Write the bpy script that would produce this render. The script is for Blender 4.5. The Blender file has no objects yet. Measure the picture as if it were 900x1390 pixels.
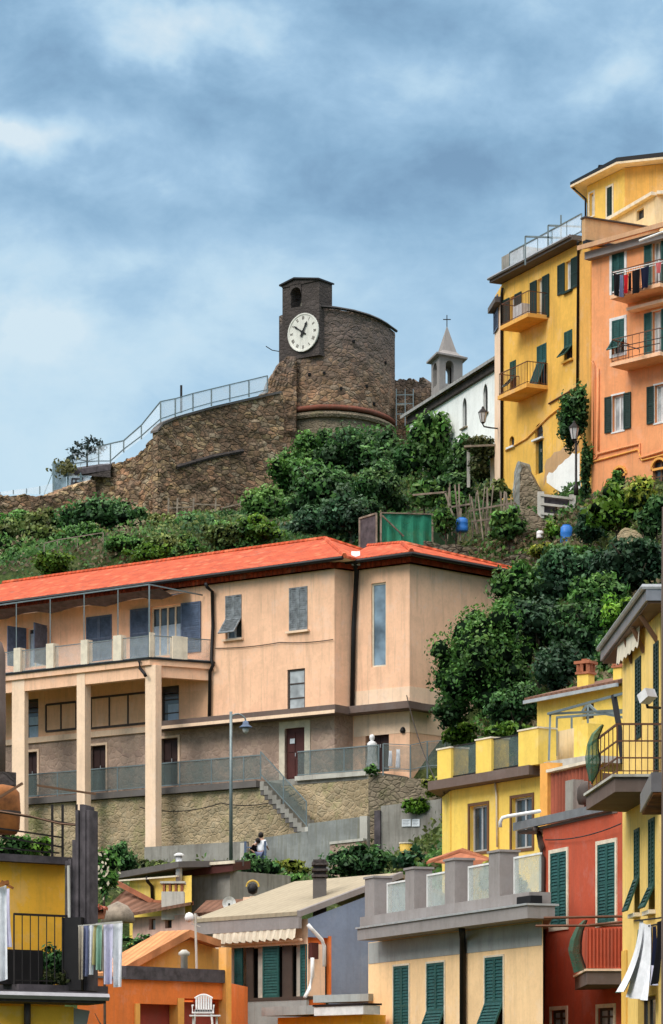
import bpy, math, random
import numpy as np
from mathutils import Vector, Matrix, noise
F=4000.0; H=1480.0; CX=450.0
sc=bpy.context.scene
COL=sc.collection
R=math.radians
ORG={}          # object name -> world origin of its mesh coordinates
def px2x(px,Y): return (px-CX)/F*Y
def zz(py,Y): return (H-py)/F*Y
def P(px,py,Y): return Vector((px2x(px,Y),Y,zz(py,Y)))
def pl(px,Y): return (px2x(px,Y),Y)

# ------------------------------------------------------------ materials
def newmat(name):
    m=bpy.data.materials.new(name); m.use_nodes=True
    nt=m.node_tree; b=nt.nodes['Principled BSDF']
    return m,nt,b
def N(nt,t,**k):
    n=nt.nodes.new(t)
    for a,v in k.items():
        if a.startswith('_'): n.inputs[a[1:]].default_value=v
        else: setattr(n,a,v)
    return n
def L(nt,a,b): nt.links.new(a,b)
def coords(nt,scale=(1,1,1),rot=0,kind='Object'):
    tc=N(nt,'ShaderNodeTexCoord'); mp=N(nt,'ShaderNodeMapping')
    mp.inputs['Scale'].default_value=scale; mp.inputs['Rotation'].default_value=(0,0,rot)
    L(nt,tc.outputs[kind],mp.inputs['Vector']); return mp.outputs['Vector']
def noisen(nt,vec,scale,detail=4,rough=.6):
    n=N(nt,'ShaderNodeTexNoise'); n.inputs['Scale'].default_value=scale
    n.inputs['Detail'].default_value=detail; n.inputs['Roughness'].default_value=rough
    L(nt,vec,n.inputs['Vector']); return n.outputs['Fac']
def ramp(nt,fac,stops):
    r=N(nt,'ShaderNodeValToRGB'); e=r.color_ramp.elements
    while len(e)<len(stops): e.new(.5)
    for i,(p,c) in enumerate(stops):
        e[i].position=p; e[i].color=(c[0],c[1],c[2],1) if hasattr(c,'__len__') else (c,c,c,1)
    L(nt,fac,r.inputs['Fac']); return r.outputs['Color']
def mix(nt,a,b,fac,mode='MIX'):
    n=N(nt,'ShaderNodeMix',data_type='RGBA',blend_type=mode)
    for s,v in ((n.inputs[6],a),(n.inputs[7],b),(n.inputs[0],fac)):
        if hasattr(v,'is_output'): L(nt,v,s)
        elif hasattr(v,'__len__'): s.default_value=(v[0],v[1],v[2],1)
        else: s.default_value=v
    return n.outputs[2]
def bump(nt,b,h,strength=.3,dist=.02):
    n=N(nt,'ShaderNodeBump'); n.inputs['Strength'].default_value=strength; n.inputs['Distance'].default_value=dist
    L(nt,h,n.inputs['Height']); L(nt,n.outputs['Normal'],b.inputs['Normal'])
def setspec(b,s):
    b.inputs['Specular IOR Level'].default_value=s
def scl(c,k): return tuple(min(1,x*k) for x in c)
def stucco(name,col,var=.18,stain=.35,rough=.9,streak=(.12,.10,.08)):
    m,nt,b=newmat(name); v=coords(nt)
    big=noisen(nt,v,.55,5,.65); fine=noisen(nt,v,7,4,.7)
    vs=coords(nt,(2.2,2.2,.22)); st=noisen(nt,vs,1.3,5,.7)
    c=ramp(nt,big,[(.3,scl(col,1-var)),(.52,col),(.72,scl(col,1+var*.55))])
    c=mix(nt,c,scl(col,.72),ramp(nt,fine,[(.45,0),(.75,.35)]))
    c=mix(nt,c,streak,ramp(nt,st,[(.50,0),(.80,stain*1.25)]))
    pt_=noisen(nt,v,.9,8,.72); c=mix(nt,c,scl(col,.78),ramp(nt,pt_,[(.545,0),(.575,.30),(.75,.5)]))
    g_=(col[0]*.3+col[1]*.5+col[2]*.2); fade=tuple(min(1,x*.6+g_*.4+.08) for x in col); c=mix(nt,c,fade,ramp(nt,pt_,[(.30,.30),(.42,.15),(.455,0)]))
    vt=coords(nt,(9,9,.35)); dr=noisen(nt,vt,1.0,3,.6); c=mix(nt,c,scl(streak,1.6),ramp(nt,dr,[(.60,0),(.74,stain*.8)]))
    L(nt,c,b.inputs['Base Color']); b.inputs['Roughness'].default_value=rough; setspec(b,.15)
    bump(nt,b,fine,.35,.02); return m
def plain(name,col,rough=.7,metal=0,var=.12,scale=3,spec=.3):
    m,nt,b=newmat(name); v=coords(nt); n=noisen(nt,v,scale,4,.65)
    c=ramp(nt,n,[(.3,scl(col,1-var*2)),(.6,col),(.8,scl(col,1+var))])
    L(nt,c,b.inputs['Base Color']); b.inputs['Roughness'].default_value=rough; b.inputs['Metallic'].default_value=metal
    setspec(b,spec); return m
def stone(name,cols,mortar,scale=2.2,flat=1.7,bmp=.8,dark=.5,mw=.07,moss=None,top=None):
    m,nt,b=newmat(name); v=coords(nt,(1,1,flat))
    wn=N(nt,'ShaderNodeTexNoise'); wn.inputs['Scale'].default_value=1.1; wn.inputs['Detail'].default_value=3; L(nt,v,wn.inputs['Vector'])
    va=N(nt,'ShaderNodeVectorMath',operation='MULTIPLY_ADD'); L(nt,wn.outputs['Color'],va.inputs[0]); va.inputs[1].default_value=(.5,.5,.5); L(nt,v,va.inputs[2])
    vo=N(nt,'ShaderNodeTexVoronoi'); vo.inputs['Scale'].default_value=scale; L(nt,va.outputs[0],vo.inputs['Vector'])
    ve=N(nt,'ShaderNodeTexVoronoi',feature='DISTANCE_TO_EDGE'); ve.inputs['Scale'].default_value=scale; L(nt,va.outputs[0],ve.inputs['Vector'])
    sep=N(nt,'ShaderNodeSeparateColor'); L(nt,vo.outputs['Color'],sep.inputs[0])
    k=len(cols); c=ramp(nt,sep.outputs[0],[(i/(k-1)*.9+.05,cols[i]) for i in range(k)])
    vb=coords(nt); big=noisen(nt,vb,.35,5,.7); fine=noisen(nt,vb,9,4,.7)
    c=mix(nt,c,scl(cols[0],dark),ramp(nt,big,[(.38,.85),(.62,0)]))
    c=mix(nt,c,mortar,ramp(nt,ve.outputs['Distance'],[(0,1),(mw,0)]))
    c=mix(nt,c,scl(mortar,.6),ramp(nt,fine,[(.5,0),(.75,.6)]))
    pm=noisen(nt,vb,1.9,5,.75); c=mix(nt,c,scl(cols[0],.5),ramp(nt,pm,[(.52,0),(.70,.5)])); c=mix(nt,c,scl(cols[-1],1.25),ramp(nt,pm,[(.30,.5),(.44,0)]))
    if moss:
        mo=noisen(nt,vb,.8,5,.7); c=mix(nt,c,moss,ramp(nt,mo,[(.52,0),(.68,.75)]))
    if top:
        sp=N(nt,'ShaderNodeSeparateXYZ'); L(nt,vb,sp.inputs[0]); wob=N(nt,'ShaderNodeMath',operation='MULTIPLY_ADD'); L(nt,big,wob.inputs[0]); wob.inputs[1].default_value=4; L(nt,sp.outputs[2],wob.inputs[2])
        mr=N(nt,'ShaderNodeMapRange'); mr.inputs[1].default_value=top[0]+2; mr.inputs[2].default_value=top[1]+2; L(nt,wob.outputs[0],mr.inputs[0]); tf=N(nt,'ShaderNodeMath',operation='MULTIPLY'); L(nt,mr.outputs[0],tf.inputs[0]); tf.inputs[1].default_value=.8
        c=mix(nt,c,top[2],tf.outputs[0])
    L(nt,c,b.inputs['Base Color']); b.inputs['Roughness'].default_value=.95; setspec(b,.1)
    h=mix(nt,ramp(nt,ve.outputs['Distance'],[(0,0),(.18,1)]),fine,.35)
    bump(nt,b,h,bmp,.08); return m
def banded(name,col,yaw,period,rough=.8,rows=None,amp=.04,dark=.55,var=.3):
    """ribs running across the direction 'yaw' (tiles or corrugation)"""
    m,nt,b=newmat(name); v=coords(nt,(1,1,1),-yaw)
    w=N(nt,'ShaderNodeTexWave',wave_type='BANDS',bands_direction='X'); w.inputs['Scale'].default_value=1/period*.314*1.0; w.inputs['Distortion'].default_value=.3
    w.inputs['Detail'].default_value=1; L(nt,v,w.inputs['Vector'])
    big=noisen(nt,coords(nt),.9,5,.7); fine=noisen(nt,coords(nt),6,3,.7)
    c=ramp(nt,big,[(.3,scl(col,1-var)),(.55,col),(.75,scl(col,1+var*.5))])
    c=mix(nt,c,scl(col,dark),ramp(nt,w.outputs['Fac'],[(.0,.75),(.4,0)]))
    c=mix(nt,c,scl(col,.6),ramp(nt,fine,[(.5,0),(.75,.5)]))
    if rows:
        vq=coords(nt,(1/period,1/rows,1/rows),-yaw); fl_n=N(nt,'ShaderNodeVectorMath',operation='FLOOR'); L(nt,vq,fl_n.inputs[0]); wn=N(nt,'ShaderNodeTexWhiteNoise'); L(nt,fl_n.outputs[0],wn.inputs['Vector'])
        c=mix(nt,c,scl(col,.45),ramp(nt,wn.outputs['Value'],[(.35,0),(1,.55)])); c=mix(nt,c,(.75,.30,.14),ramp(nt,wn.outputs['Value'],[(0,.3),(.2,0)]))
        lich=noisen(nt,coords(nt),1.6,6,.75); c=mix(nt,c,(.22,.17,.12),ramp(nt,lich,[(.56,0),(.72,.6)]))
        v2=coords(nt,(1,1,1),-yaw); w2=N(nt,'ShaderNodeTexWave',wave_type='BANDS',bands_direction='Y',wave_profile='SAW'); w2.inputs['Scale'].default_value=1/rows*.314/2; w2.inputs['Distortion'].default_value=.2
        L(nt,v2,w2.inputs['Vector']); c=mix(nt,c,scl(col,.5),ramp(nt,w2.outputs['Fac'],[(0,.6),(.2,0)]))
    L(nt,c,b.inputs['Base Color']); b.inputs['Roughness'].default_value=rough; setspec(b,.2)
    bump(nt,b,w.outputs['Fac'],.8,amp); return m
def glassm(name,col=(.035,.05,.06),rough=.12):
    m,nt,b=newmat(name); v=coords(nt); n=noisen(nt,v,.9,3,.6)
    L(nt,ramp(nt,n,[(.35,scl(col,.5)),(.65,scl(col,1.6))]),b.inputs['Base Color'])
    b.inputs['Roughness'].default_value=rough; setspec(b,.6); return m
def sheer(name,col,alpha,rough=.5):
    m,nt,b=newmat(name); b.inputs['Base Color'].default_value=(*col,1); b.inputs['Roughness'].default_value=rough
    n=noisen(nt,coords(nt),2.5,4,.7); r=ramp(nt,n,[(.3,alpha*.7),(.7,min(1,alpha*1.3))]); L(nt,r,b.inputs['Alpha']); return m
def cloth(name,col,rough=.9):
    m,nt,b=newmat(name); n=noisen(nt,coords(nt),5,3,.6)
    L(nt,ramp(nt,n,[(.3,scl(col,.75)),(.7,col)]),b.inputs['Base Color']); b.inputs['Roughness'].default_value=rough; setspec(b,.1)
    return m
def leafm(name):
    m,nt,b=newmat(name); a=N(nt,'ShaderNodeVertexColor',layer_name='Col')
    tr=N(nt,'ShaderNodeBsdfTranslucent'); L(nt,a.outputs['Color'],tr.inputs['Color'])
    L(nt,a.outputs['Color'],b.inputs['Base Color']); b.inputs['Roughness'].default_value=.55; setspec(b,.25)
    ms=N(nt,'ShaderNodeMixShader'); ms.inputs[0].default_value=.25
    L(nt,b.outputs[0],ms.inputs[1]); L(nt,tr.outputs[0],ms.inputs[2]); L(nt,ms.outputs[0],nt.nodes['Material Output'].inputs['Surface']); return m
M={}
M['salmon']=stucco('salmon plaster',(.97,.585,.37),.11,.28)
M['salmon_soft']=stucco('salmon plaster in shade of loggia',(.92,.54,.32),.12,.2)  # darker copy of the salmon: loggia shade put into the colour
M['salmon_pale']=stucco('pale salmon plaster',(.95,.68,.47),.10,.22)
M['soffit']=stucco('pale soffit plaster',(.80,.62,.42),.08,.2)
M['yellow_old']=stucco('weathered yellow plaster',(.86,.50,.10),.16,.34)
M['yellow_lit']=stucco('warm yellow plaster',(.88,.56,.13),.14,.28)
M['yellow_new']=stucco('fresh yellow plaster',(.95,.66,.14),.10,.2)
M['yellow_right']=stucco('lemon yellow plaster',(.95,.64,.19),.12,.24)
M['ochre']=stucco('ochre plaster',(.98,.50,.05),.14,.2)
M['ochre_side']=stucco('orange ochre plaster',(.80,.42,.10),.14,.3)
M['tan_wall']=stucco('tan plaster',(.58,.36,.18),.12,.3)
M['cream']=stucco('cream plaster',(.80,.62,.36),.1,.3)
M['white_wall']=stucco('white lime plaster',(.93,.93,.88),.06,.2,streak=(.3,.3,.26))
M['orange_tall']=stucco('orange plaster',(.88,.37,.16),.14,.30)
M['orange_low']=stucco('vivid orange plaster',(.86,.22,.05),.12,.22)
M['orange_light']=stucco('light orange plaster',(.88,.42,.10),.12,.2)
M['red_wall']=stucco('brick red plaster',(.52,.10,.05),.16,.3)
M['peach']=stucco('peach plaster',(.95,.64,.34),.12,.18)
M['blue_wall']=stucco('blue grey plaster',(.25,.31,.42),.10,.2)
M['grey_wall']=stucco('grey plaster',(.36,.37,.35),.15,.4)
M['mauve']=stucco('warm grey fascia',(.30,.27,.255),.12,.3)
M['pink_wall']=stucco('pale pink plaster',(.80,.50,.40),.15,.4)
M['lower_pink']=stone('salmon washed rubble',[(.52,.36,.27),(.60,.43,.32),(.46,.32,.25)],(.50,.35,.27),3.2,1.1,.4,.6,.03)
M['concrete']=stucco('weathered concrete',(.32,.30,.26),.35,.75)
M['concrete_d']=stucco('dark concrete',(.14,.125,.115),.25,.5)
M['concrete_l']=stucco('pale concrete',(.55,.52,.45),.2,.5)
M['blue_conc']=stucco('bluish worn render',(.30,.31,.29),.45,.8,streak=(.14,.13,.08))
M['castle']=stone('castle rubble',[(.20,.13,.09),(.38,.23,.13),(.58,.36,.19),(.30,.22,.15),(.50,.27,.15),(.40,.31,.22)],(.15,.11,.08),2.3,1.6,.9,.6,.07,top=(3.2,6.8,(.14,.115,.105)))
M['castle_r']=stone('terrace rubble',[(.22,.14,.09),(.52,.32,.16),(.72,.53,.28),(.34,.24,.16),(.62,.33,.18),(.55,.46,.31),(.30,.19,.12)],(.11,.08,.055),2.0,1.9,1.0,.65,.10)
M['castle_d']=stone('dark old render over rubble',[(.085,.072,.066),(.11,.09,.08),(.095,.078,.072)],(.07,.058,.052),2.6,1.4,.5,.6,.08)
M['castle_band']=stucco('brick string band',(.20,.07,.045),.25,.4)
M['castle_base']=stone('pale patched base',[(.36,.29,.20),(.28,.22,.15),(.22,.17,.12)],(.20,.16,.11),3.4,1.5,.8,.6,.06,moss=(.10,.11,.04))
M['retain']=stone('mossy retaining rubble',[(.46,.35,.21),(.60,.46,.28),(.42,.35,.23),(.54,.40,.25)],(.47,.38,.25),3.9,1.3,.6,.65,.035,moss=(.24,.25,.10))
M['drystone']=stone('dry stone',[(.20,.16,.11),(.30,.25,.17),(.14,.12,.09)],(.04,.035,.03),3,1.7,1,.5,.12,moss=(.07,.10,.03))
M['tile_red']=banded('orange clay tiles',(.61,.10,.036),-.635,.25,.85,rows=.42,amp=.06,dark=.5,var=.22)
M['tile_old']=banded('old brown tiles',(.22,.11,.07),-.5,.24,.9,amp=.05,var=.4)
M['tile_tan']=banded('tan slab roof',(.35,.29,.20),-.86,.35,.9,amp=.01,dark=.85,var=.15)
M['tile_worn']=banded('worn orange tiles',(.62,.27,.11),-.5,.24,.9,amp=.05,var=.4)
M['roof_grey']=banded('grey slate roof',(.34,.33,.31),-1.2,.5,.9,amp=.02,dark=.7)
M['black']=plain('black metal',(.018,.016,.016),.5,.3)
M['iron']=plain('dark iron',(.035,.03,.028),.6,.5)
M['rail_grey']=plain('galvanised rail',(.22,.26,.26),.5,.6)
M['rail_brown']=plain('brown iron rail',(.16,.07,.04),.6,.3)
M['grey_metal']=plain('grey painted metal',(.30,.29,.30),.4,.5)
M['grey_lt']=plain('light grey metal',(.50,.50,.50),.4,.3)
M['white']=plain('white paint',(.80,.79,.76),.5)
M['white_pl']=plain('white plastic',(.80,.78,.76),.4)
M['cream_tr']=plain('cream trim',(.78,.68,.52),.8)
M['salm_tr']=plain('terracotta frame',(.55,.25,.12),.8)
M['green_sh']=plain('dark green shutter paint',(.018,.075,.055),.55,0,.2,6)
M['green_teal']=plain('teal green shutter paint',(.02,.095,.085),.55,0,.2,6)
M['green_dk']=plain('black green shutter paint',(.012,.035,.026),.55,0,.2,6)
M['slate_sh']=plain('slate blue shutter paint',(.11,.15,.23),.6,0,.2,5)
M['grey_sh']=plain('faded grey shutter paint',(.24,.26,.27),.7,0,.3,5)
M['frame_d']=plain('dark window frame',(.07,.05,.04),.6)
M['frame_b']=plain('brown wood frame',(.16,.08,.04),.6)
M['door_d']=plain('dark wooden door',(.045,.020,.017),.6)
M['red_panel']=stucco('maroon panel',(.36,.07,.05),.2,.3)
M['door_r']=plain('maroon door',(.09,.025,.02),.6)
M['glass']=glassm('window glass')
M['glass_b']=glassm('milky blue glass',(.16,.22,.27),.25)
M['glass_lt']=glassm('pale curtain glass',(.40,.42,.42),.3)
M['curtain']=cloth('cream curtain',(.55,.50,.42))
M['curtain_b']=cloth('pale blue curtain',(.42,.55,.68))
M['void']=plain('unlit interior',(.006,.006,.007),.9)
M['panel_gl']=sheer('rail glass',(.45,.50,.48),.20,.25)
M['panel_fog']=sheer('frosted terrace glass',(.55,.60,.56),.45,.25)
M['panel_mesh']=sheer('fence mesh',(.75,.82,.88),.5,.6)
M['panel_dark']=sheer('dark wire mesh',(.10,.14,.13),.45,.6)
M['netting']=sheer('green netting',(.02,.26,.15),.88,.8)
M['netting_d']=sheer('dark green netting',(.015,.10,.06),.97,.8)
M['shade_w']=sheer('white sheeting',(.72,.74,.78),.85,.7)
M['shade_g']=sheer('grey green sheeting',(.18,.26,.28),.9,.7)
M['brown_conc']=stucco('brown stained concrete',(.17,.12,.10),.2,.5)
M['rooftan']=stucco('sun baked roof edge',(.62,.36,.20),.2,.4)
M['corr_red']=banded('red brown corrugated sheet',(.38,.10,.055),-1.0,.22,.6,amp=.04)
M['terracotta']=plain('terracotta',(.45,.16,.08),.8,0,.2)
M['rust']=plain('rusty brown',(.34,.12,.03),.8,0,.4,2)
M['wood']=plain('weathered wood',(.30,.24,.18),.9,0,.3,4)
M['wood_d']=plain('dark timber',(.095,.08,.085),.9,0,.3,3)
M['bark']=plain('bark',(.09,.065,.045),.95,0,.4,5)
M['blue_pl']=plain('blue plastic',(.03,.18,.55),.4)
M['leaf']=leafm('leaves')
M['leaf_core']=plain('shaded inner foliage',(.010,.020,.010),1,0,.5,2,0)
M['paper']=plain('white paper',(.75,.78,.80),.7)
M['yellow_pl']=plain('yellow plastic',(.75,.48,.08),.5)
M['skin']=plain('skin',(.50,.28,.19),.6,0,.05)
M['hair']=plain('dark hair',(.015,.010,.008),.7)
M['clock']=stucco('clock enamel',(.74,.72,.64),.10,.3)
M['clock_n']=plain('faded numerals',(.17,.13,.11),.8)
M['lantern']=plain('frosted lantern glass',(.62,.60,.58),.3)
M['bell']=plain('bronze bell',(.30,.28,.22),.4,.6)
M['dish']=plain('satellite dish',(.85,.82,.76),.5)
M['spire']=stucco('grey spire render',(.30,.27,.25),.12,.3)

# ------------------------------------------------------------ objects
def tag(o,label=None,cat=None,group=None,kind=None):
    if label: o['label']=label
    if cat: o['category']=cat
    if group: o['group']=group
    if kind: o['kind']=kind
    return o
def thing(name,label,cat,loc,group=None):
    o=bpy.data.objects.new(name,None); COL.objects.link(o); o.location=loc; o.empty_display_size=.3
    ORG[o.name]=Vector(loc); tag(o,label,cat,group); return o
class MB:
    def __init__(s): s.v=[]; s.f=[]
    def poly(s,pts):
        n=len(s.v); s.v+= [tuple(p) for p in pts]; s.f.append(tuple(range(n,n+len(pts))))
    def hexa(s,p):   # p: 4 bottom + 4 top
        n=len(s.v); s.v+=[tuple(q) for q in p]
        for f in ((0,3,2,1),(4,5,6,7),(0,1,5,4),(1,2,6,5),(2,3,7,6),(3,0,4,7)): s.f.append(tuple(n+i for i in f))
    def box(s,x0,x1,y0,y1,z0,z1):
        s.hexa([(x0,y0,z0),(x1,y0,z0),(x1,y1,z0),(x0,y1,z0),(x0,y0,z1),(x1,y0,z1),(x1,y1,z1),(x0,y1,z1)])
    def fbox(s,f,u0,u1,z0,z1,v0,v1):
        if u1<u0: u0,u1=u1,u0
        s.hexa([f.w(u0,z0,v1),f.w(u1,z0,v1),f.w(u1,z0,v0),f.w(u0,z0,v0),f.w(u0,z1,v1),f.w(u1,z1,v1),f.w(u1,z1,v0),f.w(u0,z1,v0)])
    def bar(s,a,b,w,h=None):
        a=Vector(a);b=Vector(b); d=b-a
        if d.length<1e-6: return
        d.normalize(); up=Vector((0,0,1)) if abs(d.z)<.9 else Vector((0,1,0))
        x=d.cross(up).normalized()*(w/2); y=x.normalized().cross(d)*((h or w)/2)
        s.hexa([a-x-y,a+x-y,a+x+y,a-x+y,b-x-y,b+x-y,b+x+y,b-x+y])
    def tube(s,pts,r,n=7,r2=None):
        pts=[Vector(p) for p in pts]; base=len(s.v); k=len(pts)
        for i,p in enumerate(pts):
            d=(pts[min(i+1,k-1)]-pts[max(i-1,0)]).normalized(); up=Vector((0,0,1)) if abs(d.z)<.9 else Vector((0,1,0))
            x=d.cross(up).normalized(); y=x.cross(d); rr=r if r2 is None else r+(r2-r)*i/(k-1)
            for j in range(n):
                a=2*math.pi*j/n; s.v.append(tuple(p+x*rr*math.cos(a)+y*rr*math.sin(a)))
        for i in range(k-1):
            for j in range(n):
                s.f.append((base+i*n+j,base+i*n+(j+1)%n,base+(i+1)*n+(j+1)%n,base+(i+1)*n+j))
        s.f.append(tuple(base+j for j in range(n))[::-1]); s.f.append(tuple(base+(k-1)*n+j for j in range(n)))
    def lathe(s,c,prof,n=16,a0=0):
        c=Vector(c); base=len(s.v)
        for r,z in prof:
            for j in range(n):
                a=a0+2*math.pi*j/n; s.v.append((c.x+r*math.cos(a),c.y+r*math.sin(a),c.z+z))
        for i in range(len(prof)-1):
            for j in range(n): s.f.append((base+i*n+j,base+i*n+(j+1)%n,base+(i+1)*n+(j+1)%n,base+(i+1)*n+j))
        s.f.append(tuple(base+j for j in range(n))[::-1]); s.f.append(tuple(base+(len(prof)-1)*n+j for j in range(n)))
    def prism(s,pts,z0,z1):
        n=len(pts); a=len(s.v)
        for z in (z0,z1):
            for i,p in enumerate(pts): s.v.append((p[0],p[1],z[i] if hasattr(z,'__len__') else z))
        for i in range(n): s.f.append((a+i,a+(i+1)%n,a+n+(i+1)%n,a+n+i))
        s.f.append(tuple(a+i for i in range(n))[::-1]); s.f.append(tuple(a+n+i for i in range(n)))
    def slab(s,quad,t):   # quad top corners, thickness straight down
        s.hexa([Vector(q)-Vector((0,0,t)) for q in quad]+[Vector(q) for q in quad])
    def split(s,name,mat,parent):
        par=list(range(len(s.v)))
        def fd(i):
            while par[i]!=i: par[i]=par[par[i]]; i=par[i]
            return i
        for f in s.f:
            for q in f[1:]: par[fd(q)]=fd(f[0])
        gr={}
        for f in s.f: gr.setdefault(fd(f[0]),[]).append(f)
        for fs_ in gr.values():
            mb=MB(); ids=sorted({i for f in fs_ for i in f}); mp={q:k for k,q in enumerate(ids)}; mb.v=[s.v[i] for i in ids]; mb.f=[tuple(mp[i] for i in f) for f in fs_]; r=mb.build(name,mat,parent)
        return r
    def build(s,name,mat,parent=None,loc=None,label=None,cat=None,group=None,kind=None,smooth=False):
        me=bpy.data.meshes.new(name)
        if parent is not None: o0=ORG[parent.name]
        elif loc is not None: o0=Vector(loc)
        else: o0=Vector((0,0,0))
        me.from_pydata([(x-o0.x,y-o0.y,z-o0.z) for x,y,z in s.v],[],s.f)
        me.materials.append(mat if not isinstance(mat,str) else M[mat]); me.update()
        if smooth:
            for p in me.polygons: p.use_smooth=True
        o=bpy.data.objects.new(name,me); COL.objects.link(o)
        if parent is not None: o.parent=parent
        else: o.location=o0
        ORG[o.name]=o0; tag(o,label,cat,group,kind); return o
class Fac:
    def __init__(s,A,B):
        s.A=Vector((A[0],A[1])); s.B=Vector((B[0],B[1])); d=s.B-s.A; s.Ln=d.length; s.d=d/s.Ln; s.n=Vector((s.d.y,-s.d.x)); s.holes=[]
    def u(s,px):
        k=(px-CX)/F; return (k*s.A.y-s.A.x)/(s.d.x-k*s.d.y)
    def Y(s,px): return s.A.y+s.u(px)*s.d.y
    def z(s,px,py): return zz(py,s.Y(px))
    def w(s,u,z,v=0): return Vector((s.A.x+u*s.d.x+v*s.n.x,s.A.y+u*s.d.y+v*s.n.y,z))
    def p(s,px,py,v=0):
        """world point on the plane at offset v seen at px,py"""
        f=s.off(v); Y=f.Y(px); return Vector((px2x(px,Y),Y,zz(py,Y)))
    def off(s,v):
        if v==0: return s
        f=Fac((s.A.x+v*s.n.x,s.A.y+v*s.n.y),(s.B.x+v*s.n.x,s.B.y+v*s.n.y)); return f
    def r(s,x0,x1,yt,yb):
        c=(x0+x1)/2; return s.u(x0),s.u(x1),s.z(c,yb),s.z(c,yt)
    def yaw(s): return math.atan2(s.d.y,s.d.x)
    def wall(s,mb,u0,u1,z0,z1,depth=.25,v=0):
        hs=[h for h in s.holes if h[1]>u0+.01 and h[0]<u1-.01 and h[3]>z0+.01 and h[2]<z1-.01]
        hs=[(max(h[0],u0),min(h[1],u1),max(h[2],z0),min(h[3],z1)) for h in hs]
        us=sorted(set([u0,u1]+[round(x,4) for h in hs for x in h[:2]])); zs=sorted(set([z0,z1]+[round(x,4) for h in hs for x in h[2:]]))
        for i in range(len(us)-1):
            for j in range(len(zs)-1):
                cu=(us[i]+us[i+1])/2; cz=(zs[j]+zs[j+1])/2
                if any(h[0]<cu<h[1] and h[2]<cz<h[3] for h in hs): continue
                mb.poly([s.w(us[i],zs[j],v),s.w(us[i+1],zs[j],v),s.w(us[i+1],zs[j+1],v),s.w(us[i],zs[j+1],v)])
        for a,b,c,d in hs:
            for q in (((a,c),(b,c)),((b,c),(b,d)),((b,d),(a,d)),((a,d),(a,c))):
                (ua,za),(ub,zb)=q
                mb.poly([s.w(ua,za,v),s.w(ua,za,v-depth),s.w(ub,zb,v-depth),s.w(ub,zb,v)])
def leafpanel(mb,o,a,b,c,w,h,slats=True,mid=1,pitch=.085,fr=.07):
    """louvred shutter leaf: origin o, width axis a, up axis b, outward c"""
    def bx(x0,x1,y0,y1,z0,z1):
        pt=lambda x,y,z:o+a*x+b*y+c*z
        mb.hexa([pt(x0,y0,z1),pt(x1,y0,z1),pt(x1,y0,z0),pt(x0,y0,z0),pt(x0,y1,z1),pt(x1,y1,z1),pt(x1,y1,z0),pt(x0,y1,z0)])
    t=.045; fr=min(fr,w*.2)
    bx(0,fr,0,h,0,t); bx(w-fr,w,0,h,0,t); bx(fr,w-fr,0,fr,0.002,t-.002); bx(fr,w-fr,h-fr,h,0.002,t-.002)
    for k in range(mid):
        y=h*(k+1)/(mid+1); bx(fr,w-fr,y-fr/2,y+fr/2,0.002,t-.002)
    bx(fr,w-fr,fr,h-fr,.004,.008)
    if slats:
        n=max(2,int((h-2*fr)/pitch)); 
        for i in range(n):
            y=fr+(h-2*fr)*i/n; p=(h-2*fr)/n
            q=lambda x,yy,z:o+a*x+b*yy+c*z
            mb.poly([q(fr,y,t-.004),q(w-fr,y,t-.004),q(w-fr,y+p,.01),q(fr,y+p,.01)])
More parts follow.
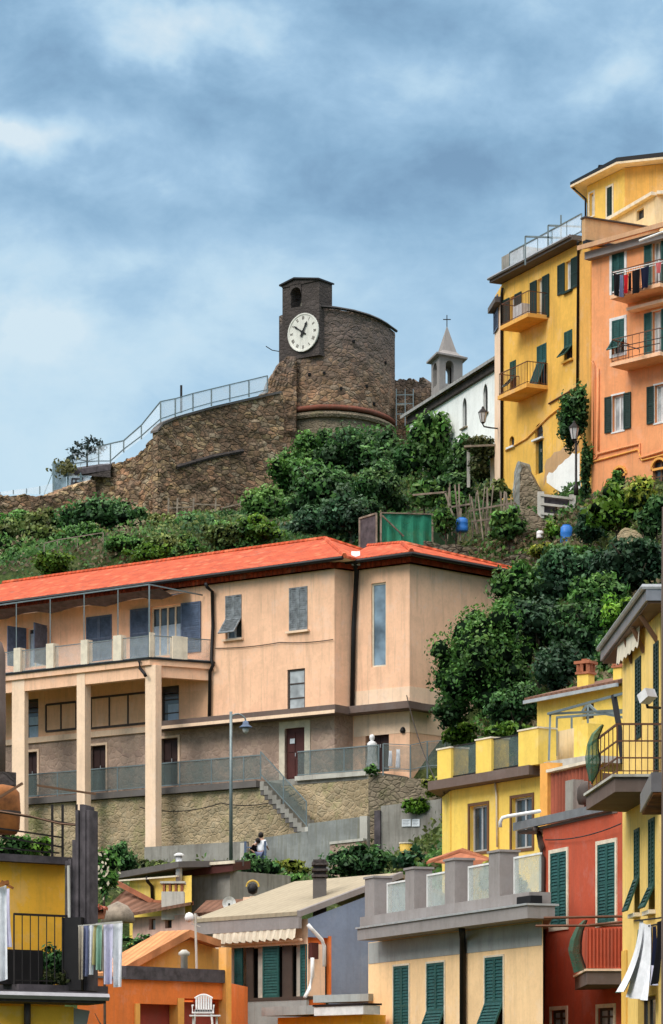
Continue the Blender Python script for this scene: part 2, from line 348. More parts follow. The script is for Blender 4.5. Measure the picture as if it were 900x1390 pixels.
def window(h,f,x0,x1,yt,yb,style='glass',frame='white',pane='glass',sh='green_sh',sur=None,surw=.1,sill=None,mull=1,bars=0,flap=.45,depth=.18,name='window',curt=None,flapang=38,rect=None,lw=None,shlabel=None,label=None):
    u0,u1,z0,z1=rect if rect else f.r(x0,x1,yt,yb)
    f.holes.append((u0,u1,z0,z1)); W=u1-u0; Hh=z1-z0
    fw=min(.07,W*.12); mb=MB(); v1=-depth+.05; v0=-depth
    mb.fbox(f,u0,u0+fw,z0,z1,v0,v1); mb.fbox(f,u1-fw,u1,z0,z1,v0,v1); mb.fbox(f,u0+fw,u1-fw,z1-fw,z1,v0,v1-.003); mb.fbox(f,u0+fw,u1-fw,z0,z0+fw,v0,v1-.003)
    for k in range(mull):
        c=u0+W*(k+1)/(mull+1); mb.fbox(f,c-fw*.6,c+fw*.6,z0+fw,z1-fw,v0,v1-.005)
    for k in range(bars):
        c=z0+Hh*(k+1)/(bars+1); mb.fbox(f,u0+fw,u1-fw,c-.025,c+.025,v0,v1-.01)
    w=mb.build(name,frame,h,label=label)
    mb=MB(); mb.poly([f.w(u0,z0,v0+.012),f.w(u1,z0,v0+.012),f.w(u1,z1,v0+.012),f.w(u0,z1,v0+.012)]); mb.build('pane',pane,w)
    if curt:
        mb=MB(); a,b_,c0,c1=curt; 
        mb.poly([f.w(u0+W*a,z0+Hh*c0,v0+.03),f.w(u0+W*b_,z0+Hh*c0,v0+.03),f.w(u0+W*b_,z0+Hh*c1,v0+.03),f.w(u0+W*a,z0+Hh*c1,v0+.03)]); mb.build('curtain','curtain_b' if h.name.startswith('apart') else 'curtain',w)
    a=Vector((f.d.x,f.d.y,0)); b=Vector((0,0,1)); c=Vector((f.n.x,f.n.y,0))
    if style=='closed':
        for k in (0,1):
            mb=MB(); leafpanel(mb,f.w(u0+k*W/2+.004,z0,-.02),a,b,c,W/2-.008,Hh); mb.build('shutter',sh,w,label=shlabel)
    elif style=='genoa':
        zf=z0+Hh*flap
        for k in (0,1):
            mb=MB(); leafpanel(mb,f.w(u0+k*W/2+.004,zf,-.02),a,b,c,W/2-.008,z1-zf,mid=0); mb.build('shutter',sh,w,label=shlabel)
        ang=R(flapang); bb=(b*math.cos(ang)-c*math.sin(ang)); cc=(c*math.cos(ang)+b*math.sin(ang)); hl=(zf-z0)
        mb=MB(); o=f.w(u0+.01,zf,.0)-bb*hl; leafpanel(mb,o,a,bb,cc,W-.02,hl,mid=0)
        mb.build('shutter_flap',sh,w,label='lower flap propped open outwards')
    elif style=='open':
        l=lw or W*.55
        for k in (0,1):
            mb=MB(); o=f.w(u0-l-.02,z0,.02) if k==0 else f.w(u1+.02,z0,.02); leafpanel(mb,o,a,b,c,l,Hh); mb.build('shutter',sh,w,label='shutter leaf folded back flat against the wall')
    elif style=='ajar':   # leaves swung out 75 degrees
        l=lw or W*.5
        for k in (0,1):
            an=R(80)
            if k==0: aa=-a*math.cos(an)+c*math.sin(an); o=f.w(u0,z0,.02)
            else: aa=a*math.cos(an)+c*math.sin(an); o=f.w(u1,z0,.02)
            mb=MB(); leafpanel(mb,o,aa,b,aa.cross(b),l,Hh); mb.build('shutter',sh,w,label='shutter leaf swung outwards')
    if sur:
        s=surw; mb=MB(); t=.035
        mb.fbox(f,u0-s,u0,z0-s,z1+s,.0,t); mb.fbox(f,u1,u1+s,z0-s,z1+s,.0,t); mb.fbox(f,u0,u1,z1,z1+s,0,t-.003); mb.fbox(f,u0,u1,z0-s,z0,0,t-.003)
        mb.build('surround',sur,w)
    if sill:
        mb=MB(); mb.fbox(f,u0-.1,u1+.1,z0-.09,z0-.004,-.02,.14); mb.build('sill',sill,w)
    return w
def door(h,f,x0,x1,yt,yb,mat='door_d',sur=None,surw=.15,depth=.2,rect=None,label=None):
    u0,u1,z0,z1=rect if rect else f.r(x0,x1,yt,yb); f.holes.append((u0,u1,z0,z1)); W=u1-u0
    mb=MB(); mb.fbox(f,u0,u1,z0,z1,-depth,-depth+.04)
    for k in (0,1):
        a=u0+k*W/2+.05; 
        for j in (0,1): mb.fbox(f,a+.02,a+W/2-.12,z0+.15+j*(z1-z0)*.48,z0+(z1-z0)*(.42+j*.5),-depth+.04,-depth+.065)
    d=mb.build('door',mat,h,label=label)
    mb=MB(); mb.fbox(f,u0+W*.47,u0+W*.5,z0+1.0,z0+1.14,-depth+.065,-depth+.11); mb.build('handle','grey_lt',d)
    if sur:
        mb=MB(); s=surw; mb.fbox(f,u0-s,u0,z0,z1+s,.0,.04); mb.fbox(f,u1,u1+s,z0,z1+s,.0,.04); mb.fbox(f,u0,u1,z1,z1+s,0,.037); mb.build('surround',sur,d)
    return d
def railing(mb,pts,h,step=.13,r=.02,rr=.035,top=True,post=None):
    for i in range(len(pts)-1):
        a=Vector(pts[i]); b=Vector(pts[i+1]); n=max(1,int((b-a).length/step)); up=Vector((0,0,h))
        mb.bar(a+up,b+up,rr); mb.bar(a+Vector((0,0,.08)),b+Vector((0,0,.08)),r*1.3)
        for k in range(n+1):
            q=a.lerp(b,k/n); mb.bar(q,q+up,r if 0<k<n else (post or r*1.6))
def pipe(h,pts,r=.05,mat='black',name='downpipe'):
    mb=MB(); mb.tube(pts,r,7); return mb.build(name,mat,h,smooth=True)
def house(name,label,cat,pts,z0,group=None):
    """pts: counter-clockwise plan corners; returns root and list of Fac"""
    root=thing(name,label,cat,(pts[0][0],pts[0][1],z0),group)
    return root,[Fac(pts[i],pts[(i+1)%len(pts)]) for i in range(len(pts))]
def walls(root,facs,z0,z1,mat,cap=True,name='wall',depth=.25,only=None):
    mb=MB()
    for i,f in enumerate(facs):
        if only is not None and i not in only: continue
        f.wall(mb,0,f.Ln,z0,z1,depth)
    if cap: mb.poly([(f.A.x,f.A.y,z1) for f in facs])
    return mb.build(name,mat,root)
def chimney(root,c,w,z0,z1,mat='yellow_new',pots=True,capm='terracotta',rot=0,name='chimney'):
    mb=MB(); cs,sn=math.cos(rot),math.sin(rot)
    sq=lambda s:[(c[0]+cs*x*s-sn*y*s,c[1]+sn*x*s+cs*y*s) for x,y in ((-1,-1),(1,-1),(1,1),(-1,1))]
    mb.prism(sq(w/2),z0,z1); ch=mb.build(name,mat,root)
    mb=MB(); mb.prism(sq(w/2+.05),z1+.001,z1+.07)
    if pots:
        for x,y in sq(w/2-.03): mb.prism([(x-.06,y-.06),(x+.06,y-.06),(x+.06,y+.06),(x-.06,y+.06)],z1+.07,z1+.33)
        for a in (-.15,.15): mb.prism([(c[0]+a-.05,c[1]-w/2),(c[0]+a+.05,c[1]-w/2),(c[0]+a+.05,c[1]+w/2),(c[0]+a-.05,c[1]+w/2)],z1+.071,z1+.329)
        mb.prism(sq(w/2+.08),z1+.33,z1+.42); mb.prism(sq(w/2-.1),z1+.42,z1+.5)
    mb.build('chimney_cap',capm,ch); return ch
# ------------------------------------------------------------ terrain
ctrl=[]
def C(x,y,z): ctrl.append((x,y,z))
def CP(px,py,Y): ctrl.append((px2x(px,Y),Y,zz(py,Y)))
for x in (-40,-20,-8,0,8,20,40):
    C(x,30,-3); C(x,55,-3); C(x,75,-2.5)
for x in (-12,-6,0,6): C(x,92,1.5)
C(12,80,2); C(14,92,6); C(25,90,9)
for px in (0,100,200,300,400,500,600): CP(px,1215,104)
for px in (100,250,350,450,560): CP(px,1188,112)
for px,Y in ((-40,127.5),(100,124.2),(200,121.9),(350,118.3),(450,115.6)): C(px2x(px,Y-.8),Y-.8,8.5); C(px2x(px,Y+2.5),Y+2.5,11.3)
for px in (-60,60,200,350,500): C(px2x(px,134),134,14)
CP(560,1120,113.5); CP(615,1062,114.5); CP(640,1035,115); CP(700,1015,112); CP(700,985,118); CP(600,1000,117.5)
CP(655,960,114); CP(760,930,106); CP(840,900,104); CP(900,870,106)
CP(800,960,97); CP(740,1010,99); C(12,86,5)
CP(640,775,129); CP(560,770,131); CP(760,765,125); CP(870,790,117); CP(800,840,113); CP(720,850,118)
CP(900,720,122); CP(830,700,125); CP(700,715,130); CP(640,740,131)
CP(-60,805,141); CP(60,792,139); CP(200,768,137); CP(350,745,135); CP(470,738,134)
CP(0,712,173); CP(120,712,174); CP(240,714,176); CP(340,712,179); CP(-40,712,173)
CP(0,755,152); CP(150,745,152); CP(300,735,152); CP(450,700,155); CP(560,700,148)
CP(0,716,168); CP(120,716,168); CP(240,714,170); CP(340,708,172); CP(-40,716,168); CP(420,640,178); CP(480,610,180)
CP(560,620,170); CP(620,640,158)
CP(690,652,138.5); CP(740,655,134.5); CP(795,668,130); CP(850,668,127.5); CP(910,665,125)
CP(640,665,142)
for x in (-30,-15,0,10,22): C(x,200,38.5); C(x,215,37); C(x,240,30)
C(-30,178,31.5); C(8,150,30); C(16,150,31); C(28,140,30); C(35,120,26); C(-45,150,22); C(-40,120,9); C(-40,100,2); C(40,100,14)
_c=np.array(ctrl); _XY=_c[:,:2]; _Z=_c[:,2]; _n=len(_c)
_K=np.linalg.norm(_XY[:,None]-_XY[None],axis=2)-np.eye(_n)*.6
_Pm=np.hstack([np.ones((_n,1)),_XY]); _A=np.block([[_K,_Pm],[_Pm.T,np.zeros((3,3))]])
_w=np.linalg.solve(_A,np.concatenate([_Z,np.zeros(3)]))
def hgt(x,y):
    x=np.atleast_1d(np.asarray(x,float)); y=np.atleast_1d(np.asarray(y,float))
    cx=np.clip(x,-45,45); cy=np.clip(y,30,245)
    q=np.stack([cx,cy],1); out=np.zeros(len(q))
    for i in range(0,len(q),4000):
        s=slice(i,i+4000); k=np.linalg.norm(q[s,None]-_XY[None],axis=2); out[s]=k@_w[:_n]+_w[_n]+q[s]@_w[_n+1:]
    d=np.hypot(x-cx,y-cy); t=np.clip(d/180,0,1); t=t*t*(3-2*t)
    return out*(1-t)+(-4)*t
def gz(x,y): return float(hgt([x],[y])[0])
def mk_terrain():
    xs=np.concatenate([[-3500,-1200,-500,-250,-140,-90,-65,-50],np.arange(-40,40.1,.8),[50,65,90,140,250,500,1200,3500]])
    ys=np.concatenate([[-3500,-1200,-400,-150,-50,-10,15,30],np.arange(40,235,.9),[245,260,290,340,430,600,1000,2000,5000]])
    X,Yg=np.meshgrid(xs,ys); x=X.ravel(); y=Yg.ravel(); z=hgt(x,y)
    nz=np.array([noise.noise(Vector((a*.5,b*.5,3)))*.35+noise.noise(Vector((a*1.7,b*1.7,9)))*.14 for a,b in zip(x,y)])
    z=z+nz*(np.abs(x)<45)*(y>95)*(y<240)-.15
    nx=len(xs); ny=len(ys); f=[]
    for j in range(ny-1):
        for i in range(nx-1):
            a=j*nx+i; f.append((a,a+1,a+nx+1,a+nx))
    me=bpy.data.meshes.new('hillside'); me.from_pydata(list(zip(x.tolist(),y.tolist(),z.tolist())),[],f)
    m,nt,b=newmat('hillside soil and low growth'); v=coords(nt)
    n1=noisen(nt,v,.25,6,.7); n2=noisen(nt,v,2.5,5,.75)
    c=ramp(nt,n1,[(.3,(.035,.070,.015)),(.5,(.075,.10,.03)),(.68,(.13,.11,.055))]); c=mix(nt,c,(.02,.03,.012),ramp(nt,n2,[(.4,.8),(.62,0)]))
    L(nt,c,b.inputs['Base Color']); b.inputs['Roughness'].default_value=1; setspec(b,.05); bump(nt,b,n2,1,.25)
    me.materials.append(m)
    for p in me.polygons: p.use_smooth=True
    o=bpy.data.objects.new('hillside',me); COL.objects.link(o); o['kind']='structure'
mk_terrain()
# ------------------------------------------------------------ foliage
def leafmesh(name,pos,nrm,size,col,core=None):
    """pos (n,3), nrm (n,3), size (n,), col (n,3) -> mesh of pointed leaves"""
    n=len(pos); rng=np.random.default_rng(n+7)
    nrm=nrm/np.maximum(1e-6,np.linalg.norm(nrm,axis=1,keepdims=True))
    r=rng.normal(size=(n,3)); a=np.cross(nrm,r); a/=np.maximum(1e-6,np.linalg.norm(a,axis=1,keepdims=True)); b=np.cross(nrm,a)
    s=size[:,None]; V=np.stack([pos-a*s*.55,pos-b*s*.30+nrm*s*.08,pos+a*s*.55,pos+b*s*.30+nrm*s*.08],1).reshape(-1,3)
    nv=len(V); nf=n; cv=[];cf=[]
    if core: cv,cf=core
    me=bpy.data.meshes.new(name); tv=nv+len(cv); me.vertices.add(tv)
    allv=np.vstack([V,np.array(cv)]) if len(cv) else V
    me.vertices.foreach_set('co',allv.astype(np.float32).ravel())
    loops=list(range(nv)); fl=[i*4 for i in range(nf)]; ft=[4]*nf
    for f in cf: fl.append(len(loops)); ft.append(len(f)); loops+= [nv+i for i in f]
    me.loops.add(len(loops)); me.loops.foreach_set('vertex_index',loops)
    me.polygons.add(len(fl)); me.polygons.foreach_set('loop_start',fl); me.polygons.foreach_set('loop_total',ft)
    mi=np.zeros(len(fl),int); mi[nf:]=1; me.polygons.foreach_set('material_index',mi)
    me.update(calc_edges=True); me.validate()
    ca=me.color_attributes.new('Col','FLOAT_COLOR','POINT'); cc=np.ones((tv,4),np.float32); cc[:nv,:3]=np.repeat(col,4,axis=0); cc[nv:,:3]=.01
    ca.data.foreach_set('color',cc.ravel()); me.materials.append(M['leaf']); me.materials.append(M['leaf_core']); return me
def ico(c,r,sub=1,jit=.15,seed=0,sq=(1,1,1)):
    import bmesh
    bm=bmesh.new(); bmesh.ops.create_icosphere(bm,subdivisions=sub,radius=1)
    vs=[];fs=[]
    for v in bm.verts:
        k=1+jit*noise.noise(v.co*2+Vector((seed,seed*.7,0))); vs.append((c[0]+v.co.x*r*sq[0]*k,c[1]+v.co.y*r*sq[1]*k,c[2]+v.co.z*r*sq[2]*k))
    for f in bm.faces: fs.append(tuple(v.index for v in f.verts))
    bm.free(); return vs,fs
PAL={'dark':[(.018,.052,.016),(.042,.112,.032),(.11,.23,.06)],
 'mid':[(.026,.075,.016),(.065,.165,.032),(.15,.30,.06)],
 'bright':[(.05,.13,.012),(.12,.27,.02),(.24,.42,.05)],
 'olive':[(.045,.07,.018),(.11,.155,.035),(.23,.27,.07)],
 'yellow':[(.08,.12,.015),(.20,.26,.03),(.42,.42,.06)],
 'blue':[(.016,.046,.022),(.036,.096,.044),(.085,.18,.075)],
 'dry':[(.07,.05,.025),(.16,.12,.06),(.28,.22,.12)],
 'moss':[(.03,.045,.012),(.06,.08,.02),(.12,.13,.045)]}
def bush(name,label,cat,px,py,rx,ry,Y,pal='mid',leaf=5,dens=1.0,trunk=True,group=None,lumps=14,seed=None,dk=1.0,depthf=.8,tip=.35,base=None,stray=.36):
    seed=seed if seed is not None else int(px*7+py*3); rng=np.random.default_rng(seed)
    if Y<0:   # stand it on the slope: walk back along the hillside until the ground is at its foot
        ys=np.arange(133,172,.5); gg=hgt((px-CX)/F*ys,ys); pr=H-gz_*F/ys if False else H-gg*F/ys; Y=float(ys[int(np.argmin(np.abs(pr-(py+ry*.7))))])
    c=np.array(P(px,py,Y)); sx=rx/F*Y*1.06; sz=ry/F*Y*1.06; sy=(sx+sz)/2*depthf; ls=leaf/F*Y
    g=gz(c[0],c[1]); bz=min(g,c[2]-sz*.9) if base is None else base
    root=thing(name,label,cat,(c[0],c[1],bz),group); o0=np.array(root.location)
    pal_=np.array(PAL[pal])*dk
    # lump centres in the ellipsoid
    lc=[];lr=[]; lumps=int(lumps*1.7)
    for i in range(lumps):
        d=rng.normal(size=3); d/=np.linalg.norm(d); k=rng.uniform(.30,.80)
        d[1]=d[1]*.9
        lc.append(d*k); lr.append(rng.uniform(.20,.40))
    lc.append(np.zeros(3)); lr.append(.62)
    lc=np.array(lc); lr=np.array(lr)
    area=math.pi*rx*ry; leaf=leaf*.70; n=int(area/(leaf*leaf)*8.5*dens)
    w=lr**2; w/=w.sum(); idx=rng.choice(len(lc),n,p=w)
    d=rng.normal(size=(n,3)); d/=np.linalg.norm(d,axis=1,keepdims=True)
    rad=lr[idx]*(1-.45*rng.random(n)**1.5+stray*(rng.random(n)**4))
    q=lc[idx]+d*rad[:,None]
    pos=c+q*np.array([sx,sy,sz])
    tone=np.clip(.42+.38*d[:,2]+.22*q[:,2]+rng.normal(size=n)*.20+(rng.random(len(lc))[idx]-.5)*.35,0,1)  # upper leaves paler, lower ones darker: lit tops put into the leaf colour
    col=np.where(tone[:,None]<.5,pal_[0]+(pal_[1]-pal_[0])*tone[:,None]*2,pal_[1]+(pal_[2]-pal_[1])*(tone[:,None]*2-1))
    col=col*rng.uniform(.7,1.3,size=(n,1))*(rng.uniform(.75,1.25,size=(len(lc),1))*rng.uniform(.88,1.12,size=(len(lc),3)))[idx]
    nr=d+rng.normal(size=(n,3))*.55
    sz_=ls*rng.uniform(.6,1.35,n)
    cv=[];cf=[]
    for i,(a,r_) in enumerate(zip(lc,lr)):
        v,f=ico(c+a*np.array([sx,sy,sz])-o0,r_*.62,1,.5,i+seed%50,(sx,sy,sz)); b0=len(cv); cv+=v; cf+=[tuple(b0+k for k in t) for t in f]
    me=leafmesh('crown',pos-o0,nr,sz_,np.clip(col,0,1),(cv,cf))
    o=bpy.data.objects.new('crown',me); COL.objects.link(o); o.parent=root
    if trunk:
        mb=MB(); top=Vector(c)+Vector((0,0,sz*.3)); b=Vector((c[0],c[1],bz-.2)); t=max(.05,sx*.07)
        mb.tube([b,b.lerp(top,.5)+Vector((sx*.06,0,0)),top],t,7,t*.5)
        for k in range(5):
            a=2*math.pi*k/5+seed; s=b.lerp(top,.35+.1*k); mb.tube([s,s+Vector((math.cos(a)*sx*.3,math.sin(a)*sy*.3,sz*.25)),s+Vector((math.cos(a)*sx*.6,math.sin(a)*sy*.6,sz*.6))],t*.5,5,t*.15)
        mb.build('trunk','bark',root)
    return root
def sample_ground(poly_px,n,rng):
    """random ground points whose projection falls in a px/py/Y box list"""
    pass
def tufts(name,label,cat,x0,x1,y0,y1,n,size,pals,seed=1,maskf=None,up=.7,lift=.1,kind='stuff',clump=.35,dk=1.0):
    rng=np.random.default_rng(seed); x=rng.uniform(x0,x1,n); y=rng.uniform(y0,y1,n)
    if maskf is not None:
        k=maskf(x,y); x=x[k]; y=y[k]
    n=len(x); z=hgt(x,y)
    f=np.array([noise.noise(Vector((a*clump,b*clump,seed))) for a,b in zip(x,y)])
    f2=np.array([noise.noise(Vector((a*.12,b*.12,seed+5))) for a,b in zip(x,y)])
    hgt_=np.clip(.35+f*1.6,0,1.8)
    keep=(f+rng.normal(size=n)*.12)>-.22; x=x[keep];y=y[keep];z=z[keep];f=f[keep];f2=f2[keep];hgt_=hgt_[keep];n=len(x)
    z=z+rng.random(n)*hgt_*1.4*size*2.6+lift
    pa=np.array([PAL[p] for p in pals])*dk; pi=np.clip(((f2+.5)*len(pals)+rng.normal(size=n)*.5).astype(int),0,len(pals)-1)
    tone=np.clip(.4+f*.6+rng.normal(size=n)*.25,0,1)[:,None]; p=pa[pi]
    col=np.where(tone<.5,p[:,0]+(p[:,1]-p[:,0])*tone*2,p[:,1]+(p[:,2]-p[:,1])*(tone*2-1))
    nr=rng.normal(size=(n,3)); nr[:,2]=np.abs(nr[:,2])*up; nr[:,1]-=.7
    me=leafmesh(name,np.stack([x,y,z],1),nr,size*rng.uniform(.5,1.5,n),col)
    o=bpy.data.objects.new(name,me); COL.objects.link(o); tag(o,label,cat,kind=kind); return o
SUN=1.7; ZEN=3.3; CO=(0,0,0)
# ============================================================ SALMON BUILDING
ZE=21.12  # eave height
def Yz(z,py): return z*F/(H-py)
m_eave=lambda px: 824-.1322*px
L0=pl(-90,Yz(ZE,m_eave(-90))); L1=pl(454,118.0); W1=pl(479,118.55); W2=pl(556,116.9); W3=pl(690,120.9)
dm=Vector((L1[0]-L0[0],L1[1]-L0[1])).normalized(); nin=Vector((-dm.y,dm.x))   # inward
B2=(W3[0]-dm.x*4.0+nin.x*.5,W3[1]-dm.y*4.0+nin.y*.5); B1=(L0[0]+nin.x*9,L0[1]+nin.y*9)
s,fs=house('apartment_building','long salmon three storey building with orange tiled roof and pillared balcony','building',[L0,L1,W1,W2,W3,B2,B1],8)
fm,fr,fw,fsd=fs[0],fs[1],fs[2],fs[3]
ZL=16.35   # height of the ledge canopy
zled=lambda f,px,py: f.z(px,py)
ZC=zled(fm,420,969)     # canopy underside level ~
ZT=12.46
# windows on the main wall
window(s,fm,306,328,808,867,'genoa',frame='grey_lt',sh='grey_sh',sill='salmon_pale')
window(s,fm,392.5,417.5,797,856,'closed',sh='grey_sh',sill='salmon_pale')
window(s,fm,390,414,908,967,'glass',frame='frame_d',pane='glass_lt',mull=0,bars=2,depth=.1)
# balcony storey french windows
window(s,fm,36,64,851,905,'ajar',frame='cream_tr',sh='slate_sh',pane='glass',mull=2,curt=(.08,.92,.0,.86),lw=1.0)
window(s,fm,117,152,836,897,'closed',sh='slate_sh')
window(s,fm,204,246,822,890,'open',frame='cream_tr',sh='slate_sh',pane='glass',mull=3,curt=(.05,.95,.0,.62),lw=1.05)
# loggia storey
window(s,fm,32,52,949,1003,'glass',frame='frame_d',pane='glass',mull=0,bars=2,depth=.12,curt=(.3,1,.0,.55))
window(s,fm,219,243,931,986,'glass',frame='frame_d',pane='glass',mull=0,bars=2,depth=.12,curt=(.3,1,.0,.55))
def gridpanel(x0,x1,yt,yb,n):
    u0,u1,z0,z1=fm.r(x0,x1,yt,yb); mb=MB()
    for k in range(n+1):
        u=u0+(u1-u0)*k/n; mb.fbox(fm,u-.035,u+.035,z0,z1,.0,.05)
    mb.fbox(fm,u0,u1,z0-.05,z0+.04,0,.045); mb.fbox(fm,u0,u1,z1-.04,z1+.05,0,.045)
    g=mb.build('panel_frame','frame_d',s)
    mb=MB(); mb.fbox(fm,u0+.05,u1-.05,z0,z1,.002,.02); mb.build('panel','salmon_soft',g)
gridpanel(63,104,955,991,2); gridpanel(124,200,944,985,3)
# lower doors
for a in ((29,51,1021,1082,'door_d'),(121,144,1012,1075,'door_d'),(217,242,1002,1066,'door_d')):
    door(s,fm,*a[:4],a[4],sur='salmon_pale',surw=.1,depth=.3)
door(s,fm,387,414,988,1060,'door_r',sur='cream_tr',surw=.28,depth=.15,label='maroon door with a small white notice')
mb=MB(); f=fm.off(-.06); u=f.u(397); z=f.z(397,1006); mb.fbox(f,u-.12,u+.12,z-.1,z+.1,0,.01); mb.build('notice','paper',s)
window(s,fw,504,524,791,905,'glass',frame='cream_tr',pane='glass_b',mull=0,bars=0,depth=.12)
door(s,fw,496,528,985,1048,'door_d',depth=.35,label='dark open doorway of the wing')
# walls
ZS=fm.z(454,966)   # split salmon / lower
mb=MB(); ub=fm.u(291)
fm.wall(mb,0,ub,ZC+1.4,ZE); fm.wall(mb,ub,fm.Ln,ZS,ZE)
fr.wall(mb,0,fr.Ln,ZS,ZE); fw.wall(mb,0,fw.Ln,8,ZE); fsd.wall(mb,0,fsd.Ln,8,ZE); fs[4].wall(mb,0,fs[4].Ln,8,ZE); fs[5].wall(mb,0,fs[5].Ln,8,ZE); fs[6].wall(mb,0,fs[6].Ln,8,ZE)
mb.build('wall','salmon',s)
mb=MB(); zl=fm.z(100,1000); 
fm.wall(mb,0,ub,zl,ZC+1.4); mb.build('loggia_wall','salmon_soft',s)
mb=MB(); fm.wall(mb,0,ub,8,zl); fm.wall(mb,ub,fm.Ln,8,ZS); fr.wall(mb,0,fr.Ln,8,ZS); mb.build('lower_wall','lower_pink',s)
mb=MB(); mb.fbox(fm,0,ub-.4,zl-.12,zl+.12,.0,.12); mb.build('string_course','salmon_pale',s)
# pale plinth band on wing
mb=MB(); zb=fw.z(520,935); mb.fbox(fw,.05,fw.Ln+.012,14.2,zb,0.003,.02); mb.fbox(fsd,-.0,fsd.Ln,14.2,zb,.003,.02); mb.build('plinth_band','salmon_pale',s)
# eaves: soffit cornice + roof
mb=MB()
def cornice(mb,f,z,h,o,a=0,b=0): mb.fbox(f,-a,f.Ln+b,z-h,z,-.05,o)
cornice(mb,fm,ZE-.01,.22,.28,0,.0); cornice(mb,fr,ZE-.01,.225,.28); cornice(mb,fw,ZE-.01,.22,.28,0,.28); cornice(mb,fsd,ZE-.012,.216,.28,0,.28)
mb.build('cornice','soffit',s)
OV=.55
def roofhip(front0,front1,back1,back0,z,rise,ins,mat,name='roof',th=.1,lefthip=True):
    a,b,c,d=[Vector((*q,z)) for q in (front0,front1,back1,back0)]
    m0=(a+d)/2; m1=(b+c)/2; ax=(m1-m0).normalized(); r0=m0+ax*(ins if lefthip else 0)+Vector((0,0,rise)); r1=m1-ax*ins+Vector((0,0,rise))
    mb=MB(); mb.poly([a,b,r1,r0]); mb.poly([c,d,r0,r1]); mb.poly([b,c,r1]); 
    if lefthip: mb.poly([d,a,r0])
    dn=Vector((0,0,-th))
    for p,q in ((a,b),(b,c),(c,d),(d,a)): mb.poly([p+dn,q+dn,q,p])
    mb.poly([a+dn,d+dn,c+dn,b+dn])
    r=mb.build(name,mat,s); mb=MB()
    mb.tube([r0,r1],.11,6); mb.tube([r1,b],.10,6); mb.tube([r1,c],.10,6); mb.build('ridge_tiles',mat,r); mb=MB(); mb.poly([q+Vector((0,0,-th-.01)) for q in (a,d,c,b)]); mb.build('soffit','soffit',r); return r
o=lambda p,du,dn_: (p[0]+dm.x*du-nin.x*dn_,p[1]+dm.y*du-nin.y*dn_)
rf=roofhip(o(L0,0,OV),o(L1,OV+.35,OV),o(L1,OV+.35,-9.6),o(L0,0,-9.6),ZE+.13,1.95,4.7,'tile_red',lefthip=False)
sd=Vector((fsd.n.x,fsd.n.y)); sdd=fsd.d
q0=o(W1,-.2,OV); q1=(W2[0]+sd.x*OV+fw.n.x*OV,W2[1]+sd.y*OV+fw.n.y*OV); q2=(W3[0]+sd.x*OV+sdd.x*OV,W3[1]+sd.y*OV+sdd.y*OV); q3=(q2[0]-dm.x*4.5,q2[1]-dm.y*4.5)

Yap=119.6; ap=Vector((px2x(546,Yap),Yap,zz(737,Yap))); ap2=Vector((px2x(500,123),123,zz(741,123)))
A=[Vector((*q,ZE+.13)) for q in (q0,q1,q2,q3)]
mb.poly([A[0],A[1],ap,ap2]); mb.poly([A[1],A[2],ap]); mb.poly([A[2],A[3],ap2,ap]); 
dn=Vector((0,0,-.1))
for p,q in ((A[0],A[1]),(A[1],A[2]),(A[2],A[3])): mb.poly([p+dn,q+dn,q,p])
r=mb.build('roof','tile_red',s); mb=MB(); mb.tube([A[1],ap],.1,6); mb.tube([ap,A[2]],.1,6); mb.tube([ap,ap2],.1,6); mb.build('ridge_tiles','tile_red',r); mb=MB(); mb.poly([q+Vector((0,0,-.104)) for q in (A[0],A[3],A[2],A[1])]); mb.build('soffit','soffit',r)
# gutters (black) and downpipes
def gutter(pts,r=.085,mat='black',root=None):
    mb=MB(); mb.tube(pts,r,6); return mb.build('gutter',mat,root or s)
gutter([Vector((*o(L0,0,OV+.06),ZE+.02)),Vector((*o(L1,OV+.3,OV+.06),ZE+.02))]); gutter([A[0]+Vector((-.02,-.06,-.12)),A[1]+Vector((0,-.07,-.12)),A[2]+Vector((.06,-.05,-.12))])
def pp(f,pts,v=.1): return [f.p(x,y,v) for x,y in pts]
pipe(s,[fm.p(279,791,.55),fm.p(281,797,.5),fm.p(288,803,.12),fm.p(289,850,.12),fm.p(287,895,.12),fm.p(289,903,.3),fm.p(285,912,.12),fm.p(284,978,.12)],.075)
pipe(s,[fw.p(482,764,.5),fw.p(484,775,.12),fw.p(480,850,.12),fw.p(478,962,.12)],.10)
mb=MB(); q=fw.p(483,752,.4); mb.bar(q+Vector((0,-.1,-.45)),q+Vector((0,.9,.25)),.35,.05); mb.build('flashing','grey_lt',s)
# ledge canopy above the ground floor
mb=MB(); zt=fm.z(454,961); th=.30
mb.fbox(fm,fm.u(222),fm.Ln+.7,zt-th,zt,-.1,.9); l1=mb.build('canopy','brown_conc',s)
mb=MB(); zt2=zt+.02; mb.fbox(fw,-.25,fw.Ln+.55,zt2-.28,zt2,.0,.85); mb.fbox(fsd,.02,1.2,zt2-.277,zt2-.003,0,.5); mb.build('canopy','brown_conc',s)
mb=MB(); mb.fbox(fm,fm.u(222),fm.Ln+.68,zt-th-.04,zt-th+.09,.9,.93); mb.build('canopy_edge','salmon_pale',l1)
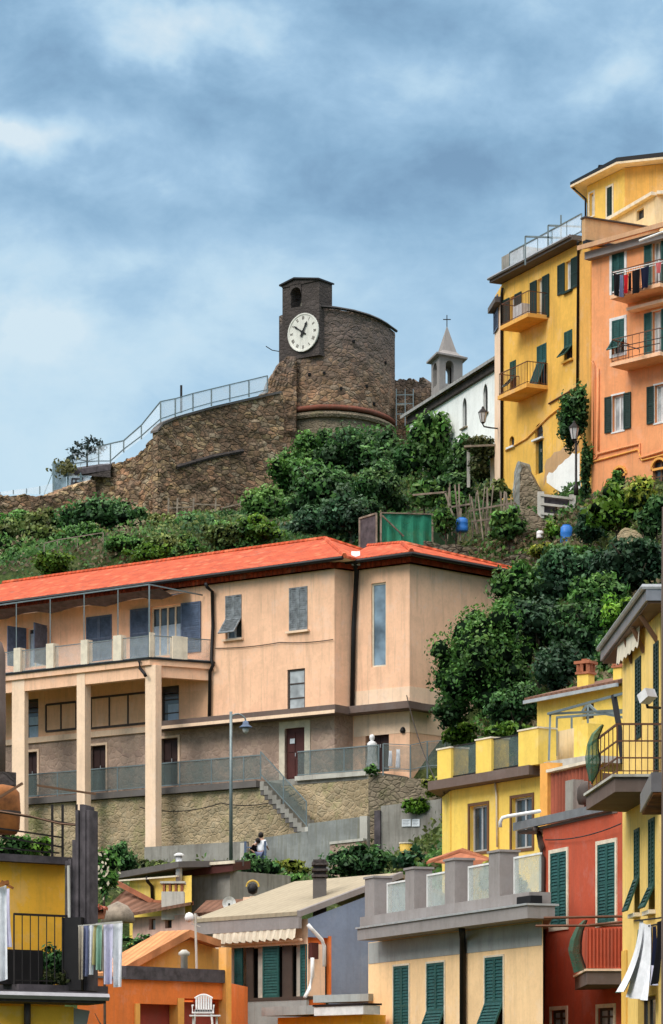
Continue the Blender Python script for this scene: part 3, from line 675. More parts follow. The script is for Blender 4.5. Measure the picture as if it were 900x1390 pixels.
# balcony slab, beam, pillars, posts
vB=2.6; Fb=fm.off(vB); zsl=(H-893)/F*Fb.Y(203)
ubL=0; ubR=Fb.u(203)
f3=Fac((Fb.w(ubR,0).x,Fb.w(ubR,0).y),(fm.w(fm.u(291),0).x,fm.w(fm.u(291),0).y))
Lc=fm.w(0,0); Rc=Fb.w(ubR,0); Rw=fm.w(fm.u(291),0); Lb=Fb.w(0,0)
mb=MB(); mb.prism([(Lb.x,Lb.y),(Rc.x,Rc.y),(Rw.x,Rw.y),(Lc.x,Lc.y)],zsl-.28,zsl-.02)
bal=mb.build('balcony_slab','salmon',s)
mb=MB(); mb.fbox(fm,0,ubR+.0,zsl-.78,zsl-.283,vB-.45,vB-.12); mb.fbox(f3,.15,f3.Ln,zsl-.74,zsl-.284,-.42,-.1); mb.build('balcony_beam','salmon',bal)
mb=MB(); mb.fbox(fm,-.0,ubR+.03,zsl-.05,zsl+.03,vB,vB+.06); mb.fbox(f3,0,f3.Ln,zsl-.051,zsl+.029,0,.06); mb.build('gutter','black',bal)
pipe(s,[Fb.p(189,897,.1),Fb.p(190,907,.1),Fb.p(196,914,.1),Fb.p(198,918,.1)],.07)
for x0,x1,zb in ((14,31,10),(102,113,8),(195,209,8)):
    u0=Fb.u(x0); u1=Fb.u(x1); mb=MB(); d=.25 if x0<20 else .38
    mb.fbox(fm,u0,u1,zb,zsl-.28,vB-.1-d,vB-.1); mb.build('pillar','salmon_pale',s)
for x0,x1 in ((18,27),(62,72),(109,118),(153,164),(202,215)):
    u0=Fb.u(x0); u1=min(Fb.u(x1),ubR); mb=MB(); h=Fb.z(x0,{18:880,62:874,109:869,153:863,202:858}[x0])-zsl
    mb.fbox(fm,u0,u1,zsl-.02,zsl+h,vB-.35,vB-.02); mb.build('balcony_post','cream_tr',bal)
mb=MB(); u=f3.u(235); mb.fbox(f3,u,u+.45,zsl-.02,zsl+.98,-.35,-.02); mb.fbox(f3,f3.u(243)+.0,f3.u(243)+.4,zsl-.02,zsl+.97,-.34,-.03); mb.build('balcony_post','cream_tr',bal)
mb=MB(); mb.fbox(fm,0,ubR,zsl+.08,zsl+.9,vB-.14,vB-.13); mb.fbox(f3,0,f3.Ln,zsl+.08,zsl+.9,-.14,-.13); gp=mb.build('glass_panels','panel_gl',bal)
mb=MB(); 
for z in (.05,.92): mb.fbox(fm,0,ubR,zsl+z,zsl+z+.04,vB-.16,vB-.12); mb.fbox(f3,0,f3.Ln,zsl+z,zsl+z+.04,-.16,-.12)
mb.build('handrail','rail_grey',bal)
# awning frame over balcony
mb=MB(); za=fm.z(200,815)
pa=Fb.w(ubR-.1,zsl,-.1); mb.bar(pa,Fb.w(ubR-.1,za+.1,-.1),.06)
mb.bar(Fb.w(0,za+.05,-.1),Fb.w(ubR-.1,za+.1,-.1),.05); mb.bar(Fb.w(ubR-.1,za+.1,-.1),fm.w(fm.u(277),za-.1,.1),.05)
for x in (20,66,112,158):
    mb.bar(Fb.w(Fb.u(x),zsl+.9,-.1),Fb.w(Fb.u(x),za+.1,-.1),.04)
mb.build('awning_frame','rail_grey',s)
mb=MB(); 
for k in range(24):
    u0=ubR*k/24; u1=ubR*(k+1)/24; s0=.12*math.sin(k*1.3); s1=.12*math.sin((k+1)*1.3)
    mb.poly([fm.w(u0,za+.12,.05),fm.w(u1,za+.12,.05),fm.w(u1,za-.14+s1,1.1),fm.w(u0,za-.14+s0,1.1)]); mb.poly([fm.w(u0,za-.16+s0,1.1),fm.w(u1,za-.16+s1,1.1),fm.w(u1,za+.02,1.9),fm.w(u0,za+.02,1.9)])
mb.build('folded_awning','wood_d',s)
mb=MB(); q=fw.p(547,992,.03); mb.lathe(q,[(0.01,-.1),(.1,-.08),(.13,0),(.08,.12),(.01,.16)],8); mb.build('wall_lamp','black',s)
# terrace and retaining wall
TA=pl(-60,Yz(ZT,1092)); TB=pl(620,113.0)
TA=pl(20,Yz(ZT,1086)); TB2=pl(352,Yz(ZT,1060)); ft0=Fac(TA,TB2)
A0=ft0.w(ft0.u(-80),0); B0=ft0.w(ft0.u(512),0)
ft=Fac((A0.x,A0.y),(B0.x,B0.y))
t=thing('retaining_wall','long mossy rubble retaining wall carrying the terrace of the salmon building','wall',(A0.x,A0.y,8))
def rough(f,u0,u1,zb,topf,nu,nz,amp,back=1.0,seed=0,sc_=1.0,jit=0):
    """rubble wall block with displaced face"""
    mb=MB(); rng=random.Random(seed); V=[]
    for i in range(nu+1):
        u=u0+(u1-u0)*i/nu; zt=topf(u)+(rng.uniform(-jit,jit) if jit else 0)
        for j in range(nz+1):
            z=zb+(zt-zb)*j/nz; p=f.w(u,z); k=noise.noise(p*sc_*1.6+Vector((seed,0,0)))*amp+noise.noise(p*sc_*4)*amp*.6
            V.append(f.w(u,z,k))
    n=nz+1
    for i in range(nu):
        for j in range(nz): mb.poly([V[i*n+j],V[(i+1)*n+j],V[(i+1)*n+j+1],V[i*n+j+1]])
        a=V[i*n+nz]; b=V[(i+1)*n+nz]; bk=Vector((f.n.x,f.n.y,0))*-back; mb.poly([a,b,b+bk,a+bk]); mb.poly([a+bk,b+bk,Vector(((b+bk).x,(b+bk).y,zb)),Vector(((a+bk).x,(a+bk).y,zb))])
    bk=Vector((f.n.x,f.n.y,0))*-back
    for i in (0,nu):
        a=V[i*n+nz]; b=V[i*n]; q=[b,a,a+bk,b+bk]; mb.poly(q if i else q[::-1])
    return mb
mb=rough(ft,0,ft.Ln,7.5,lambda u:ZT-.28,110,14,.08,2.5,3); mb.build('stone_face','retain',t)
ue=ft.u(352)
mb=MB(); mb.fbox(ft,0,ue,ZT-.26,ZT,-3.4,.22); mb.build('terrace_slab','concrete_d',t)
mb=MB(); mb.fbox(ft,ue+.01,ft.Ln,ZT-.26,ZT-.02,-3.4,-.05); mb.build('terrace_paving','concrete',t)
mb=MB(); 
uc=ft.u(402); mb.fbox(ft,uc,ft.Ln-.5,ZT-.12,ZT+.06,-.4,.1); mb.build('coping','concrete_l',t)
# lighter streaky stub pillars already part of building; railing on terrace
mb=MB(); n0=int(ft.Ln/1.6)
for k in range(n0+1):
    u=ft.Ln*k/n0
    if ue+.2<u<uc: continue
    mb.bar(ft.w(u,ZT,-.1),ft.w(u,ZT+1.05,-.1),.05)
for a,b in ((0,ue),(uc,ft.Ln)):
    for z in (1.05,.12): mb.bar(ft.w(a,ZT+z,-.1),ft.w(b,ZT+z,-.1),.045)
rl=thing('railing','grey wire mesh railing along the terrace of the salmon building','railing',ft.w(0,ZT,-.1)); mb.build('rail_frame','rail_grey',rl)
mb=MB(); mb.fbox(ft,0,ue,ZT+.12,ZT+1.05,-.115,-.105); mb.fbox(ft,uc,ft.Ln,ZT+.12,ZT+1.05,-.115,-.105); mb.build('mesh_panel','panel_dark',rl)
# staircase running down to the right in front of the wall
st=thing('staircase','concrete garden stair with mesh rail descending from the terrace','stair',ft.w(ue,9,1))
zb_=(H-1122)/F*115.5
u0s,u1s=ft.off(1).u(358),ft.off(1).u(420); ns=11; mb=MB()
for k in range(ns):
    a=u0s+(u1s-u0s)*k/ns; b=u0s+(u1s-u0s)*(k+1)/ns; z=ZT-(ZT-zb_)*(k+1)/ns
    mb.fbox(ft,a,b,z-.35,z,.12,1.25)
mb.build('steps','concrete',st)
mb=MB()
for k in range(ns):
    a=u0s+(u1s-u0s)*k/ns; b=u0s+(u1s-u0s)*(k+1)/ns; z=ZT-(ZT-zb_)*(k+1)/ns; mb.fbox(ft,a,b,z-.55,z-.351,.12,1.22)
mb.build('stringer','concrete_d',st)
mb=MB(); mb.fbox(ft,u1s,u1s+1.2,zb_-.2,zb_,.12,1.3); mb.build('landing','concrete_l',st)
mb=MB(); 
pt=lambda k,zo:ft.w(u0s+(u1s-u0s)*k,ZT-(ZT-zb_)*k+zo,1.2)
for k in (0,.5,1): mb.bar(pt(k,-.1),pt(k,1.0),.05)
mb.bar(pt(0,1.0),pt(1,1.0),.04); mb.bar(pt(0,.1),pt(1,.1),.04); mb.build('stair_rail','rail_grey',st)
mb=MB(); mb.poly([pt(0,.1),pt(1,.1),pt(1,1),pt(0,1)]); mb.build('mesh_panel','panel_dark',st)
# lower rendered parapet of the path
def wallthing(name,label,cat,a,Ya,b,Yb,zt,zb,th,mat,cop=None,ztb=None,partn='face'):
    f=Fac(pl(a,Ya),pl(b,Yb)); t=thing(name,label,cat,f.w(0,zb)); zt2=zt if ztb is None else ztb
    mb=rough(f,0,f.Ln,zb,lambda u:zt+(zt2-zt)*u/f.Ln,max(4,int(f.Ln*2)),6,.03,th,int(a)); mb.build(partn,mat,t)
    if cop: mb=MB(); q=[f.w(0,zt+.06,.06),f.w(f.Ln,zt2+.06,.06),f.w(f.Ln,zt2+.06,-th-.05),f.w(0,zt+.06,-th-.05)]; mb.slab(q,.1); mb.build('coping',cop,t)
    return t,f
Yp=113.2
wallthing('garden_wall','low blue grey rendered wall behind the two people on the path','wall',359,114.6,420,114.0,zz(1137,114.6),7.2,.3,'blue_conc',None,zz(1128,114))
wallthing('garden_wall','taller patched grey render wall under the stair landing','wall',418,113.9,496,113.3,zz(1118,113.9),7.2,.3,'blue_conc',None,zz(1108,113.3))
wallthing('garden_wall','short brown stone parapet above the green bush','wall',448,112.0,494,111.4,zz(1145,112),7.2,.3,'lower_pink','concrete_l',zz(1140,111.4))
wallthing('garden_wall','stained low wall left of the people below the rubble wall','wall',196,116.6,334,115,zz(1150,116.6),7.2,.3,'concrete',None,zz(1142,115))
mb=MB(); f=Fac(pl(489,113),pl(499,112.9)); mb.fbox(f,0,f.Ln,7.2,zz(1108,113),-.3,.05)
mb.build('gate_pillar','concrete_l',None,f.w(0,7.2),'pale pink gate pillar in the rendered wall','pillar')
t,fn=wallthing('garden_wall','grey rendered wall carrying two white paper notices','wall',517,112.6,604,111.8,zz(1094,112.6),7.2,.3,'concrete',None,zz(1084,111.8))
for i,(x0,x1,lb) in enumerate(((546,558,'left white paper notice fixed to the grey rendered wall'),(559.5,570,'right white paper notice fixed to the grey rendered wall'))):
    u0,u1,z0,z1=fn.r(x0,x1,1112,1122); mb=MB(); mb.fbox(fn,u0,u1,z0,z1,.03,.05)
    nt_=mb.build('notice','paper',None,fn.w(u0,z0),lb,'notice')
    mb=MB()
    for k in range(4): mb.fbox(fn,u0+.04,u1-.05-.04*(k%2),z1-.06-k*.055,z1-.045-k*.055,.051,.053)
    mb.build('printed_lines','grey_metal',nt_)
mb=MB(); mb.bar(fn.p(601,1084,.1),fn.p(601,1160,.1),.12); mb.build('post','wood_d',None,fn.p(601,1160,.1),'dark post at the right end of the notice wall','post')
mb=MB(); f=Fac(pl(508,112.6),pl(516,112.5)); mb.fbox(f,0,f.Ln,7.2,zz(1100,112.5),-.3,.0)
mb.build('gate_door','wood_d',None,f.w(0,7.2),'narrow dark gate beside the notice wall','gate')
# upper rock/rubble bit right of coping
wallthing('rock_bank','brown earth and rock bank below the doorway of the wing','rock',500,114.9,604,113.4,zz(1051,114.9),8,1.5,'castle_base',None,zz(1060,113.4))
# fence right of wing
ff=[(520,1046,115.2),(557,1048,114.9),(580,1043,114.8),(604,1042,114.6),(640,1038,114.5),(700,1030,113.5)]
g=thing('wire_fence','green wire fence on the bank right of the salmon wing','fence',P(*ff[0]))
mb=MB()
for i,(x,y,Y) in enumerate(ff):
    b=P(x,y,Y); mb.bar(b+Vector((0,0,-.4)),b+Vector((0,0,1.05)),.06)
    if i: 
        for z in (1.05,.1): mb.bar(a+Vector((0,0,z)),b+Vector((0,0,z)),.03)
    a=b
mb.build('fence_posts','rail_grey',g)
mb=MB()
for i in range(len(ff)-1):
    a=P(*ff[i]);b=P(*ff[i+1]); mb.poly([a,b,b+Vector((0,0,1)),a+Vector((0,0,1))])
mb.build('mesh_panel','panel_dark',g)
# statue in doorway
c=fw.p(505,1041,1.2); mb=MB(); mb.lathe(c,[(.26,0),(.24,.05),(.2,.3),(.17,.6),(.19,.82),(.20,.92),(.12,1.0),(.06,1.03),(.09,1.08),(.11,1.17),(.09,1.25),(.02,1.29)],12)
mb.build('statue','white_pl',None,c,'pale robed statue standing in the dark doorway of the wing','statue',smooth=True)
c=fw.p(506,1052,1.2); mb=MB(); mb.box(c.x-.22,c.x+.22,c.y-.22,c.y+.22,c.z-.1,fw.p(505,1041,1.2).z-.002); mb.build('pedestal','concrete_l',None,c,'squat stone pedestal under the pale statue','pedestal')
def fcloth(name,label,cat,a,b,h,mat,folds=4,amp=.05,taper=.0,shift=(0,0,0),seed=0,nu=14,nv=9,group=None,hem=0.0):
    a=Vector(a);b=Vector(b); n=(b-a).cross(Vector((0,0,1))).normalized(); mb=MB(); V=[]
    for j in range(nv+1):
        t=j/nv
        for i in range(nu+1):
            u=i/nu; uu=.5+(u-.5)*(1-taper*t); p=a.lerp(b,uu); off=math.sin(u*folds*2*math.pi+seed+t*1.2)*amp*(.25+t); sag=.04*(b-a).length*math.sin(math.pi*u)*(1-t)
            V.append(p+n*off+Vector(shift)*t*t+Vector((0,0,-h*t-sag-(hem*math.sin(u*7+seed) if j==nv else 0))))
    for j in range(nv):
        for i in range(nu): k=j*(nu+1)+i; mb.poly([V[k+nu+1],V[k+nu+2],V[k+1],V[k]])
    return mb.build(name,mat,None,a,label,cat,group,smooth=True)
M['cl_white']=cloth('white cotton',(.88,.88,.90)); M['cl_lilac']=cloth('pale lilac cotton',(.70,.67,.82)); M['cl_blue']=cloth('pale blue cotton',(.35,.48,.68))
M['cl_navy']=cloth('navy cloth',(.012,.014,.035)); M['cl_black']=cloth('black cloth',(.010,.009,.011)); M['cl_red']=cloth('red cloth',(.55,.02,.03))
M['cl_jean']=cloth('faded denim',(.18,.20,.32)); M['cl_green']=cloth('mint cloth',(.40,.62,.48)); M['cl_yel']=cloth('pale yellow cloth',(.65,.55,.25)); M['cl_beige']=cloth('beige cloth',(.55,.48,.38)); M['cl_pink']=cloth('pink cloth',(.65,.16,.16))
fcloth('towel','first white towel hung on the fence right of the doorway','towel',fw.p(528,1019,2.6),fw.p(532,1019,2.6),.6,'cl_white')
fcloth('towel','second narrower white towel on the fence corner','towel',fw.p(538,1017,2.6),fw.p(543,1017,2.6),.72,'cl_white')
# street lamp on tall pole
lx,lY=313.5,113.5; b=P(lx,1168,lY); tp=P(lx,966,lY)
t=thing('street_lamp','tall thin grey lamp post with curved arm in front of the salmon building','street lamp',b)
mb=MB(); mb.tube([b,b.lerp(tp,.5),tp],.075,8,.055); mb.build('pole','rail_grey',t,smooth=True)
k=lY/F; pts=[]
for i in range(9):
    a=math.pi*(1-i/8); pts.append(P(lx,975,lY)+Vector(((10+10*math.cos(a))*k,0,(6*math.sin(a)-(0 if i<5 else (i-4)*.9))*k)))
mb=MB(); mb.tube(pts,.03,6); mb.build('arm','rail_grey',t,smooth=True)
e=pts[-1]; mb=MB(); mb.lathe(e,[(.02,.02),(.1,-.02),(.13,-.14),(.24,-.22),(.26,-.26)],12); ls=mb.build('lamp_shade','slate_sh',t,smooth=True)
mb=MB(); mb.lathe(e+Vector((0,0,-.48)),[(.02,0),(.1,.05),(.13,.14),(.12,.21)],12); mb.build('lamp_globe','lantern',ls,smooth=True)
# ---------------------------------------------------------------- people
def person(label,base,yaw,shirt,pants,lean=0.0,armup=.0,height=1.66,bag=None):
    root=thing('person',label,'person',base); k=height/1.7
    Rm=Matrix.Rotation(yaw,3,'Z')
    def T(x,y,z):
        if z>.92: # lean forward (towards -y local) from the hips
            dz=z-.92; z=.92+dz*math.cos(lean); y=y-dz*math.sin(lean)
        v=Rm@Vector((x,y,z))*k; return v
    J={'pel':(0,0,.93,.135),'wa':(0,.0,1.08,.115),'ch':(0,.0,1.30,.145),'nk':(0,.0,1.45,.062),'hd':(0,-.02,1.56,.095),'tp':(0,-.01,1.66,.075),
     'hl':(-.09,0,.88,.095),'kl':(-.10,-.02,.48,.062),'al':(-.10,.02,.09,.042),'tl':(-.11,-.13,.03,.038),
     'hr':(.09,0,.88,.095),'kr':(.10,.0,.48,.062),'ar':(.10,.03,.09,.042),'tr':(.11,-.12,.03,.038),
     'sl':(-.18,0,1.38,.06),'el':(-.24,.02-.1*armup,1.10+.1*armup,.042),'wl':(-.22,-.12-.2*armup,.88+.35*armup,.030),'fl':(-.21,-.17-.22*armup,.80+.42*armup,.028),
     'sr':(.18,0,1.38,.06),'er':(.25,.02-.1*armup,1.10+.08*armup,.042),'wr':(.23,-.1-.22*armup,.88+.3*armup,.030),'fr':(.22,-.15-.26*armup,.80+.36*armup,.028)}
    E=[('pel','wa'),('wa','ch'),('ch','nk'),('nk','hd'),('hd','tp'),('pel','hl'),('hl','kl'),('kl','al'),('al','tl'),('pel','hr'),('hr','kr'),('kr','ar'),('ar','tr'),('ch','sl'),('sl','el'),('el','wl'),('wl','fl'),('ch','sr'),('sr','er'),('er','wr'),('wr','fr')]
    def skin(name,keys,edges,grow,mat,rootk,lab=None):
        idx={q:i for i,q in enumerate(keys)}; me=bpy.data.meshes.new(name); me.from_pydata([tuple(T(*J[q][:3])) for q in keys],[(idx[a],idx[b]) for a,b in edges if a in idx and b in idx],[])
        ob=bpy.data.objects.new(name,me); COL.objects.link(ob); md=ob.modifiers.new('Skin','SKIN')
        sv=me.skin_vertices[0].data if me.skin_vertices else None
        if sv is None:
            return None
        for q in keys: sv[idx[q]].radius=((J[q][3]*(1.25 if q in('ch','pel','wa') else 1)+grow)*k,(J[q][3]*.85+grow)*k); sv[idx[q]].use_root=(q==rootk)
        ob.modifiers.new('Sub','SUBSURF').levels=1; ob.modifiers[-1].render_levels=2
        me.materials.append(M[mat]); ob.parent=root; return ob
    import bmesh
    def ensure(me):
        bm=bmesh.new(); bm.from_mesh(me); bm.verts.layers.skin.verify(); bm.to_mesh(me); bm.free()
    _old=skin
    def skin(name,keys,edges,grow,mat,rootk,lab=None):
        idx={q:i for i,q in enumerate(keys)}; me=bpy.data.meshes.new(name); me.from_pydata([tuple(T(*J[q][:3])) for q in keys],[(idx[a],idx[b]) for a,b in edges if a in idx and b in idx],[])
        ensure(me); ob=bpy.data.objects.new(name,me); COL.objects.link(ob); ob.modifiers.new('Skin','SKIN'); sv=me.skin_vertices[0].data
        for q in keys: sv[idx[q]].radius=((J[q][3]*(1.25 if q in('ch','pel','wa') else 1)+grow)*k,(J[q][3]*.85+grow)*k); sv[idx[q]].use_root=(q==rootk)
        m_=ob.modifiers.new('Sub','SUBSURF'); m_.levels=1; m_.render_levels=2
        me.materials.append(M[mat]); ob.parent=root
        if lab: ob['label']=lab
        return ob
    skin('body',list(J),E,0,'skin','pel')
    skin('top',['pel','wa','ch','sl','el','sr','er'],E,.014,shirt,'ch')
    skin('trousers',['pel','hl','kl','al','hr','kr','ar'],E,.016,pants,'pel')
    mb=MB(); c=T(0,.01,1.61)+Vector(base); v,f=ico((c.x,c.y,c.z),.115*k,2,.1,3,(.95,1,1.05)); mb.v=v; mb.f=[tuple(q) for q in f]; h_=mb.build('hair','hair',root,smooth=True)
    c=T(0,-.105,1.55)+Vector(base); mb=MB(); v,f=ico((c.x,c.y,c.z),.018,1); mb.v=v; mb.f=f; mb.build('nose','skin',root)
    for sx in (-.035,.035):
        c=T(sx,-.098,1.58)+Vector(base); mb=MB(); v,f=ico((c.x,c.y,c.z),.012,1); mb.v=v; mb.f=f; mb.build('eye','hair',root)
    return root
b=P(353.5,1190,113.6); person('person in a white top standing on the path with back turned',b,R(160),'cl_white','cl_jean',.08,.6,1.70)
b=P(340,1192,113.7); person('person in dark clothes leaning forward beside the white topped person',b,R(60),'cl_black','cl_navy',.55,.5,1.62)
f=Fac(pl(333,113.3),pl(360,113.1)); mb=MB(); g=thing('gate','narrow dark metal gate in front of the two people','gate',f.w(0,7.6))
for u in (0,f.Ln): mb.bar(f.w(u,7.6),f.w(u,zz(1142,113.2)),.09)
for z in (zz(1150,113.2),zz(1178,113.2)): mb.bar(f.w(0,z),f.w(f.Ln*.3,z),.04)
mb.build('gate_frame','slate_sh',g)
mb=MB(); f=Fac(pl(326,113.6),pl(332.5,113.5)); mb.fbox(f,0,f.Ln,7.4,zz(1144,113.5),-.2,0); mb.build('gate_pillar','concrete_l',None,f.w(0,7.4),'pale cream gate pillar left of the two people','pillar')
# ============================================================ CASTLE
cs=thing('clock_tower','dark rubble castle tower with curved front, bell gable and white clock','tower',P(450,600,185))
cp=[(379,186.9),(390,186.1),(405,185.5),(433,184.9),(455,184.9),(480,185.3),(500,186.0),(515,186.9),(527,188.0),(536,189.4)]
def interp(x,pts):
    for (a,ya),(b,yb) in zip(pts,pts[1:]):
        if x<=b: return ya+(yb-ya)*(x-a)/(b-a)
    return pts[-1][1]
ztop=zz(418,184.9); slope=lambda px: ztop-max(0,px-433)/103*.38; zbase=38.0; zband=zz(553,184.9)
def towermesh(z0,z1f,amp,grow=0,n=70,m=44,leftf=None,x0=379,x1=536):
    mb=MB(); V=[]
    for i in range(n+1):
        px=x0+(x1-x0)*i/n; Y=interp(px,cp)-grow; p=Vector((px2x(px,Y),Y,0)); zt=z1f(px)
        nx=Vector((interp(px+2,cp)-interp(px-2,cp),-4/F*185,0)); nx=Vector((-abs(nx.x) if nx.x<0 else nx.x,nx.y,0))
        for j in range(m+1):
            z=z0+(zt-z0)*j/m; q=Vector((p.x,p.y,z)); k=noise.noise(q*1.7)*amp+noise.noise(q*4.5)*amp*.6
            if leftf: q.x+=leftf(px,z)
            V.append(q+Vector((k*.5*(1 if px>450 else -1),-k,0)))
    for i in range(n):
        for j in range(m): a=i*(m+1)+j; b=a+m+1; mb.poly([V[a],V[b],V[b+1],V[a+1]])
    top=[V[i*(m+1)+m] for i in range(n+1)]; 
    b0=V[n*(m+1)+m]; a0=V[m]; back=[Vector((b0.x*(b0.y+4.5)/b0.y,b0.y+4.5,b0.z)),Vector((a0.x+1.8,a0.y+5.5,b0.z))]
    mb.poly(top+back)
    bb=V[n*(m+1)]; ab=V[0]; mb.poly([bb,Vector((back[0].x,back[0].y,z0)),back[0],b0]); mb.poly([Vector((back[1].x,back[1].y,z0)),ab,a0,back[1]])
    mb.poly([Vector((back[0].x,back[0].y,z0)),Vector((back[1].x,back[1].y,z0)),back[1],back[0]])
    return mb
towermesh(zband,slope,.07).build('tower_wall','castle',cs)
towermesh(zbase,lambda px:zband,.05,-.12).build('tower_base','castle_base',cs)
# brick string course
mb=MB(); 
pts=[Vector((px2x(x,interp(x,cp)-.1),interp(x,cp)-.1,zband)) for x in range(381,537,5)]
mb.tube(pts,.17,6); mb.build('string_course','castle_band',cs,smooth=True)
mb=MB(); pts=[Vector((px2x(x,interp(x,cp)-.02),interp(x,cp)-.02,zband-.42)) for x in range(383,537,5)]; mb.tube(pts,.2,6); mb.build('pale_band','castle_base',cs)
# dark rendered upper part: thin lip roof
mb=MB()
for k in range(31):
    pass
ed=[]
for x in range(433,541,4):
    xx=min(x,537); Y=interp(xx,cp)-.22; ed.append(Vector((px2x(xx+(1.2 if xx>530 else 0),Y),Y,slope(xx)+.03)))
mb.tube(ed,.10,5); mb.build('roof_edge','black',cs)
# clock wall and bell gable
fg=Fac(pl(379.5,186.4),pl(434,184.5)); 
zs=fg.z(380,440); zg=fg.z(434,388); zp=zs
u1=fg.u(384); uR=fg.Ln; zgr=fg.z(420,384); 
mb=MB(); zlow=fg.z(400,488)
for (a,b,z0,z1) in ((0,u1,zlow,zs),):
    mb.fbox(fg,a,b,z0,z1,-1.3,.05)
fg.holes.append((fg.u(395.5),fg.u(410),fg.z(403,417),fg.z(403,392)))
hz=fg.holes[0]
for a,b,z0,z1 in ((u1,hz[0],zlow,zgr),(hz[1],uR,zlow,zgr),(hz[0],hz[1],zlow,hz[2]),(hz[0],hz[1],hz[3]+.28,zgr)):
    mb.fbox(fg,a,b,z0,z1,-1.3,.05)
# arch head
uc=(hz[0]+hz[1])/2; ra=(hz[1]-hz[0])/2
for k in range(8):
    a0=math.pi*k/8; a1=math.pi*(k+1)/8; p0=(uc-ra*math.cos(a0),hz[3]-.35+ra*1.0*math.sin(a0)); p1=(uc-ra*math.cos(a1),hz[3]-.35+ra*math.sin(a1)); zt=hz[3]+.28
    z0=lambda p:min(p[1],zt)
    mb.hexa([fg.w(p0[0],z0(p0),.12),fg.w(p1[0],z0(p1),.12),fg.w(p1[0],z0(p1),-1.3),fg.w(p0[0],z0(p0),-1.3),fg.w(p0[0],zt,.12),fg.w(p1[0],zt,.12),fg.w(p1[0],zt,-1.3),fg.w(p0[0],zt,-1.3)])
zpk=fg.z(402,379.5); um=fg.u(402)
mb.hexa([fg.w(u1,zgr,.12),fg.w(um,zgr,.12),fg.w(um,zgr,-1.3),fg.w(u1,zgr,-1.3),fg.w(u1,zgr+.12,.12),fg.w(um,zpk,.12),fg.w(um,zpk,-1.3),fg.w(u1,zgr+.12,-1.3)])
mb.hexa([fg.w(um,zgr,.12),fg.w(uR,zgr,.12),fg.w(uR,zgr,-1.3),fg.w(um,zgr,-1.3),fg.w(um,zpk,.12),fg.w(uR,zgr+.05,.12),fg.w(uR,zgr+.05,-1.3),fg.w(um,zpk,-1.3)])
bgab=mb.build('bell_gable','castle_d',cs)
mb=MB(); e=.06
for a,za,b,zb in ((u1-.12,zgr+.10,um,zpk),(um,zpk,uR+.1,zgr+.03)):
    mb.hexa([fg.w(a,za,.25),fg.w(b,zb,.25),fg.w(b,zb,-1.4),fg.w(a,za,-1.4),fg.w(a,za+.1,.25),fg.w(b,zb+.1,.25),fg.w(b,zb+.1,-1.4),fg.w(a,za+.1,-1.4)])
mb.build('gable_coping','black',bgab)
mb=MB(); c=fg.w(uc+.1,hz[2]+.1,-.6); mb.lathe(c,[(.27,0),(.24,.1),(.17,.3),(.14,.42),(.04,.5)],12); bl=mb.build('bell','bell',bgab,smooth=True)
mb=MB(); mb.bar(fg.w(hz[0]-.05,hz[2]+.66,-.6),fg.w(hz[1]+.05,hz[2]+.66,-.6),.07); mb.build('bell_beam','iron',bgab)
# clock
uc=fg.u(414); zc=fg.z(414,452); rc=26/F*fg.Y(414); ax=Vector((fg.d.x,fg.d.y,0)); up=Vector((0,0,1)); nv=Vector((fg.n.x,fg.n.y,0)); cc=fg.w(uc,zc,.13)
mb=MB(); n=48; ring=lambda r,o:[cc+ax*math.cos(2*math.pi*i/n)*r+up*math.sin(2*math.pi*i/n)*r+nv*o for i in range(n)]
a=ring(rc,0);b=ring(rc,.10);c_=ring(rc*.93,.10);d=ring(rc*.92,.06)
for q,w_ in ((a,b),(b,c_),(c_,d)):
    for i in range(n): mb.poly([q[i],q[(i+1)%n],w_[(i+1)%n],w_[i]])
mb.poly(d); clk=mb.build('clock','clock',cs)
rom=['XII','I','II','III','IIII','V','VI','VII','VIII','IX','X','XI']
def stroke(p,q,t): # in clock plane coordinates
    P0=cc+ax*p[0]+up*p[1]+nv*.066; P1=cc+ax*q[0]+up*q[1]+nv*.066; dd=(P1-P0).normalized(); s_=dd.cross(nv).normalized()*t/2
    mb.poly([P0-s_,P1-s_,P1+s_,P0+s_]); mb.poly([P0+s_,P1+s_,P1-s_,P0-s_])
for k,r_ in enumerate(rom):
    mb=MB()
    th=math.pi/2-2*math.pi*k/12; c2=(math.cos(th)*rc*.76,math.sin(th)*rc*.76); hh=rc*.085; adv={'I':.055,'V':.09,'X':.09}; W_=sum(adv[q] for q in r_); s0=-W_/2
    tx=(math.sin(th),-math.cos(th)); ty=(math.cos(th),math.sin(th))
    pt2=lambda x,y:(c2[0]+tx[0]*x+ty[0]*y,c2[1]+tx[1]*x+ty[1]*y)
    for q in r_:
        w2=adv[q]; x0=s0+.01; x1=s0+w2-.01; xm=(x0+x1)/2
        if q=='I': stroke(pt2(xm,-hh),pt2(xm,hh),.035)
        elif q=='V': stroke(pt2(x0,hh),pt2(xm,-hh),.035); stroke(pt2(x1,hh),pt2(xm,-hh),.02)
        else: stroke(pt2(x0,hh),pt2(x1,-hh),.035); stroke(pt2(x0,-hh),pt2(x1,hh),.02)
        s0+=w2
    mb.build('numeral','clock_n',clk)
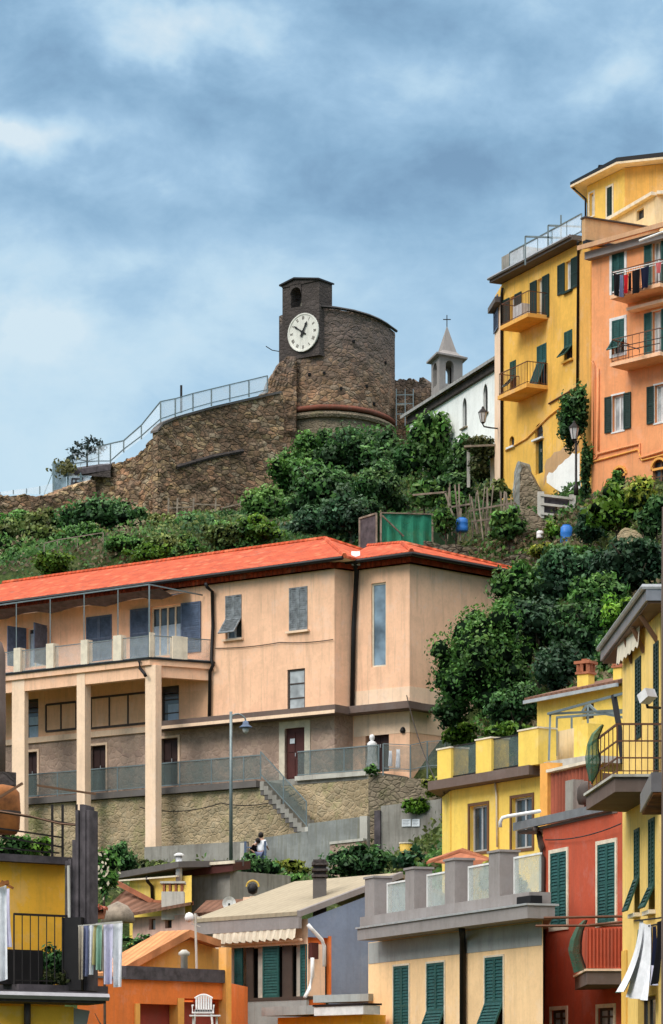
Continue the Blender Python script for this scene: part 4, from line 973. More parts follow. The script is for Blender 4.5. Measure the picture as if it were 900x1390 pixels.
def hand(name,th,l,wd,tail,o_):
    mb=MB(); d_=ax*math.cos(th)+up*math.sin(th); s_=d_.cross(nv).normalized(); o=cc+nv*o_
    pp_=[o-d_*tail-s_*wd*.8,o+d_*l*.55-s_*wd*.5,o+d_*l*.75-s_*wd,o+d_*l,o+d_*l*.75+s_*wd,o+d_*l*.55+s_*wd*.5,o-d_*tail+s_*wd*.8]
    q=[p+nv*.02 for p in pp_]; mb.poly(q); mb.poly(pp_[::-1])
    for i in range(7): mb.poly([pp_[i],pp_[(i+1)%7],q[(i+1)%7],q[i]])
    mb.build(name,'black',clk)
hand('minute_hand',R(146),rc*.74,.07,rc*.22,.09); hand('hour_hand',R(62),rc*.60,.10,rc*.25,.12)
mb=MB(); q=[cc+ax*math.cos(2*math.pi*i/10)*.13+up*math.sin(2*math.pi*i/10)*.13+nv*.15 for i in range(10)]; mb.poly(q); mb.build('hub','black',clk)
mb=MB(); a=P(379,477,186.5); mb.tube([a,a+Vector((-.45,0,.08)),P(361,470,186.3)],.03,5); mb.build('iron_bracket','iron',cs)
# put-log holes
mb=MB()
for x,y in ((440,506),(463,527),(498,524),(420,508),(523,492),(398,505),(480,463),(508,548)):
    Y=interp(x,cp)-.085; p=P(x,y,Y); mb.box(p.x-.09,p.x+.09,p.y-.02,p.y+.3,p.z-.08,p.z+.08)
mb.build('putlog_holes','void',cs)
# rubble buttress on the tower's left
fb=Fac(pl(340,184.5),pl(400,185.2))
def lerpf(x,pts):
    if x<=pts[0][0]: return pts[0][1]
    for (a,ya),(b,yb) in zip(pts,pts[1:]):
        if x<=b: return ya+(yb-ya)*(x-a)/(b-a)
    return pts[-1][1]
prof=[(340,534),(362,532),(366,515),(374,503),(381,490),(392,483),(400,484)]
iu=lambda f,u:(CX+F*f.w(u,0).x/f.w(u,0).y)
rough(fb,fb.u(355),fb.u(402),36,lambda u:fb.z(iu(fb,u),lerpf(iu(fb,u),prof)),26,30,.22,1.2,5,1,.05).build('buttress','castle',cs)
# ---- terrace wall
fc=Fac(pl(214,177.5),pl(385,184.2))
prf=[(214,584),(222,574),(240,566),(290,552),(365,535),(385,531)]
cw=thing('castle_terrace_wall','tall brown rubble terrace wall running left from the clock tower','wall',fc.w(0,34))
rough(fc,0,fc.Ln,33,lambda u:fc.z(iu(fc,u),lerpf(iu(fc,u),prf)),80,50,.16,.5,7,1,.05).build('stone_face','castle_r',cw)
mb=MB(); 
for x0,x1 in ((214,222),(222,240),(240,290),(290,365),(365,382)):
    a=fc.p(x0,lerpf(x0,prf)-1,.15); b=fc.p(x1,lerpf(x1,prf)-1,.15); bk=Vector((fc.n.x,fc.n.y,0))*-.7; mb.slab([a,b,b+bk,a+bk],.14)
mb.build('coping','concrete_d',cw)
mb=MB(); 
for x0,x1,y in ((240,330,628),): 
    a=fc.p(x0,634,.12); b=fc.p(x1,612,.12); mb.tube([a,a.lerp(b,.5)+Vector((0,0,.1)),b],.13,5)
mb.build('projecting_ledge','castle_d',cw)
fl=Fac(pl(112,184),pl(217,177.8)); prl=[(112,660),(128,640),(150,632),(185,619),(200,604),(217,578)]
rough(fl,0,fl.Ln,33,lambda u:fl.z(iu(fl,u),lerpf(iu(fl,u),prl)),55,44,.18,.8,9,1,.06).build('stone_face','castle_r',cw)
f0=Fac(pl(-60,172),pl(130,179)); pr0=[(-60,668),(0,672),(30,671),(60,675),(90,664),(110,657),(130,650)]
lw_=thing('dark_stone_wall','low dark stone wall along the ridge at the far left','wall',f0.w(0,33))
rough(f0,0,f0.Ln,33,lambda u:f0.z(iu(f0,u),lerpf(iu(f0,u),pr0)),60,18,.15,1.5,11,1,.1).build('stone_face','castle_r',lw_)
# fence on terrace
top=[(98,632,183),(118,629,183),(134,628,182.5),(150,628,181.6),(168,612,180.5),(192,594,179.2),(218,571,177.4),(238,564,178),(262,556,179),(287,549,179.9),(312,543,180.9),(338,537,182),(363,531,183)]
hh=[612,608,606,602,598,577,545,541,534,528,522,516,510]
fn_=thing('glazed_fence','pale glazed balustrade fence along the top of the castle terrace wall','fence',P(*top[0]))
mb=MB(); A_=[P(x,y+2,Y) for x,y,Y in top]; B_=[P(x,h,Y) for (x,y,Y),h in zip(top,hh)]
for a,b in zip(A_,B_): mb.bar(a,b,.085)
for i in range(len(A_)-1): mb.bar(B_[i],B_[i+1],.06); mb.bar(A_[i]+Vector((0,0,.2)),A_[i+1]+Vector((0,0,.2)),.05)
mb.build('fence_posts','rail_grey',fn_)
mb=MB()
for i in range(len(A_)-1): mb.poly([A_[i],A_[i+1],B_[i+1],B_[i]])
mb.build('mesh_panel','panel_mesh',fn_)
b=P(246,560,178.5); mb=MB(); mb.tube([b,P(246,523,178.5)],.07,6); mb.build('antenna_pole','iron',None,b,'thin dark pole rising above the terrace fence','pole')
# viewing deck
dk=thing('viewing_deck','dark cantilevered viewing deck with white sheeting below, left end of castle wall','platform',P(120,650,181))
mb=MB(); q=[P(86,640,182.5),P(150,630,181),P(156,627,184),P(92,636,185.5)]; mb.slab(q,.35); mb.build('deck_slab','wood_d',dk)
mb=MB(); mb.hexa([P(90,644,182.6),P(150,648,181),P(150,648,182),P(90,644,183.6),P(90,641,182.6),P(150,633,181),P(150,633,182),P(90,641,183.6)]); mb.build('deck_beam','castle_d',dk)
mb=MB(); mb.bar(P(73,673,181.8),P(73,628,181.8),.16); mb.bar(P(92,670,182),P(92,640,182),.12); mb.bar(P(110,668,182),P(110,642,182),.14); mb.bar(P(73,629,181.8),P(95,632,182),.1); mb.bar(P(60,670,181),P(72,640,181.6),.04); mb.split('post','shade_g',dk)
mb=MB(); mb.poly([P(75,671,182),P(90,668,182.1),P(90,634,182.1),P(75,631,182)]); mb.build('grey_sheet','shade_g',dk)
mb=MB(); mb.poly([P(92.5,668,182.2),P(123,656,182),P(124,647,182),P(92.5,642,182.2)]); sh_=mb.build('white_sheet','shade_w',dk)
mb=MB()
for a,b in (((97,664),(98,650)),((97,650),(109,650)),((103,663),(103,650)),((99,656),(107,655)),((108,662),(112,648))): mb.bar(P(*a,182.0),P(*b,182.0),.09)
mb.build('dark_frame_bars','wood_d',sh_)
lf_=thing('mesh_fence','faint pale mesh fence on the low ridge wall at far left','fence',P(10,672,176))
mb=MB(); q=[(0,671,668),(18,671,665),(36,670,663),(54,671,660),(72,668,656)]
for x,y,h in q: mb.bar(P(x,y,176),P(x,h,176),.05)
mb.build('fence_posts','rail_grey',lf_); mb=MB()
for a,b in zip(q,q[1:]): mb.poly([P(a[0],a[1],176),P(b[0],b[1],176),P(b[0],b[2],176),P(a[0],a[2],176)])
mb.build('mesh_panel','panel_mesh',lf_)
# ruin right of tower
fr_=Fac(pl(530,191),pl(584,190)); prr=[(530,516),(545,515),(556,513),(565,517),(575,514),(584,520)]
rn=thing('ruined_wall','ragged brown ruined wall between the clock tower and the church belfry','wall',fr_.w(0,40))
rough(fr_,0,fr_.Ln,38,lambda u:fr_.z(iu(fr_,u),lerpf(iu(fr_,u),prr)),24,20,.2,1.5,21,1,.12).build('stone_face','castle',rn)
sf=thing('scaffold','small grey metal scaffold in front of the ruined wall','scaffold',P(548,575,188))
mb=MB(); 
for x in (538,550,561): mb.bar(P(x,578,188),P(x,528,188),.06); mb.bar(P(x,578,189.5),P(x,530,189.5),.05)
for y in (536,548,562): mb.bar(P(538,y,188),P(561,y,188),.05)
mb.split('pole','rail_grey',sf)
mb=MB(); mb.hexa([P(537,550,188),P(552,550,188),P(552,550,189.5),P(537,550,189.5),P(537,549,188),P(552,549,188),P(552,549,189.5),P(537,549,189.5)]); mb.build('plank','concrete_l',sf)
# ============================================================ CHURCH
ch=thing('church','white church with long sloping grey roof seen beyond the green trees','church',pl(562,161.4)+(33,))
fch=Fac(pl(556,162.1),pl(678,149.5)); zev=zz(490,150.2)
def arched(f,x0,x1,yt,yb,root,mat='glass'):
    u0,u1,z0,z1=f.r(x0,x1,yt,yb); f.holes.append((u0,u1,z0,z1)); m=(u0+u1)/2; mb=MB(); hgt_=(u1-u0)*1.0
    mb.poly([f.w(u0,z0,-.15),f.w(u1,z0,-.15),f.w(u1,z1,-.15),f.w(u0,z1,-.15)]); w=mb.build('window',mat,root)
    mb=MB(); n=8   # spandrels closing the square corners
    for sgn in (0,1):
        pts=[f.w(u0 if sgn==0 else u1,z1,.004)]
        for k in range(n+1):
            a=math.pi/2*k/n; uu=m-(m-u0)*math.cos(a) if sgn==0 else m+(u1-m)*math.cos(a); pts.append(f.w(uu,z1-hgt_+hgt_*math.sin(a),.004))
        mb.poly(pts if sgn else pts[::-1])
    return w,mb,(u0,u1,z0,z1)
spans=[]
for a in ((628,633.5,540,581),(656,662,521,562)):
    w_,mbx,_=arched(fch,*a,ch,'void'); spans.append(mbx)
mb=MB(); fch.wall(mb,0,fch.Ln,32,zev,.25)
for m_ in spans: b0=len(mb.v); mb.v+=m_.v; mb.f+=[tuple(b0+i for i in f) for f in m_.f]
ub_=fch.Ln; bk=9.0
e0=fch.w(0,32,0); e1=fch.w(0,32,-bk); g=(zev)
mb.poly([fch.w(0,32,-bk),fch.w(0,32,0),fch.w(0,zev,0),fch.w(0,zev+2.2,-bk/2),fch.w(0,zev,-bk)])
mb.poly([fch.w(ub_,32,0),fch.w(ub_,32,-bk),fch.w(ub_,zev,-bk),fch.w(ub_,zev+2.2,-bk/2),fch.w(ub_,zev,0)])
mb.poly([fch.w(ub_,32,-bk),fch.w(0,32,-bk),fch.w(0,zev,-bk),fch.w(ub_,zev,-bk)])
mb.build('wall','white_wall',ch)
mb=MB(); 
for v0,v1,za,zb_2 in ((.45,-bk/2,zev-.05,zev+2.35),(-bk-.45,-bk/2,zev-.05,zev+2.35)):
    a=fch.w(-.3,za,v0);b=fch.w(ub_+.3,za,v0);c=fch.w(ub_+.3,zb_2,v1);d=fch.w(-.3,zb_2,v1); q=[a,b,c,d] if v0>v1 else [b,a,d,c]; mb.slab(q,.16)
mb.build('roof','roof_grey',ch)
mb=MB(); mb.fbox(fch,0,ub_,zev-.55,zev-.16,0,.18); mb.build('eaves_moulding','castle_d',ch)
mb=MB()
for a in ((628,633.5,582),(656,662,563)): mb.fbox(fch,fch.u(a[0])-.15,fch.u(a[1])+.15,fch.z(a[0],a[2]+2),fch.z(a[0],a[2]),0,.12)
mb.build('sill','castle_base',ch)
# belfry
bf=thing('belfry','grey square belfry with pointed spire and iron cross above the church roof','belfry',P(607,560,166))
bA=pl(585.5,167.4); bB=pl(596.5,165.6); bC=pl(628,166.6)
bD=(bA[0]+bC[0]-bB[0],bA[1]+bC[1]-bB[1])
zt_=zz(487,166); zb0=34.5; FB=[Fac(bA,bB),Fac(bB,bC),Fac(bC,bD),Fac(bD,bA)]
op=[]
zo0,zo1=zz(521,166),zz(489,166)
FB[1].holes.append((FB[1].u(605),FB[1].u(616),zo0,zo1)); FB[3].holes.append((FB[3].Ln*.3,FB[3].Ln*.7,zo0,zo1)); FB[2].holes.append((.35*FB[2].Ln,.65*FB[2].Ln,zo0,zo1)); FB[0].holes.append((FB[0].u(588),FB[0].u(593),zo0,zo1))
FB[2].holes[0]=(FB[2].Ln*.3,FB[2].Ln*.7,zo0,zo1)
mb=MB()
for f in FB: f.wall(mb,0,f.Ln,zb0,zt_,.22)
for f in FB: # arched heads
    h=f.holes[0]; m=(h[0]+h[1])/2; rr=(h[1]-h[0])/2
    for sgn in (0,1):
        pts=[f.w(h[0] if sgn==0 else h[1],h[3],.003)]
        for k in range(7):
            a=math.pi/2*k/6; pts.append(f.w(m-rr*math.cos(a) if sgn==0 else m+rr*math.cos(a),h[3]-rr+rr*math.sin(a),.003))
        mb.poly(pts if sgn else pts[::-1])
mb.build('belfry_wall','spire',bf)
ctr=Vector(((bA[0]+bC[0])/2,(bA[1]+bC[1])/2,0)); cr_=[Vector((*q,0))-ctr for q in (bA,bB,bC,bD)]
mb=MB()
mb.prism([(ctr.x+q.x*1.0,ctr.y+q.y*1.0) for q in cr_],zt_,zt_+.1)
a_=[(ctr+q*1.32).to_2d() for q in cr_]; mb.prism([tuple(q) for q in a_],zt_+.10,zt_+.2); bs=mb.build('belfry_eaves','mauve',bf)
zap=zz(437,166); lv=[(1.28,zt_+.2),(.85,zt_+.36),(.62,zt_+.55),(.02,zap)]
mb=MB()
for (s0,z0),(s1,z1) in zip(lv,lv[1:]):
    for i in range(4):
        a=ctr+cr_[i]*s0;b=ctr+cr_[(i+1)%4]*s0;c=ctr+cr_[(i+1)%4]*s1;d=ctr+cr_[i]*s1; a.z=b.z=z0;c.z=d.z=z1; mb.poly([a,b,c,d])
mb.build('spire','spire',bf)
mb=MB(); t0=Vector((ctr.x,ctr.y,zap-.1)); mb.bar(t0,t0+Vector((0,0,.75)),.05); mb.bar(t0+Vector((-.22,0,.5)),t0+Vector((.22,0,.5)),.045); mb.build('cross','iron',bf)
# ============================================================ TALL YELLOW HOUSE
y,_=None,None
Ya,Yb=137.2,130.1
Y0=pl(682,Ya); Y1=pl(786,130.7); Y2=pl(803,129.5)
fy=Fac(Y0,Y1); bkv=9
yb3=(fy.w(fy.Ln,0,-bkv).x+1.5,fy.w(fy.Ln,0,-bkv).y); yb4=(fy.w(0,0,-bkv).x,fy.w(0,0,-bkv).y)
YL=pl(672,139.3)
yh,fy_=house('yellow_house','tall narrow weathered yellow house with two small balconies and green shutters','building',[Y0,Y1,Y2,yb3,yb4,YL],26)
fy=fy_[0]; zy=zz(329,130.5)
window(yh,fy,692.5,699.5,402,442,'open',frame='white',sh='green_dk',pane='glass_lt',sill='salmon_pale',lw=.62)
window(yh,fy,767.5,776,354,395,'open',frame='white',sh='green_dk',pane='glass_lt',sill='green_dk',lw=.62)
window(yh,fy,729.5,737,378,436,'open',frame='cream_tr',sh='green_dk',pane='glass_lt',lw=.60)
window(yh,fy,766,777,449,489,'genoa',frame='frame_d',sh='green_sh',sill='yellow_old',flapang=40)
window(yh,fy,692.5,700.5,490,532,'genoa',frame='frame_d',sh='green_sh',sill='yellow_old',flapang=45)
window(yh,fy,729,742,468,531,'genoa',frame='frame_d',sh='green_teal',flap=.62,flapang=22)
def addspan(mb,f,rct,v=.004,col=None,n=8,full=1.0):
    u0,u1,z0,z1=rct; m=(u0+u1)/2; rr=(m-u0); h=rr*full
    for sgn in (0,1):
        pts=[f.w(u0 if sgn==0 else u1,z1,v)]
        for k in range(n+1):
            a=math.pi/2*k/n; pts.append(f.w(m-rr*math.cos(a) if sgn==0 else m+rr*math.cos(a),z1-h+h*math.sin(a),v))
        mb.poly(pts if sgn else pts[::-1])
r1=fy.r(691.5,698,592,606); window(yh,fy,0,0,0,0,'glass',frame='frame_d',rect=r1,mull=0,sill='white')
r2=fy.r(726,737,575,595); window(yh,fy,0,0,0,0,'glass',frame='frame_b',rect=r2,mull=0,sill='white')
r3=fy.r(727,737,597,643); door(yh,fy,0,0,0,0,mat='green_dk',rect=r3)
mb=MB(); zsp=fy.z(740,650)
fy.wall(mb,0,fy.Ln,26,zy); addspan(mb,fy,r1); addspan(mb,fy,r2)
for f in fy_[1:]: f.wall(mb,0,f.Ln,26,zy)
mb.poly([(f.A.x,f.A.y,zy) for f in fy_]); mb.build('wall','yellow_old',yh)
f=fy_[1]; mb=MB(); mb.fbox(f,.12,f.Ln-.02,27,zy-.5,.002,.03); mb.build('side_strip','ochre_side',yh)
f=fy_[5]; mb=MB(); mb.fbox(f,.05,f.Ln-.05,27,zy-.4,.002,.03); mb.build('side_strip','salmon_pale',yh)
mb=MB(); u=f.Ln*.2; leafpanel(mb,f.w(f.Ln*.05,zz(445,138),.06),Vector((f.d.x,f.d.y,0)),Vector((0,0,1)),Vector((f.n.x,f.n.y,0)),f.Ln*.55,1.6); mb.build('shutter','slate_sh',yh)
# whitewashed plinth patches
mb=MB(); 
pts=[(742,655),(742,647),(745,641),(750,642),(755,637),(758,632),(763,629),(767,624),(772,621),(777,615),(783,617),(790,612),(790,668),(760,668)]
mb.poly([fy.p(a,b,.015) for a,b in pts]); mb.build('whitewashed_plinth','white_wall',yh)
mb=MB(); pts=[(738,660),(738,650),(740,641),(739,633),(742,624),(748,620),(752,614),(760,612),(767,605),(775,604),(785,596),(787,612),(777,615),(772,621),(767,624),(763,629),(758,632),(755,637),(750,642),(745,641),(742,647)]
mb.poly([fy.p(a,b,.012) for a,b in pts]); mb.build('bare_render_patch','tan_wall',yh)
# eaves slab
mb=MB(); q=[fy.w(-.25,zy+.25,.55),fy.w(fy.Ln+.35,zy+.25,.55),fy.w(fy.Ln+.35,zy+.25,-.6),fy.w(-.25,zy+.25,-1.0)]; mb.slab(q,.22); 
ev=mb.build('eaves_slab','concrete_d',yh)
f5=fy_[5]; mb=MB(); mb.fbox(f5,.0,f5.Ln,zy-.85,zy-.6,0,.35); mb.build('lower_eaves','concrete_d',yh)
mb=MB(); mb.tube([fy.w(-.25,zy+.2,.62),fy.w(fy.Ln+.3,zy+.2,.62)],.07,6); mb.build('gutter','grey_metal',ev)
mb=MB(); mb.fbox(fy,.1,fy.u(712),zy+.25,zy+1.2,-1.2,.1); mb.build('parapet_block','concrete',yh)
mb=MB(); a=fy.u(697); b=fy.u(795); railing(mb,[fy.w(a,zy+.3,.2),fy.w(b,zy+.3,.2)],.85,1.3,.03,.05); mb.build('roof_railing','rail_grey',yh)
mb=MB(); mb.poly([fy.w(a,zy+.3,.19),fy.w(b,zy+.3,.19),fy.w(b,zy+1.12,.19),fy.w(a,zy+1.12,.19)]); mb.build('rail_panel','panel_mesh',yh)
mb=MB(); 
def PY(x,y_): return P(x,y_,132.5)
for a,b in (((713,360),(713,321)),((713,321),(765,323)),((744,340),(744,306)),((744,306),(800,308)),((761.5,350),(761.5,292))): mb.bar(PY(*a),PY(*b),.07)
mb.build('roof_frame','rail_grey',yh)
pipe(yh,[fy.p(682,391,.15),fy.p(681,400,.08),fy.p(681,655,.08)],.07); pipe(yh,[fy.p(784.5,328,.3),fy.p(785,340,.08),fy.p(783.5,530,.08)],.06)
# balconies
def balcony(root,f,x0,x1,ys,dep,th=.18,rail=True,h=1.0,mat='concrete_l',railm='rail_brown',step=.13,brk=True,u=None):
    u0=f.u(x0) if u is None else u[0]; u1=f.u(x1) if u is None else u[1]; z=f.z((x0+x1)/2,ys)
    mb=MB(); mb.fbox(f,u0,u1,z-th,z,-.05,dep); b=mb.build('balcony_slab',mat,root)
    if brk:
        mb=MB()
        for k in (.15,.5,.85):
            uu=u0+(u1-u0)*k; mb.prism([(f.w(uu-.06,0,0).x,f.w(uu-.06,0,0).y),(f.w(uu-.06,0,dep*.7).x,f.w(uu-.06,0,dep*.7).y),(f.w(uu+.06,0,dep*.7).x,f.w(uu+.06,0,dep*.7).y),(f.w(uu+.06,0,0).x,f.w(uu+.06,0,0).y)],[z-th-.28,z-th-.08,z-th-.08,z-th-.28],z-th-.002)
        mb.split('bracket',mat,b)
    if rail:
        mb=MB(); e=.06; railing(mb,[f.w(u0+e,z,0),f.w(u0+e,z,dep-e),f.w(u1-e,z,dep-e),f.w(u1-e,z,0)],h,step,.018,.035); mb.build('balcony_rail',railm,b)
    return b,u0,u1,z
b_,u0,u1,z=balcony(yh,fy,706,744,437,1.05,mat='ochre_side',brk=False)
ac=fy.w(fy.u(728),z,.62); mb=MB(); mb.fbox(fy,fy.u(728)-.42,fy.u(728)+.38,z+.01,z+.62,.55,.95); mb.build('air_conditioner','white_pl',None,ac,'white air conditioner box on the upper balcony of the yellow house','air conditioner')
b_,u0,u1,z=balcony(yh,fy,704,744,532,1.1,mat='ochre_side',brk=False)
pipe(yh,[fy.p(686,612,.05),fy.p(715,595,.05),fy.p(745,565,.05),fy.p(783,535,.05)],.04,'ochre_side','wall_cable')
pipe(yh,[fy.p(745,548,.05),fy.p(765,536,.05),fy.p(784,525,.05)],.04,'rail_brown','wall_cable')
# ---- roof terrace parapet & top house
tp=thing('upper_yellow_house','yellow penthouse with dark overhanging roof above the tall yellow house','building',pl(797,139.6)+(38,))
T0=pl(797,139.6);T1=pl(848,136.8);T2=pl(930,135.8); t_z=zz(228,136.8); T3=(T2[0]+2,T2[1]+7); T4=(T0[0]+2.5,T0[1]+7)
FT=[Fac(T0,T1),Fac(T1,T2),Fac(T2,T3),Fac(T3,T4),Fac(T4,T0)]
window(tp,FT[0],824.5,831.5,254,293,'closed',frame='cream_tr',sh='green_dk',sur='cream_tr',surw=.1)
window(tp,FT[0],800.5,806.5,262,293,'glass',frame='white',pane='glass_lt',sur='cream_tr',surw=.08,mull=0)
mb=MB(); 
for i in (0,2,3,4): FT[i].wall(mb,0,FT[i].Ln,38,t_z)
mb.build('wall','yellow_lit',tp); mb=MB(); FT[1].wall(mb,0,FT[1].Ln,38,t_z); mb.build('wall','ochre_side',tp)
a=FT[0].w(-.55,t_z,.6);b=FT[0].w(FT[0].Ln+.1,t_z,.62); c=FT[1].w(FT[1].Ln,t_z,.6); d=Vector((T3[0],T3[1],t_z+1.0)); e=Vector((T4[0]-.5,T4[1],t_z+1.0))
b=Vector((FT[0].w(FT[0].Ln,t_z,.6)+Vector((.1,-.25,0))))
mb=MB(); mb.prism([(a.x,a.y),(b.x,b.y),(c.x,c.y),(d.x,d.y),(e.x,e.y)],t_z+.02,t_z+.12); sof=mb.build('soffit','soffit',tp)
mb=MB(); g_=lambda p,k:(p.x,p.y)
mb.prism([g_(a,0),g_(b,0),g_(c,0),g_(d,0),g_(e,0)],t_z+.121,[t_z+.26,t_z+.32,t_z+.34,t_z+.9,t_z+.8]); mb.build('roof','black',tp)
mb=MB(); q=P(818,240,140.6); mb.box(q.x-.16,q.x+.16,q.y,q.y+.35,q.z-.6,zz(226,140.6)); chm=mb.build('chimney','castle_d',tp); mb=MB(); mb.box(q.x-.2,q.x+.2,q.y-.04,q.y+.39,zz(226,140.6)+.002,zz(224,140.6)); mb.build('chimney_cap','black',chm)
pipe(tp,[a+Vector((.1,.05,.05)),FT[0].w(.02,t_z-.6,.1),FT[0].w(.02,t_z-2.4,.1)],.05)
# lower cornice house
lc=thing('cream_roof_extension','low cream roof extension with pale cornice right of the penthouse','building',pl(830,135.9)+(37,))
C0=pl(830,135.9);C1=pl(890,132);C2=pl(930,131.8); FC=[Fac(C0,C1),Fac(C1,C2)]; cz=zz(266,132)
window(lc,FC[0],864,874,284,298,'glass',frame='frame_d',mull=1)
mb=MB(); FC[0].wall(mb,0,FC[0].Ln,37,cz); FC[1].wall(mb,0,FC[1].Ln,37,cz); mb.poly([(*C0,cz),(*C1,cz),(*C2,cz),(C2[0],C2[1]+3,cz),(C0[0]+.4,C0[1]+2,cz)]); mb.build('wall','cream',lc)
mb=MB(); q=[FC[0].w(-.1,cz+.16,.25),FC[0].w(FC[0].Ln+.05,cz+.16,.25),FC[0].w(FC[0].Ln+.05,cz+.16,-.5),FC[0].w(-.1,cz+.16,-.4)]; mb.slab(q,.15); q=[FC[1].w(.06,cz+.16,.27),FC[1].w(FC[1].Ln,cz+.16,.27),FC[1].w(FC[1].Ln,cz+.16,-.5),FC[1].w(.06,cz+.16,-.5)]; mb.slab(q,.15); mb.build('cornice','cream_tr',lc)
# tan parapet
tpar=thing('roof_parapet','tan rendered parapet wall between the yellow house roof and the penthouse','wall',pl(795,129.4)+(37,))
fp=Fac(pl(794,129.15),pl(895,130.9)); mb=MB(); zp0=zz(326,129.15); zp1=zz(296,129.15)
mb.poly([fp.w(0,zp0),fp.w(fp.Ln,zp0),fp.w(fp.Ln,zp1),fp.w(0,zp1)]); mb.poly([fp.w(0,zp1),fp.w(fp.Ln,zp1),fp.w(fp.Ln,zp1,-.25),fp.w(0,zp1,-.25)]); mb.poly([fp.w(0,zp0,-.25),fp.w(0,zp0),fp.w(0,zp1),fp.w(0,zp1,-.25)])
mb.build('face','tan_wall',tpar)
mb=MB(); mb.slab([fp.w(-.05,zp1+.07,.08),fp.w(fp.Ln,zp1+.07,.08),fp.w(fp.Ln,zp1+.07,-.3),fp.w(-.05,zp1+.07,-.3)],.065); mb.build('coping','frame_d',tpar)
mb=MB(); mb.fbox(fp,-.0,fp.Ln*.85,zp0-.14,zp0-.002,-.2,.12); mb.build('base_flashing','black',tpar)
# ============================================================ ORANGE TALL HOUSE
O0=pl(803,128.9);O1=pl(935,124.9); fo=Fac(O0,O1); O2=(O1[0]+2,O1[1]+8);O3=(O0[0]+2,O0[1]+8)
oh,FO=house('orange_house','tall orange house with white framed windows and arched ground floor openings','building',[O0,O1,O2,O3],24); fo=FO[0]; zo=fo.z(803,347)
window(oh,fo,831,848,342,394,'closed',frame='white',sh='green_teal',sur='white',surw=.13)
window(oh,fo,831,848,434,480,'genoa',frame='white',sh='green_teal',sur='white',surw=.13,flap=.42)
window(oh,fo,831.5,847,536,585,'open',frame='white',sh='green_dk',pane='glass_lt',sur='white',surw=.07,lw=.40,mull=1)
window(oh,fo,886,898,327,396,'open',frame='white',sh='green_teal',pane='glass_lt',sur='cream_tr',surw=.06,lw=.42)
window(oh,fo,886,898,422,486,'open',frame='white',sh='green_teal',pane='glass_lt',sur='cream_tr',surw=.06,lw=.42)
window(oh,fo,889,903,522,573,'open',frame='white',sh='green_dk',pane='glass_lt',sur='white',surw=.07,lw=.40)
ra=fo.r(834,849,635,672); rb=fo.r(886,904,624,668)
window(oh,fo,0,0,0,0,'glass',frame='frame_b',rect=ra,mull=1,bars=1,sill=None,pane='glass'); window(oh,fo,0,0,0,0,'glass',frame='frame_b',rect=rb,mull=1,bars=1)
mb=MB(); fo.wall(mb,0,fo.Ln,24,zo,.22); addspan(mb,fo,ra); addspan(mb,fo,rb)
for f in FO[1:]: f.wall(mb,0,f.Ln,24,zo)
mb.poly([(f.A.x,f.A.y,zo) for f in FO]); mb.build('wall','orange_tall',oh)
for rct in (ra,rb):
    mb=MB()
    u0,u1,z0,z1=rct; m=(u0+u1)/2; rr=(m-u0)
    for k in range(10):
        a0=math.pi*k/10;a1=math.pi*(k+1)/10; mb.bar(fo.w(m-(rr+.05)*math.cos(a0),z1-rr+(rr+.05)*math.sin(a0),.03),fo.w(m-(rr+.05)*math.cos(a1),z1-rr+(rr+.05)*math.sin(a1),.03),.1)
    mb.fbox(fo,u0,u1,z1-rr*1.05-.05,z1-rr*1.05+.05,-.05,.04)
    mb.build('arch_moulding','orange_light',oh)
mb=MB(); q=[fo.w(-.22,zo+.34,.70),fo.w(fo.Ln,zo+.34,.70),fo.w(fo.Ln,zo+.62,-.2),fo.w(-.22,zo+.62,-.2)]; mb.slab(q,.2); mb.build('roof','rooftan',oh)
mb=MB(); mb.fbox(fo,-.1,fo.Ln,zo-.22,zo+.10,0,.35); mb.build('cornice','mauve',oh)
mb=MB(); mb.tube([fo.p(868,327,.9),fo.p(905,313,.9)],.05,6); mb.build('awning_roll','white',oh)
bb,u0,u1,z=balcony(oh,fo,852,920,399,1.15,.16,True,1.0,'salmon_soft','rail_brown',brk=False)
b2,u0b,u1b,z2=balcony(oh,fo,852,920,491,1.15,.16,True,1.0,'salmon_soft','rail_brown',step=.35,brk=False)
mb=MB(); mb.fbox(fo,u0+.35,u1,z-.62,z-.48,.0,.5); mb.build('ledge','salmon_pale',oh)
pipe(oh,[fo.p(804,490,.06),fo.p(806,495,.06),fo.p(806,625,.06),fo.p(812,616,.06),fo.p(840,609,.06),fo.p(868,602,.06),fo.p(868,622,.06),fo.p(900,612,.06)],.05,'orange_tall','wall_pipe')
pipe(oh,[fo.p(812,500,.06),fo.p(812,612,.06)],.04,'orange_tall','wall_pipe')
pipe(oh,[fo.p(800,628,.06),fo.p(830,620,.06),fo.p(866,610,.06),fo.p(871,625,.06),fo.p(903,617,.06)],.04,'orange_light','wall_pipe')
mb=MB(); mb.fbox(fo,0,fo.u(826),24,fo.z(815,668),.003,.02); mb.build('grey_plinth','concrete',oh)
